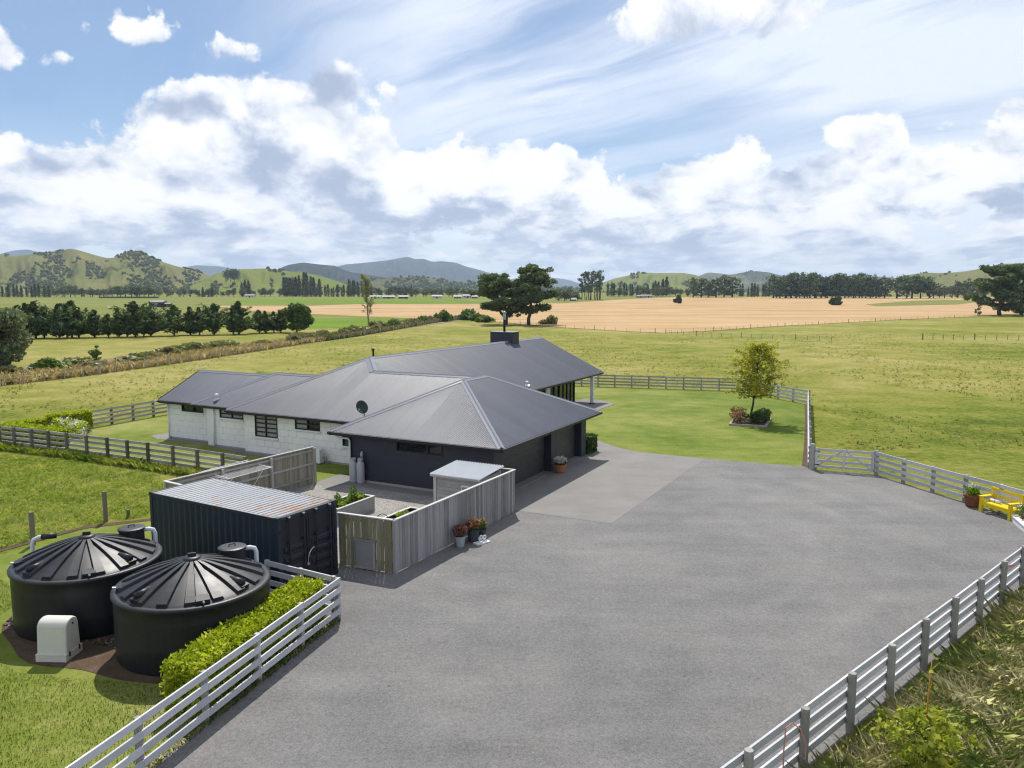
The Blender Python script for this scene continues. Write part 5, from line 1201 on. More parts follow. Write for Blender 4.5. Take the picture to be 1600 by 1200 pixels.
# ------------------------------------------------------------------ pots, bench and small things by the drive
def pot_plant(name, label, x, y, prof, pmat, plants, group='potted plants', z=0.016, k=1.0):
    p = thing(name, label, 'potted plant', (x, y, z), 0, group); p.scale = (k, k, k)
    obj('pot', MB().lathe(prof, 24), pmat, p, smooth=False)
    top = prof[-1][1]; obj('soil', MB().lathe([(prof[-1][0] * 0.9, top - 0.06), (prof[-1][0] * 0.9, top - 0.03)], 20), 'bare_soil', p)
    for (nm, mat, n, rad, cz, hz, size) in plants:
        q = in_ball(n, rg5, 0.35) * np.array([rad, rad, hz]) + (0, 0, cz)
        obj(nm, np_mesh(nm, leaf_quads(q, size, rg5, 1.4), 4), mat, p)['kind'] = 'stuff'
    return p
pot_plant('potted_flowers', 'pale grey pot of dark red flowers against the paling fence', -1.86, 26.75, [(0.16, 0), (0.21, 0.36), (0.235, 0.37), (0.235, 0.42)], 'pale_pot', [('foliage', 'shrub_leaf', 300, 0.28, 0.55, 0.2, 0.07), ('flowers', 'red_petal', 520, 0.34, 0.66, 0.24, 0.06)], k=0.88)
pot_plant('potted_flowers', 'dark square pot of amber and red flowers by the fence', -1.42, 27.30, [(0.22, 0), (0.26, 0.46), (0.28, 0.47), (0.28, 0.52)], 'slate_pot', [('foliage', 'shrub_leaf', 320, 0.32, 0.66, 0.22, 0.07), ('flowers', 'amber_petal', 420, 0.36, 0.80, 0.22, 0.06), ('red_flowers', 'red_petal', 260, 0.34, 0.76, 0.2, 0.06)], k=0.85)
pot_plant('potted_flowers', 'small pot of yellow green flowers at the end of the pot row', -1.12, 27.72, [(0.12, 0), (0.16, 0.30), (0.18, 0.31), (0.18, 0.34)], 'slate_pot', [('foliage', 'shrub_leaf', 200, 0.22, 0.5, 0.2, 0.06), ('flowers', 'amber_petal', 90, 0.22, 0.62, 0.14, 0.05)])
orn = thing('garden_ornament', 'white scrolled ornament standing beside the dark flower pot', 'ornament', (-1.08, 27.12, 0.016), R(40))
def helix(cx, cz, r, a0, a1, n=16): return [(cx + r * (1 - 0.6 * k / n) * math.cos(a0 + (a1 - a0) * k / n), 0, cz + r * (1 - 0.6 * k / n) * math.sin(a0 + (a1 - a0) * k / n)) for k in range(n + 1)]
obj('scroll', MB().tube([(-0.12, 0, 0.02)] + helix(-0.07, 0.22, 0.09, PI, 3.4 * PI), 0.024, 8), 'white_paint', orn, smooth=True)
obj('scroll', MB().tube([(0.08, 0, 0.02)] + helix(0.10, 0.20, 0.085, PI, 3.2 * PI), 0.024, 8), 'white_paint', orn, smooth=True)
obj('plinth', MB().box(-0.34, 0.26, -0.16, 0.12, 0, 0.05), 'white_paint', orn)
pot_plant('potted_flowers', 'terracotta pot of white flowers between the two garage doors', 2.45, 38.25, [(0.20, 0), (0.25, 0.06), (0.30, 0.34), (0.33, 0.35), (0.33, 0.42)], 'terracotta', [('foliage', 'dark_hedge_leaf', 260, 0.3, 0.55, 0.18, 0.08), ('flowers', 'white_petal', 330, 0.36, 0.66, 0.18, 0.08)])
pot_plant('potted_plant', 'brown pot with bright green plant at the end of the bench', 19.62, 31.95, [(0.22, 0), (0.25, 0.05), (0.31, 0.42), (0.345, 0.43), (0.345, 0.52)], 'brown_pot', [('foliage', 'lettuce_leaf', 420, 0.30, 0.64, 0.2, 0.07), ('flowers', 'white_petal', 40, 0.28, 0.9, 0.1, 0.05)])
pot_plant('potted_plant', 'brown pot of white daisies at the near end of the yellow bench', 20.25, 29.25, [(0.22, 0), (0.28, 0.34), (0.31, 0.35), (0.31, 0.42)], 'brown_pot', [('foliage', 'shrub_leaf', 500, 0.45, 0.55, 0.3, 0.07), ('flowers', 'white_petal', 90, 0.48, 0.62, 0.3, 0.05)])
tb = thing('kerb_timber', 'white painted timber kerb near the daisies at the drive edge', 'kerb', (19.75, 28.9, 0.015), math.atan2(-1.4, -0.45))
obj('timber', MB().box(-0.95, 0.95, -0.11, 0.11, 0, 0.22), 'white_paint', tb); obj('capping', MB().box(-0.98, 0.98, -0.14, 0.14, 0.22, 0.26), 'white_paint', tb)
# yellow bench facing the drive
bn = thing('bench', 'bright yellow wooden garden bench facing the driveway', 'bench', (20.02, 30.62, 0.016), math.atan2(30.0 - 31.3, 20.08 - 19.72))
BL = 1.46
def yb(name, x0, x1, y0, y1, z0, z1): return obj(name, MB().box(x0, x1, y0, y1, z0, z1), 'yellow_paint', bn)
for sx in (-1, 1):
    x0, x1 = sorted((sx * BL / 2, sx * (BL / 2 - 0.11)))
    yb('leg', x0, x1, -0.36, -0.25, 0, 0.64); yb('leg', x0, x1, 0.22, 0.33, 0, 1.0)
    yb('armrest', x0 - 0.02, x1 + 0.02, -0.40, 0.22, 0.64, 0.68)
    yb('side_rail', x0 + 0.02, x1 - 0.02, -0.25, 0.22, 0.32, 0.42)
for k in range(5): yb('seat_slat', -BL / 2 + 0.11, BL / 2 - 0.11, -0.30 + 0.105 * k, -0.21 + 0.105 * k, 0.42, 0.45)
yb('front_apron', -BL / 2 + 0.11, BL / 2 - 0.11, -0.335, -0.305, 0.28, 0.43)
yb('top_rail', -BL / 2 + 0.11, BL / 2 - 0.11, 0.25, 0.30, 0.88, 0.99); yb('lower_rail', -BL / 2 + 0.11, BL / 2 - 0.11, 0.25, 0.30, 0.48, 0.55)
for k in range(9): x = -BL / 2 + 0.19 + (BL - 0.38) * k / 8; yb('back_slat', x - 0.05, x + 0.05, 0.262, 0.288, 0.55, 0.88)
cu = thing('rolled_paper', 'white rolled bundle lying on the seat of the yellow bench', 'bundle', (19.93, 30.95, 0.466), math.atan2(30.0 - 31.3, 20.08 - 19.72))
obj('roll', MB().lathe([(0.03, -0.28), (0.06, -0.28), (0.066, -0.1), (0.064, 0.1), (0.06, 0.28), (0.03, 0.28)], 14), 'fabric_white', cu, (0, 0, 0.066), (0, R(90), 0), smooth=True)
obj('band', MB().lathe([(0.069, -0.02), (0.069, 0.02)], 14), 'pvc_grey', cu, (0.05, 0, 0.066), (0, R(90), 0))
# clipped box hedge at the garage corner, cords on the near fence
cd = thing('pink_cord', 'faded pink cord looped over the near grey rail fence', 'cord', (4.9, 13.0, 0.3))
obj('loop', MB().tube([(0.0, -0.02, -0.1), (0.02, 0.04, 0.5), (0.06, 0.10, 0.9), (0.2, 0.16, 0.96), (0.34, 0.12, 0.86), (0.42, 0.05, 0.6), (0.40, 0.0, 0.35)], 0.012, 6), 'pink_cord', cd)
rb = thing('ribbon', 'small orange ribbon tied on the grey fence rail', 'ribbon', (14.35, 21.55, 1.15))
obj('tails', MB().hexa([(0, 0, 0), (0.28, 0.05, 0.05), (0.30, 0.05, 0.01), (0.02, 0, -0.05)], [(0, 0.01, 0.01), (0.28, 0.06, 0.06), (0.30, 0.06, 0.02), (0.02, 0.01, -0.04)]), 'pink_cord', rb)
# near wire fence by the rough paddock
wf = thing('wire_fence', 'low wire fence with dark wooden posts behind the water tanks', 'fence', (-17.3, 26.9, 0))
wp = [(-19.2, 23.4), (-17.3, 26.9), (-16.2, 29.8), (-14.9, 31.6)]
for x, y in wp[:3]: round_piece('post', 'post_wood', wf, (x + 17.3, y - 26.9, -0.05), 0.085, 1.28)
for z in (0.35, 0.65, 0.95, 1.15): obj('wire', MB().tube([(x + 17.3, y - 26.9, z) for x, y in wp], 0.0015, 4, False), 'pvc_grey', wf)
piece('stub', 'post_wood', wf, (-15.6 + 17.3, 30.4 - 26.9, 0), (0.1, 0.1, 0.35), (0.2, 0.1, 0))

# ------------------------------------------------------------------ trees and plants
ORD1 = 'first second third fourth fifth sixth seventh eighth ninth tenth eleventh twelfth thirteenth fourteenth fifteenth sixteenth seventeenth eighteenth nineteenth'.split()
def ordinal(n):
    if n < 20: return ORD1[n - 1]
    t = {2: ('twentieth', 'twenty'), 3: ('thirtieth', 'thirty'), 4: ('fortieth', 'forty')}[n // 10]
    return t[0] if n % 10 == 0 else t[1] + '-' + ORD1[n % 10 - 1]
def branch_tube(m, a, b, r0, r1, sag=0.0, n=4, k=7, wob=0.06, rg=None):
    a, b = Vector(a), Vector(b); L = (b - a).length; pts = []; rs = []
    for i in range(n + 1):
        t = i / n; p = a.lerp(b, t) + Vector((0, 0, sag * math.sin(PI * t) * L))
        if 0 < i < n and rg is not None: p += Vector(rg.normal(size=3) * wob * L * 0.5)
        pts.append(p); rs.append(r0 + (r1 - r0) * t)
    m.tube(pts, rs, k); return pts
def tree_parts(root, trunk, crown, bmat, lmat):
    obj('trunk', trunk, bmat, root, smooth=True); obj('crown', crown, lmat, root); return root
def big_pine(name, label, cat, x, y, H, Rw, seed, stems=((0, 0),), low=0.12, mat='pine_leaf', leaf=0.36, dens=95, group=None, flat_top=True, z0=0.0, lean=(0, 0)):
    rg = np.random.default_rng(seed); m = MB(); cs = []; rs = []
    for (sx, sy) in stems:
        top = Vector((sx * 2.0 + lean[0], sy * 2.0 + lean[1], H * 0.84)); tr = branch_tube(m, (sx * 0.3, sy * 0.3, -0.1), top, H * 0.034, H * 0.010, 0, 7, 10, 0.05, rg)
        nl = 15 if len(stems) == 1 else 11
        for k in range(nl):
            f = low + (0.97 - low) * ((k + 0.5) / nl) ** 0.85; i = min(int(f * 7), 6); p = tr[i].lerp(tr[i + 1], f * 7 - i)
            a = k * 2.4 + rg.uniform(-0.4, 0.4); prof = (1.0 - 0.55 * max(0, (f - 0.5) / 0.5) ** 1.5) * (0.72 + 0.28 * min(1, f / 0.3)); ln = Rw * prof * rg.uniform(0.62, 1.12)
            dz = (0.06 + 0.75 * f) * ln * rg.uniform(0.35, 0.85) - (0.28 * ln if f < 0.25 else 0)
            e = p + Vector((math.cos(a) * ln, math.sin(a) * ln, min(dz, H * 0.99 - p.z)))
            bp = branch_tube(m, p, e, H * 0.013 * (1.2 - f * 0.6), H * 0.003, 0.05, 5, 6, 0.10, rg)
            for q in range(9):
                t = 0.28 + 0.74 * (q + rg.random()) / 9; i2 = min(int(t * 5), 4); c = bp[i2].lerp(bp[i2 + 1], min(t * 5 - i2, 1.1))
                o = rg.normal(size=3) * np.array([1.0, 1.0, 0.45]) * Rw * 0.12; c = np.array(c) + o
                if q % 2 == 0: branch_tube(m, bp[i2], c, H * 0.004, H * 0.0015, 0, 2, 4, 0.0, rg)
                r = Rw * rg.uniform(0.10, 0.18); cs.append(c + (0, 0, r * 0.25)); rs.append((r * 1.2, r * 1.2, r * 0.62))
        for q in range(9):
            c = np.array(top) + rg.normal(size=3) * np.array([Rw * 0.26, Rw * 0.26, H * 0.03]) + (0, 0, H * 0.09); r = Rw * rg.uniform(0.12, 0.2); cs.append(c); rs.append((r * 1.2, r * 1.2, r * 0.62))
    pts = clump_pts(cs, rs, dens, rg, 0.35)
    root = thing(name, label, cat, (x, y, z0), 0, group)
    return tree_parts(root, m, np_mesh('crown', leaf_quads(pts, leaf, rg, 2.0, 0.25), 4), 'bark', mat)
big_pine('pine_tree', 'broad dark pine with two leaning trunks, the left of the pair', 'tree', -1.8, 231, 15.0, 7.8, 3, ((-0.9, 0.1), (0.35, -0.3)), 0.20, lean=(-2.0, 0))
big_pine('pine_tree', 'tall flat topped pine with one straight trunk at the golden field edge', 'tree', 4.9, 227.5, 17.4, 8.8, 5, ((0, 0),), 0.24, lean=(2.0, 0))
big_pine('pine_tree', 'large spreading dark tree with several trunks at the golden field corner', 'tree', 202.5, 320, 20.6, 11.0, 8, ((-0.5, 0), (0.6, 0.2)), 0.14, leaf=0.5, dens=60)
big_pine('pine_tree', 'tall dark tree cut by the picture edge beside the spreading one', 'tree', 217.5, 329, 21.5, 10.0, 9, ((0, 0),), 0.12, leaf=0.5, dens=60)

def conifer_mesh(H, Rb, rg, leaf, n_br=120, low=0.10, upturn=0.35):
    m = MB(); branch_tube(m, (0, 0, -0.1), (rg.normal() * 0.1, rg.normal() * 0.1, H * 0.97), H * 0.024, H * 0.004, 0, 5, 7, 0.02, rg)
    P = []
    ph = rg.uniform(0, 6.28); bump = [rg.uniform(0.65, 1.25) for _ in range(9)]
    for k in range(n_br):
        f = low + (1 - low) * (k + rg.random()) / n_br; a = k * 2.399 + rg.uniform(-0.5, 0.5)
        side = bump[int((a + ph) / (2 * PI) * 5) % 9] * (0.8 + 0.4 * math.sin(f * 15 + a + ph))
        ln = Rb * (1 - f) ** 0.92 * min(1.0, 0.6 + f * 3.0) * side * rg.uniform(0.7, 1.25) + 0.12
        b = np.array([0, 0, f * H]); d = np.array([math.cos(a), math.sin(a), upturn * rg.uniform(0.5, 2.2)])
        if k % 4 == 0: m.tube([tuple(b), tuple(b + d * ln * 0.7)], [H * 0.004, H * 0.0015], 4)
        nl = int(16 + 44 * ln / Rb); t = rg.random(nl) ** 0.65
        P.append(b + d * (ln * t)[:, None] + rg.normal(size=(nl, 3)) * np.array([0.085, 0.085, 0.075]) * (0.3 + ln * (1.1 - 0.6 * t[:, None])))
    return m, leaf_quads(np.concatenate(P), leaf, rg, 2.1)
belt = [(24, 480, 529), (37, 476, 529), (51, 474, 528), (65, 482, 528), (88, 477, 528), (101, 479, 528), (108, 473, 527), (119, 482, 527), (144, 486, 527), (166, 492, 526.5), (182, 483, 526), (195, 492, 526), (208, 474, 526), (221, 489, 525), (232, 480, 525), (269, 479, 524), (295, 481, 523), (309, 482, 523), (332, 477, 522.5), (362, 482, 522), (371, 473, 522), (403, 486, 520), (413, 487, 520), (426, 488, 519), (437, 486, 519), (10, 488, 530), (-6, 482, 530)]
protos = []
for v in range(6):
    rg = np.random.default_rng(100 + v); m, q = conifer_mesh(7.0, 2.3 + 0.6 * (v % 3), rg, 0.24, 150, 0.06 + 0.03 * (v % 2), 0.25 + 0.15 * (v % 3)); protos.append((m.mesh('trunk', True), np_mesh('crown', q, 4)))
for tm, cm in protos: tm.materials.append(MATS['bark']); cm.materials.append(MATS['cypress_leaf'])
for i, (px, top, b) in enumerate(sorted(belt)):
    y = 9 * 1200 / (b - 460); x = (px - 800) / 1200 * 0.9933 * y + 0.0; h = (b - top) / 1200 * y * 1.03
    r = thing('shelterbelt_conifer', 'dark conifer in the left shelter belt, %s from its left end' % ordinal(i + 1), 'tree', (x, y, 0), random.random() * 6.28, 'shelter belt conifers')
    k = h / 7.0; w = k * random.uniform(1.1, 1.45); r.scale = (w, w, k); tm, cm = protos[i % 6]
    obj('trunk', tm, None, r); obj('crown', cm, None, r)

def round_tree(name, label, cat, x, y, H, Rx, seed, mat, leaf, dens=110, clumps=26, low=0.15, bmat='bark', group=None, trunk_r=None, shell=0.5, rz=(1, 1), z0=0.0, limb=True, crown_f=0.5):
    rg = np.random.default_rng(seed); m = MB(); tr = trunk_r or H * 0.03
    tt = branch_tube(m, (0, 0, -0.05), (rg.normal() * 0.05 * H, rg.normal() * 0.03 * H, H * 0.8), tr, tr * 0.25, 0, 5, 8, 0.03, rg)
    cs = []; rs = []; cz = H * (low + 1) / 2; hz = H * (1 - low) / 2
    for k in range(clumps):
        d = in_ball(1, rg, 0.45)[0] * np.array([Rx * 0.78, Rx * 0.78 * rz[1], hz * 0.80]); c = d + np.array([0, 0, cz]); r = Rx * rg.uniform(0.22, 0.40)
        cs.append(c); rs.append((r, r, r * 0.8))
        if limb and k % 2 == 0:
            f = float(np.clip(c[2] / H * 0.8, 0.2, 0.9)); i = min(int(f * 5), 4); branch_tube(m, tt[i], c * np.array([0.85, 0.85, 1]), tr * 0.4, tr * 0.08, 0.03, 3, 5, 0.06, rg)
    pts = clump_pts(cs, rs, dens, rg, shell); pts = pts[pts[:, 2] > 0.02]
    root = thing(name, label, cat, (x, y, z0), 0, group)
    return tree_parts(root, m, np_mesh('crown', leaf_quads(pts, leaf, rg, 1.7), 4), bmat, mat)
round_tree('roadside_tree', 'large grey green tree at the left edge beyond the paddock', 'tree', -59.3, 88.5, 8.6, 4.4, 21, 'greygreen_leaf', 0.22, 330, 30, 0.02)
round_tree('broadleaf_tree', 'round dark green tree closing the end of the shelter belt', 'tree', -50.6, 181, 7.2, 3.8, 22, 'shrub_leaf', 0.36, 170, 30, 0.03)
round_tree('lone_shrub', 'single upright green shrub on the dry verge', 'shrub', -55.6, 102.5, 2.5, 0.95, 23, 'shrub_leaf', 0.16, 700, 14, 0.0)
round_tree('field_bush', 'round dark bush alone in the golden field', 'shrub', 115.5, 537, 6.2, 3.2, 24, 'far_leaf', 0.7, 70, 16, 0.0, z0=float(rise(537)))
round_tree('field_bush', 'low wide dark bush in the golden field by the pine row', 'shrub', 211, 500, 5.0, 5.6, 25, 'far_leaf', 0.7, 60, 16, 0.0, z0=float(rise(500)))
round_tree('small_conifer', 'small green conifer beside the spreading tree', 'tree', 191, 316, 5.2, 1.5, 26, 'cypress_leaf', 0.4, 120, 12, 0.0)
# slender half-bare poplar
def poplar():
    rg = np.random.default_rng(33); m = MB(); tr = branch_tube(m, (0, 0, 0), (-0.8, 0, 13.4), 0.24, 0.04, 0, 8, 8, 0.015, rg); cs = []; rs = []
    for k in range(46):
        f = 0.22 + 0.76 * (k / 45); i = min(int(f * 8), 7); p = tr[i].lerp(tr[i + 1], f * 8 - i); a = rg.uniform(0, 6.28)
        ln = (1.9 if k % 9 != 4 or f > 0.5 else 3.2) * (0.5 + 0.6 * math.sin(PI * min(1, f * 0.95))) * rg.uniform(0.5, 1.1)
        if f < 0.45 and k % 2: a = rg.uniform(-0.6, 0.6)
        e = p + Vector((math.cos(a) * ln * 0.8, math.sin(a) * ln * 0.8, ln * 0.9)); branch_tube(m, p, e, 0.05, 0.015, 0, 3, 5, 0.05, rg)
        for t in (0.55, 0.8, 1.0):
            if rg.random() < 0.45 + 0.5 * f: c = np.array(p.lerp(e, t)); cs.append(c); rs.append((0.55, 0.55, 0.6))
    root = thing('poplar', 'tall slender half bare poplar rising behind the left wire fence', 'tree', (-38.2, 205.5, 0))
    tree_parts(root, m, np_mesh('crown', leaf_quads(clump_pts(cs, rs, 46, rg, 0.2), 0.26, rg, 1.5), 4), 'pale_bark', 'poplar_leaf')
poplar()
# young tree in its bed on the lawn
def lawn_tree():
    rg = np.random.default_rng(41); m = MB(); H = 5.75
    tr = branch_tube(m, (0, 0, 0), (0.42, 0, H * 0.93), 0.085, 0.016, 0, 9, 9, 0.012, rg); cs = []; rs = []
    for k in range(120):
        f = 0.31 + 0.68 * (k / 119); i = min(int(f * 9), 8); p = tr[i].lerp(tr[i + 1], f * 9 - i); a = k * 2.399 + rg.uniform(-0.5, 0.5)
        prof = math.sin(PI * (0.24 + 0.74 * (f - 0.31) / 0.69)) ** 0.75; ln = 2.15 * prof * rg.uniform(0.55, 1.0) + 0.15
        if math.cos(a) > 0.2: ln *= 1.12
        up = rg.uniform(0.05, 0.55) * (0.4 + f)
        e = p + Vector((math.cos(a) * ln, math.sin(a) * ln, up * ln * 0.8)); bp = branch_tube(m, p, e, 0.026 * (1.15 - f * 0.6), 0.004, 0.03, 4, 5, 0.06, rg)
        for q in range(5):
            t = 0.28 + 0.72 * (q + rg.random()) / 5; i2 = min(int(t * 4), 3); c = np.array(bp[i2].lerp(bp[i2 + 1], t * 4 - i2)) + rg.normal(size=3) * 0.10
            cs.append(c); r = rg.uniform(0.16, 0.30); rs.append((r, r, r * 0.7))
    root = thing('lawn_tree', 'young golden green tree standing alone in a planted bed on the lawn', 'tree', (17.0, 54.0, 0.02))
    tree_parts(root, m, np_mesh('crown', leaf_quads(clump_pts(cs, rs, 330, rg, 0.1), 0.095, rg, 1.5), 4), 'bark', 'autumn_leaf')
lawn_tree()
# far trees: a few shapes, one metre tall, scaled
def far_proto(kind, seed):
    rg = np.random.default_rng(seed); m = MB(); P = []
    if kind == 'conifer':
        m.tube([(0, 0, 0), (0, 0, 0.95)], [0.022, 0.004], 5)
        for k in range(90):
            f = 0.06 + 0.94 * k / 90; a = k * 2.4; r = 0.23 * (1 - f) ** 0.75 * rg.uniform(0.6, 1.25) + 0.008; P.append(np.array([0, 0, f]) + np.array([math.cos(a), math.sin(a), 0.2]) * (r * rg.random((9, 1))) + rg.normal(size=(9, 3)) * 0.012)
        P = np.concatenate(P); lf = 0.045
    elif kind == 'pine':
        branch_tube(m, (0, 0, 0), (0.02, 0, 0.9), 0.026, 0.006, 0, 4, 6, 0.02, rg); cs = []; rs = []
        for k in range(26):
            f = 0.10 + 0.86 * k / 26; a = k * 2.4; r = 0.25 * math.sin(PI * (0.28 + 0.66 * (f - 0.1) / 0.9)) * rg.uniform(0.4, 1.1); e = np.array([math.cos(a) * r, math.sin(a) * r, f + 0.03]); cs.append(e); rs.append((0.09, 0.09, 0.075)); m.tube([(0, 0, f - 0.05), tuple(e)], [0.007, 0.002], 4)
        P = clump_pts(cs, rs, 3600, rg, 0.3); lf = 0.045
    elif kind == 'gum':
        for s in (-0.05, 0.05): branch_tube(m, (s * 0.6, 0, 0), (s * 1.6, 0, 0.9), 0.018, 0.005, 0, 4, 6, 0.02, rg)
        cs = []; rs = []
        for k in range(22):
            f = 0.30 + 0.66 * rg.random() ** 0.8; a = rg.uniform(0, 6.28); r = rg.uniform(0.03, 0.17) * (0.6 + 0.5 * f); cs.append(np.array([math.cos(a) * r, math.sin(a) * r, f])); rs.append((0.07, 0.07, 0.06))
        P = clump_pts(cs, rs, 3600, rg, 0.3); lf = 0.04
    elif kind == 'poplar':
        m.tube([(0, 0, 0), (0, 0, 0.95)], [0.016, 0.004], 5); f = rg.random(420) ** 0.8 * 0.95 + 0.05; a = rg.uniform(0, 6.28, 420); r = 0.10 * np.sin(PI * (0.12 + 0.85 * f)) * rg.random(420) ** 0.5; P = np.stack([np.cos(a) * r, np.sin(a) * r, f], 1); lf = 0.04
    else:
        branch_tube(m, (0, 0, 0), (0, 0, 0.7), 0.03, 0.01, 0, 3, 6, 0.02, rg); cs = []; rs = []
        for k in range(20):
            d = in_ball(1, rg, 0.4)[0] * np.array([0.34, 0.34, 0.36]); cs.append(d + (0, 0, 0.52)); q = rg.uniform(0.11, 0.19); rs.append((q, q, q * 0.85))
        P = clump_pts(cs, rs, 1500, rg, 0.5); P = P[P[:, 2] > 0.01]; lf = 0.055
    t = m.mesh('trunk', True); c = np_mesh('crown', leaf_quads(P, lf, rg, 1.7), 4); t.materials.append(MATS['bark']); return t, c
FAR = {}
for kind in ('conifer', 'pine', 'gum', 'poplar', 'round'):
    for v in range(3):
        for mt in (('far_leaf', 'far_leaf_pale') if kind in ('round', 'poplar') else ('far_leaf',)):
            t, c = far_proto(kind, 200 + v * 7 + len(kind)); c.materials.append(MATS[mt]); FAR[kind, v, mt] = (t, c)
def far_tree(kind, px, top, base, D, width, label, group, mat='far_leaf', name=None, z=None):
    zz = float(rise(D)) if z is None else z
    h = (base - top) / 1200 * D; x = (px - 800) / 1200 * 0.9933 * D
    r = thing(name or {'conifer': 'conifer', 'pine': 'pine_tree', 'gum': 'gum_tree', 'poplar': 'poplar', 'round': 'broadleaf_tree'}[kind], label, 'tree', (x, D, zz - 0.2), random.random() * 6.28, group)
    r.scale = (h * width, h * width, h); t, c = FAR[kind, random.randrange(3), mat]
    obj('trunk', t, None, r); obj('crown', c, None, r)
rr = random.Random(5)
def row(kind, x0, x1, n, t0, t1, base, D, width, label, group, mat='far_leaf', jit=2.5):
    for k in range(n):
        f = (k + 0.5) / n; lab = label + ', ' + ordinal(k + 1) + ' from the left'; far_tree(kind, x0 + (x1 - x0) * f + rr.uniform(-jit, jit), t0 + (t1 - t0) * f + rr.uniform(-3.5, 3.5), base, D * rr.uniform(0.985, 1.02), width * rr.uniform(0.85, 1.2), lab.replace('%', ''), group, mat)
row('pine', 1203, 1385, 19, 427, 429, 464.5, 800, 1.25, 'tall dark pine in the long row beyond the golden field', 'pines in the long row beyond the golden field')
row('pine', 1207, 1380, 14, 434, 436, 464.5, 830, 1.3, 'shorter pine of the rank behind the long dark row', 'rear pines of the long row')
row('round', 1396, 1458, 5, 428, 426, 464.5, 780, 1.15, 'big round dark tree at the end of the pine row', 'big round trees at the end of the pine row')
row('round', 1455, 1540, 9, 443, 441, 464, 800, 1.1, 'lower broadleaf tree between pine row and spreading tree', 'lower trees near the spreading tree', 'far_leaf_pale')
row('round', 1490, 1545, 5, 434, 436, 464, 830, 1.0, 'taller dark tree behind the lower trees by the spreading tree', 'taller trees near the spreading tree')
row('pine', 1078, 1150, 6, 436, 433, 464.5, 850, 1.4, 'broad open pine in the small group beyond the field bush', 'open pines beyond the field bush')
row('conifer', 1152, 1205, 9, 446, 444, 464, 880, 0.9, 'low dark conifer linking the open pines to the long row', 'low conifers before the long row')
row('conifer', 948, 1003, 10, 443, 446, 464, 950, 0.75, 'pointed dark conifer in the hedge right of the gum trees', 'pointed conifers right of the gum trees')
row('conifer', 1012, 1042, 6, 444, 436, 464, 960, 1.0, 'dark conifer of the clump behind the white buildings', 'conifers behind the white buildings')
row('round', 950, 1080, 13, 452, 450, 465, 930, 1.1, 'pale low tree along the far edge of the golden field', 'low trees along the far field edge', 'far_leaf_pale')
row('gum', 908, 942, 7, 427, 424, 468, 700, 0.85, 'tall thin gum tree in the clump by the golden field', 'gum trees by the golden field')
row('round', 872, 905, 6, 452, 456, 470, 640, 1.2, 'low green shrub tree left of the gum trees', 'shrub trees left of the gum trees')
row('round', 780, 905, 12, 449, 452, 467, 800, 1.2, 'dim grey green tree behind the two pines', 'trees behind the two pines', 'far_leaf_pale')
row('round', 568, 760, 24, 451, 454, 467, 880, 1.1, 'grey green tree in the wood behind the farm buildings', 'trees behind the farm buildings', 'far_leaf_pale')
row('conifer', 575, 650, 6, 450, 452, 467, 900, 0.8, 'small dark conifer in the wood behind the farm buildings', 'conifers behind the farm buildings')
row('conifer', 441, 470, 8, 437, 434, 465, 900, 1.0, 'dark pine in the dense block below the green spur', 'dark pines below the green spur')
row('conifer', 473, 500, 6, 428, 440, 465, 930, 1.0, 'tall dark pine of the second block below the green spur', 'tall pines of the second block')
row('poplar', 470, 566, 22, 449, 450, 466, 880, 1.5, 'thin pale poplar in the hazy row below the green spur', 'pale poplars below the green spur', 'far_leaf_pale')
row('conifer', 541, 562, 5, 438, 438, 462, 1000, 0.9, 'dark conifer of the small block left of the slender poplar', 'conifers left of the slender poplar')
row('conifer', -20, 78, 15, 447, 446, 466, 850, 1.0, 'dark conifer of the shelter wood below the left hills', 'conifers below the left hills')
row('round', 70, 245, 24, 449, 449, 466, 880, 1.15, 'hazy broadleaf tree along the foot of the left hills', 'trees along the foot of the left hills', 'far_leaf_pale')
row('round', 245, 440, 20, 451, 453, 465, 900, 1.1, 'small tree along the hill foot past the dark farm shed', 'trees past the dark farm shed', 'far_leaf_pale')
row('conifer', 308, 335, 6, 453, 452, 465, 880, 1.0, 'dark conifer of the small clump past the dark farm shed', 'conifers past the dark farm shed')
row('conifer', 374, 390, 4, 441, 440, 463, 920, 1.0, 'dark conifer of the tall clump at the hill foot', 'tall conifers at the hill foot')
for k_, (px, tp) in enumerate(((354, 419), (361, 418), (367, 418), (371, 420))): far_tree('round', px, tp, 441, 1480, 0.75, 'tall dark tree of the clump on the green spur, ' + ordinal(k_ + 1) + ' from the left', 'trees standing on the green spur', z=9 + (460 - 441) / 1200 * 1480)
# clipped hedge line across the far pasture
hl = obj('hedge_line', MB().box(-425, -365, 795, 799, float(rise(797)) - 0.2, float(rise(797)) + 1.7), 'far_leaf'); tag(hl, 'long low dark hedge across the far pasture below the hills', 'hedge')

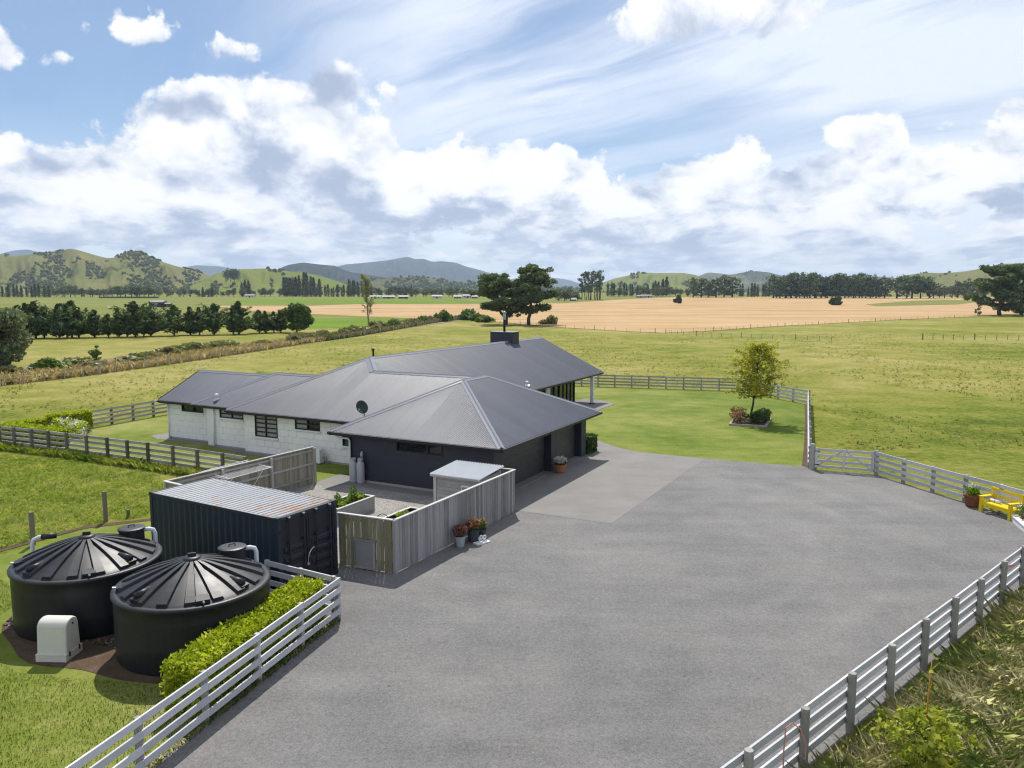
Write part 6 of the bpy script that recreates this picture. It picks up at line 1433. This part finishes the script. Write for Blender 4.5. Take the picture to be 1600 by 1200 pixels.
# farm buildings far off
def farm_building(name, label, px, base, D, w, d, h, roof_h, wall_mat, roof_mat, rz=0.0):
    x = (px - 800) / 1200 * 0.9933 * D; b = thing(name, label, 'building', (x, D, float(rise(D))), rz, 'distant farm buildings')
    obj('walls', MB().box(-w / 2, w / 2, -d / 2, d / 2, -0.3, h), wall_mat, b); e = 0.5
    obj('roof', MB().add([(-w / 2 - e, -d / 2 - e, h - 0.05), (w / 2 + e, -d / 2 - e, h - 0.05), (w / 2 + e, 0, h + roof_h), (-w / 2 - e, 0, h + roof_h), (-w / 2 - e, d / 2 + e, h - 0.05), (w / 2 + e, d / 2 + e, h - 0.05)], [(0, 1, 2, 3), (3, 2, 5, 4), (0, 3, 4), (1, 5, 2)]), roof_mat, b)
    obj('door', MB().box(-w * 0.1, w * 0.1, -d / 2 - 0.06, -d / 2 - 0.01, 0, min(h * 0.8, 2.6)), 'far_dark' if wall_mat != 'far_dark' else 'far_roof', b)
    for s in (-0.32, 0.32): obj('window', MB().box(w * s - 0.7, w * s + 0.7, -d / 2 - 0.05, -d / 2 - 0.01, h * 0.4, h * 0.75), 'dark_glass', b)
farm_building('farm_shed', 'dark farm shed standing behind the shelter belt', 246, 480, 455, 7.5, 9, 3.0, 1.0, 'far_dark', 'far_roof', 0.15)
farm_building('farm_shed', 'small dark lean-to beside the dark farm shed', 262, 480, 455, 3.0, 4, 2.0, 0.6, 'far_dark', 'far_roof', 0.15)
for i, (px, D, w, h, wm, lab) in enumerate(((587, 760, 14, 3.0, 'far_white', 'white farm building left of the others, behind the slender poplar'), (607, 770, 16, 2.6, 'far_wall', 'long grey farm building in the middle of the far farm'), (630, 765, 12, 2.8, 'far_dark', 'dark roofed farm building of the far farm'), (683, 780, 13, 3.2, 'far_white', 'white house between the far farm and the pines'), (715, 775, 10, 2.8, 'far_white', 'small pale house left of the big pines'), (730, 790, 13, 3.8, 'far_white', 'taller white house left of the big pines'), (742, 780, 8, 2.6, 'far_wall', 'small pale shed nearest the big pines'), (1000, 830, 9, 2.4, 'far_white', 'small grey building beyond the golden field'), (1012, 835, 12, 2.8, 'far_white', 'larger white building beyond the golden field'), (391, 850, 14, 3.2, 'far_white', 'white house at the foot of the hills by the conifers'), (896, 640, 5, 2.0, 'far_white', 'tiny grey shed by the gum trees'))):
    farm_building('farm_building', lab, px, 466, D, w * 0.75, 5.5, h * 0.72, 1.3, wm if i in (0, 3, 5, 8, 9) else ('far_wall' if wm == 'far_white' else wm), 'far_roof', 0.1 * (i % 3))

# ------------------------------------------------------------------ verge growth and wire fences
rg6 = np.random.default_rng(66)
def bush_mesh(seed, mat, leaf=0.28, n=420):
    rg = np.random.default_rng(seed); cs = [in_ball(1, rg, 0.2)[0] * np.array([0.75, 0.75, 0.35]) + (0, 0, 0.42) for _ in range(12)]; q = clump_pts(cs, [(0.42, 0.42, 0.34)] * 12, n / 2.0, rg, 0.4); q = q[q[:, 2] > 0.0]
    m = np_mesh('foliage', leaf_quads(q, leaf, rg, 1.6), 4); m.materials.append(MATS[mat]); return m
BB = [bush_mesh(300 + k, 'bramble_leaf') for k in range(3)]; GB = [bush_mesh(310 + k, 'shrub_leaf') for k in range(2)]
stem_m = MB().tube([(0, 0, -0.05), (0.03, 0, 0.35)], [0.04, 0.02], 6).mesh('stem'); stem_m.materials.append(MATS['bark'])
def bush(x, y, w, h, label, green=False, group='bramble bushes on the dry verge', z=0.0, name='bramble_bush'):
    r = thing(name, label, 'bush', (x, y, z), random.random() * 6.28, group); r.scale = (w, w * 0.85, h)
    obj('foliage', random.choice(GB if green else BB), None, r); obj('stem', stem_m, None, r)
for k in range(16):
    y = 86 + 3.2 * k; bush(fx(y) - rg6.uniform(4.5, 10.5), y, rg6.uniform(1.6, 2.8), rg6.uniform(1.0, 1.7), 'low tangled bramble bush on the dry verge, %s from the near end' % ordinal(k + 1), k % 4 == 1)
for k in range(26):
    y = 140 + 5.6 * k; bush(fx(y) - rg6.uniform(1.6, 4.5), y, rg6.uniform(1.5, 2.8), rg6.uniform(1.5, 2.5), 'brown scrub bush along the far wire fence, %s from the near end' % ordinal(k + 1), k % 6 == 5, 'scrub bushes along the far wire fence', name='scrub_bush')
for x, y, w, h, lab in ((-22.5, 256, 3.2, 3.6, 'round green shrub on the verge left of the big pines'), (-15.5, 272, 3.6, 3.8, 'green shrub nearest the big pines on the verge'), (-12.0, 262, 3.0, 2.6, 'low green shrub at the foot of the left pine'), (-8.5, 250, 3.2, 2.2, 'low spreading shrub under the left pine')): bush(x, y, w, h, lab, True, 'green shrubs near the big pines', name='green_shrub')
for x, y, w, h, wd in ((10.2, 232, 2.2, 1.5, 'low'), (12.2, 231, 2.0, 2.8, 'taller')): bush(x, y, w, h, wd + ' dry broken bush at the foot of the tall pine', False, 'dry bushes under the tall pine', name='dry_bush')
# long dry grass along the left wire fence
def strip_grass(n, y0, y1, off0, off1, h, wid, mat, name, label, seed):
    rg = np.random.default_rng(seed); yy = y0 + (y1 - y0) * rg.random(n) ** 1.5; xx = np.interp(yy, wy, wx) - (off0 + (off1 - off0) * rg.random(n) ** 1.6)
    b = np.stack([xx, yy, np.zeros(n) + 0.02], 1); s = 1 + yy / 260
    q = blades(b, h * np.ones(n) * (0.8 + 0.2 * s), wid * s, 0.5, rg)
    tag(obj(name, np_mesh(name, q, 5), mat), label, 'grass', kind='stuff')
strip_grass(30000, 46, 210, 0.35, 7.5, 0.62, 0.026, 'tan_grass_blade', 'dry_grass', 'tall dry tan grass along the left wire fence', 71)
strip_grass(6000, 150, 286, 0.3, 5.0, 0.9, 0.05, 'bramble_leaf', 'scrub_grass', 'rough brown scrub along the far wire fence', 72)
def wire_fence(name, label, pts, step, h=1.15, r=0.075, group='farm wire fences', wires=True, z=0.0, mat='post_wood'):
    f = thing(name, label, 'fence', (*pts[0], 0), 0, group); L = 0
    seg = [(math.hypot(b[0] - a[0], b[1] - a[1]), a, b) for a, b in zip(pts, pts[1:])]; tot = sum(s[0] for s in seg); n = int(tot / step)
    for k in range(n + 1):
        d = k * tot / n
        for l, a, b in seg:
            if d <= l + 1e-6: break
            d -= l
        x, y = a[0] + (b[0] - a[0]) * d / l, a[1] + (b[1] - a[1]) * d / l
        big = k % 5 == 0; round_piece('post' if big else 'batten', mat, f, (x - pts[0][0], y - pts[0][1], -0.05), r * (1.5 if big else 0.7), h + (0.15 if big else -0.05) + rr.uniform(-0.06, 0.06))
    if wires:
        for zz in (0.4, 0.75, 1.05): obj('wire', MB().tube([(x - pts[0][0], y - pts[0][1], zz) for x, y in pts], 0.006, 4, False), 'galvanised', f)
wire_fence('wire_fence', 'long wire fence with grey posts along the dry verge', WIRE, 2.4, 1.2, 0.085, mat='grey_post')
wire_fence('wire_fence', 'distant wire fence along the near edge of the golden field', [(-13, 268), (10.8, 211), (27, 186.5), (35.5, 178.5), (47, 186), (71, 212), (135, 270), (192, 311)], 4.0, 1.05, 0.05)
wire_fence('wire_fence', 'wire fence branching off across the far paddock from the field corner', [(35.5, 177.5), (41.2, 165), (51.8, 155.3), (62, 149)], 2.2, 1.05, 0.05)
wire_fence('wire_fence', 'short run of dark posts standing in the far right paddock', [(81.9, 153.2), (90, 153), (104, 151)], 2.0)

# ------------------------------------------------------------------ clipped hedges and beds
def hedge_box(parent, L, W, H, leaf, dens, mat, rg, name='foliage', top_rough=0.04):
    obj('core', MB().box(-L / 2 + 0.09, L / 2 - 0.09, -W / 2 + 0.09, W / 2 - 0.09, 0.02, H - 0.09), 'dark_hedge_leaf', parent)
    out = []
    for (area, fn) in ((L * W, lambda u, v: np.stack([(u - .5) * L, (v - .5) * W, np.full_like(u, H)], 1)), (L * H, lambda u, v: np.stack([(u - .5) * L, np.full_like(u, -W / 2), v * H], 1)), (L * H, lambda u, v: np.stack([(u - .5) * L, np.full_like(u, W / 2), v * H], 1)), (W * H, lambda u, v: np.stack([np.full_like(u, -L / 2), (u - .5) * W, v * H], 1)), (W * H, lambda u, v: np.stack([np.full_like(u, L / 2), (u - .5) * W, v * H], 1))):
        n = int(area * dens); u, v = rg.random(n), rg.random(n); p = fn(u, v); p += rg.normal(size=p.shape) * top_rough - 0.03 * np.sign(p) * rg.random((n, 1)); p[:, 2] = np.abs(p[:, 2]); out.append(p)
    obj(name, np_mesh(name, leaf_quads(np.concatenate(out), leaf, rg, 1.8), 4), mat, parent)
rgh = np.random.default_rng(77)
fa, fb = np.array([-4.86, 20.6]), np.array([-6.46, 15.29]); fd = (fb - fa) / np.linalg.norm(fb - fa); fn_ = np.array([fd[1], -fd[0]]) ; fn_ = fn_ if fn_[0] < 0 else -fn_
hc = (fa + fb) / 2 + fn_ * 0.66 + fd * 0.12
hd = thing('clipped_hedge', 'bright yellow green clipped hedge between the front tank and the white rail fence', 'hedge', (hc[0], hc[1], 0.02), math.atan2(fd[1], fd[0]))
hedge_box(hd, 5.15, 0.84, 1.12, 0.052, 1900, 'hedge_leaf', rgh, top_rough=0.045)
rr2 = np.random.default_rng(78); sh_ = rr2.random((60, 2)); tp = np.stack([(sh_[:, 0] - .5) * 5.0, (sh_[:, 1] - .5) * 0.8, 1.12 + 0.1 * rr2.random(60)], 1)
so = obj('new_shoots', np_mesh('new_shoots', leaf_quads(np.repeat(tp, 5, 0) + rr2.normal(size=(300, 3)) * 0.03, 0.06, rr2, 1.9), 4), 'hedge_leaf', hd); so['kind'] = 'stuff'
hd = thing('clipped_hedge', 'low yellow green hedge behind the old grey rail fence', 'hedge', (-29.1, 46.25, 0.02), math.atan2(44.9 - 47.3, -26.9 + 31.6)); hedge_box(hd, 5.3, 0.75, 0.95, 0.10, 420, 'hedge_leaf', rgh)
hd = thing('clipped_hedge', 'tall end of the garden hedge next to the white flowering bush', 'hedge', (-29.45, 50.45, 0.02), math.atan2(51.2 - 49.2, -28.7 + 30.1)); hedge_box(hd, 2.6, 0.8, 1.15, 0.10, 420, 'hedge_leaf', rgh)
hd = thing('clipped_hedge', 'back run of the garden hedge along the paddock side', 'hedge', (-31.0, 48.4, 0.02), math.atan2(49.4 - 47.4, -30.2 + 31.8)); hedge_box(hd, 2.6, 0.7, 0.95, 0.10, 400, 'hedge_leaf', rgh)
hd = thing('clipped_hedge', 'small dark green box hedge at the garage corner', 'hedge', (*hw(-0.85, 11.85), 0.02), YAW); hedge_box(hd, 0.95, 1.15, 0.92, 0.075, 900, 'dark_hedge_leaf', rgh)
wb = round_tree('flowering_bush', 'white flowering bush inside the garden hedge', 'bush', -28.05, 47.6, 1.25, 1.25, 81, 'hedge_leaf', 0.11, 420, 16, 0.0, limb=False)
q = in_ball(150, rgh, 0.85) * np.array([1.15, 1.15, 0.65]) + (0, 0, 0.65); q = q[q[:, 2] > 0.35]; obj('blossom', np_mesh('blossom', leaf_quads(np.repeat(q, 3, 0) + rgh.normal(size=(len(q) * 3, 3)) * 0.05, 0.12, rgh, 1.2), 4), 'white_petal', wb)
wb = round_tree('flowering_bush', 'silver green low bush beside the white flowering bush', 'bush', -27.7, 49.0, 0.8, 0.7, 82, 'greygreen_leaf', 0.09, 420, 10, 0.0, limb=False)
flat('garden_kerb', [(-28.45, 51.1), (-28.2, 51.05), (-27.35, 48.1), (-25.95, 43.25), (-26.25, 43.3), (-27.65, 48.1)], 0.022, 'concrete')
# the tree's bed on the lawn
bed = thing('garden_bed', 'planted bed with timber edging round the lone lawn tree', 'garden bed', (17.0, 53.9, 0.0))
bp_ = [(-1.95, -1.55), (0.25, -2.3), (1.75, 1.1), (-0.5, 2.0)]
obj('soil', MB().prism(bp_, 0.0, 0.09), 'bare_soil', bed)
for i in range(4):
    (x0, y0), (x1, y1) = bp_[i], bp_[(i + 1) % 4]; piece('edging', 'edging_stone', bed, ((x0 + x1) / 2, (y0 + y1) / 2, 0.0), (math.hypot(x1 - x0, y1 - y0) + 0.1, 0.14, 0.14), (0, 0, math.atan2(y1 - y0, x1 - x0)))
for i, (x, y, w, h, m_, lab) in enumerate(((16.65, 52.75, 0.62, 0.85, 'dark_hedge_leaf', 'dark rounded shrub at the front of the lawn tree bed'), (17.35, 52.65, 1.0, 0.8, 'dark_hedge_leaf', 'largest dark rounded shrub in the lawn tree bed'), (17.85, 53.9, 0.9, 0.85, 'dark_hedge_leaf', 'dark rounded shrub on the right of the lawn tree trunk'), (16.4, 54.8, 0.7, 0.85, 'dark_hedge_leaf', 'dark rounded shrub behind the lawn tree trunk'))):
    round_tree('rounded_shrub', lab, 'shrub', x, y, h, w, 90 + i, m_, 0.09, 620, 14, 0.0, limb=False, z0=0.08)
for i, (x, y, w, h, lab) in enumerate(((15.75, 52.9, 0.52, 0.75, 'cream and red flowering shrub nearest the front of the lawn bed'), (16.05, 54.1, 0.5, 0.9, 'cream flowering shrub behind the red one in the lawn bed'))):
    s_ = round_tree('flowering_shrub', lab, 'shrub', x, y, h, w, 96 + i, 'bramble_leaf', 0.09, 500, 10, 0.0, limb=False, z0=0.08)
    q = in_ball(90, rgh, 0.8) * np.array([w, w, h * 0.5]) + (0, 0, h * 0.55); obj('red_leaves', np_mesh('red_leaves', leaf_quads(q, 0.08, rgh, 1.3), 4), 'red_petal', s_)['kind'] = 'stuff'
    q = in_ball(200, rgh, 0.85) * np.array([w, w, h * 0.3]) + (0, 0, h * 0.85); obj('flowers', np_mesh('flowers', leaf_quads(q, 0.09, rgh, 1.2), 4), 'amber_petal', s_)['kind'] = 'stuff'
# ------------------------------------------------------------------ grass underfoot
def grass_patch(name, label, poly, n, h, wid, lean, mat, seed, tuft=None, hole=None, z=0.015):
    rg = np.random.default_rng(seed); p = scatter(poly, n, rg)
    if tuft:
        c = scatter(poly, tuft[0], rg); k = rg.integers(0, len(c), n); s = tuft[1] * (0.4 + rg.random(tuft[0]))
        mixm = rg.random(n) < tuft[2]; p = np.where(mixm[:, None], c[k] + rg.normal(size=(n, 2)) * s[k][:, None], p); p = p[in_poly(p, poly)]
    if hole is not None: p = p[hole(p)]
    hh = h * (0.6 + 0.8 * vnoise2(p[:, 0] * 0.9 + 40, p[:, 1] * 0.9 + 40, seed, 3)) 
    q = blades(np.concatenate([p, np.full((len(p), 1), z)], 1), hh, wid, lean, rg)
    tag(obj(name, np_mesh(name, q, 5), mat), label, 'grass', kind='stuff')
bank = [(3.3, 9.0), (4.4, 12.0), (6.2, 13.6), (10.05, 17.1), (14.4, 21.0), (18.9, 25.1), (26, 30), (26, 14), (14, 8)]
flat('bank_soil', bank, 0.009, 'bare_soil')
grass_patch('long_grass', 'long tangled green and dry grass on the bank beside the grey rail fence', bank, 170000, 0.36, 0.0024, 1.1, 'tall_grass_blade', 81, (900, 0.16, 0.6), hole=lambda p: (p[:, 1] < 24) & (p[:, 0] < 19))
grass_patch('paddock_grass', 'rough tufted grass in the near left paddock', [(-36, 44.5), (-33, 43.5), (-25.5, 41.7), (-17.6, 37.6), (-14.2, 31.2), (-16.8, 29.0), (-19.6, 23.6), (-30, 24)], 42000, 0.11, 0.010, 1.2, 'paddock_grass_blade', 82, (1500, 0.2, 0.6))
tanks_hole = lambda p: (np.hypot(p[:, 0] + 8.22, p[:, 1] - 19.08) > 1.9) & (np.hypot(p[:, 0] + 11.9, p[:, 1] - 20.85) > 1.9) & ~in_poly(p, soil_poly)
grass_patch('lawn_grass', 'short mown grass in front of the water tanks', [(-20, 9), (-8.6, 8.6), (-7.2, 13.2), (-6.2, 16.3), (-8.6, 16.9), (-11.8, 17.4), (-14.3, 19.4), (-14.5, 22), (-18, 25), (-24, 16)], 80000, 0.045, 0.006, 0.6, 'green_grass_blade', 83, hole=tanks_hole)
fr = np.array([(-36, 44.6), (-16, 37.2)])
grass_patch('fence_grass', 'long grass growing under the old grey rail fence', [(-36, 47.6), (-30.6, 44.95), (-22.2, 41.1), (-14.4, 37.0), (-14.6, 36.5), (-22.4, 40.4), (-30.8, 44.2), (-36, 46.8)], 6000, 0.32, 0.012, 0.7, 'paddock_grass_blade', 84)
grass_patch('hedge_litter', 'weeds and leaf litter under the white rail fence', [(-4.75, 20.4), (-6.4, 15.0), (-8.2, 9.2), (-8.4, 9.3), (-6.75, 15.0), (-5.1, 20.5)], 2600, 0.10, 0.01, 0.9, 'tall_grass_blade', 85)
cp = scatter(soil_poly, 9000, rgh); cp = cp[tanks_hole(cp) | ((np.hypot(cp[:, 0] + 8.22, cp[:, 1] - 19.08) > 1.9) & (np.hypot(cp[:, 0] + 11.9, cp[:, 1] - 20.85) > 1.9))]
mk = ((cp[:, 1] - 17.2 - 0.35 * (-cp[:, 0] - 8)) > 0.75); cp = cp[mk]
tag(obj('bark_mulch', np_mesh('bark_mulch', leaf_quads(np.concatenate([cp, np.full((len(cp), 1), 0.03)], 1) + rgh.normal(size=(len(cp), 3)) * np.array([0, 0, 0.008]), 0.055, rgh, 2.0, 0.7), 4), 'bark_mulch'), 'loose bark chips around the two water tanks', 'mulch', kind='stuff')
def tufts():
    rg = np.random.default_rng(91); n = 20000; y = 44 + 150 * rg.random(n) ** 1.4; x = (rg.random(n) * 2 - 1) * (30 + y * 0.62) + 6
    keep = (x > np.interp(y, wy, wx) + 1.0) & ~in_poly(np.stack([x, y], 1), [(-36, 36), (-29, 52), (-27, 64), (-8, 82), (22.0, 72.4), (25.4, 62.6), (16.5, 39), (21, 36), (21, 30)]) & (y < 177 - 0.0 * x)
    keep &= vnoise2(x * 0.12 + 50, y * 0.06 + 50, 5, 3) > 0.42
    b = np.stack([x, y, np.zeros(n) + 0.01], 1)[keep]; b = np.repeat(b, 3, 0) + rg.normal(size=(len(b) * 3, 3)) * np.array([0.10, 0.10, 0.0])
    q = blades(b, 0.10 * (0.6 + 0.9 * rg.random(len(b))), 0.045, 1.6, rg)
    tag(obj('paddock_tufts', np_mesh('paddock_tufts', q, 5), 'tuft_blade'), 'scattered rough grass tufts over the wide paddocks', 'grass', kind='stuff')
tufts()
wpt = scatter([(5.5, 12.5), (10.0, 16.6), (16, 21.5), (18, 20), (10, 9.5)], 130, rgh); wq = np.repeat(np.concatenate([wpt, np.full((130, 1), 0.16)], 1), 34, 0) + rgh.normal(size=(130 * 34, 3)) * np.array([0.15, 0.15, 0.09])
tag(obj('bank_weeds', np_mesh('bank_weeds', leaf_quads(wq, 0.05, rgh, 1.7), 4), 'shrub_leaf'), 'broad leaved green weeds among the long grass on the bank', 'weeds', kind='stuff')
# sapling in the long grass
def sapling():
    rg = np.random.default_rng(97); m = MB(); cs = []; rs = []
    tr = branch_tube(m, (0, 0, 0), (0.0, 0.05, 1.5), 0.022, 0.008, 0, 5, 7, 0.02, rg)
    for k in range(34):
        f = 0.28 + 0.68 * k / 34; i = min(int(f * 5), 4); p = tr[i].lerp(tr[i + 1], f * 5 - i); a = k * 2.4; ln = 0.80 * math.sin(PI * (0.25 + 0.65 * (f - 0.35) / 0.65)) * rg.uniform(0.6, 1.1)
        e = p + Vector((math.cos(a) * ln, math.sin(a) * ln, 0.35 * ln)); branch_tube(m, p, e, 0.009, 0.003, 0, 3, 5, 0.05, rg)
        for t in (0.5, 0.75, 1.0): cs.append(np.array(p.lerp(e, t)) + rg.normal(size=3) * 0.05); rs.append((0.15, 0.15, 0.12))
    root = thing('sapling', 'bushy yellow green sapling in the long grass at the bottom', 'tree', (7.45, 12.95, 0.01))
    obj('trunk', m, 'bark', root, smooth=True); obj('crown', np_mesh('crown', leaf_quads(clump_pts(cs, rs, 900, rg, 0.1), 0.07, rg, 1.3), 4), 'sapling_leaf', root)
    obj('leader', MB().tube([(0.0, 0.05, 1.35), (0.08, 0.2, 1.65), (0.16, 0.32, 1.95), (0.28, 0.5, 2.35)], [0.016, 0.014, 0.011, 0.005], 7), 'orange_stem', root, smooth=True)
    lq = np.array([(0.16, 0.32, 1.95), (0.22, 0.4, 2.15), (0.28, 0.5, 2.33), (0.1, 0.25, 1.75)]); obj('leader_leaves', np_mesh('leader_leaves', leaf_quads(np.repeat(lq, 3, 0) + rg.normal(size=(12, 3)) * 0.04, 0.05, rg, 1.5), 4), 'sapling_leaf', root)
sapling()

# ------------------------------------------------------------------ the air
def haze():
    m = MB().box(-12600, 12600, -600, 14600, -9, 470).mesh('haze')
    def fn(T):
        v = T.n('ShaderNodeVolumePrincipled'); v.inputs['Color'].default_value = (0.64, 0.80, 1.0, 1); v.inputs['Density'].default_value = 7.5e-5; v.inputs['Anisotropy'].default_value = 0.2
        o = T.n('ShaderNodeOutputMaterial'); T.link(v.outputs[0], o.inputs['Volume'])
    mt = material('haze_air', fn); mt.cycles.homogeneous_volume = True if hasattr(mt.cycles, 'homogeneous_volume') else None
    m.materials.append(mt); tag(obj('haze', m), 'thin pale summer haze over the plain', 'haze', kind='stuff')
haze()
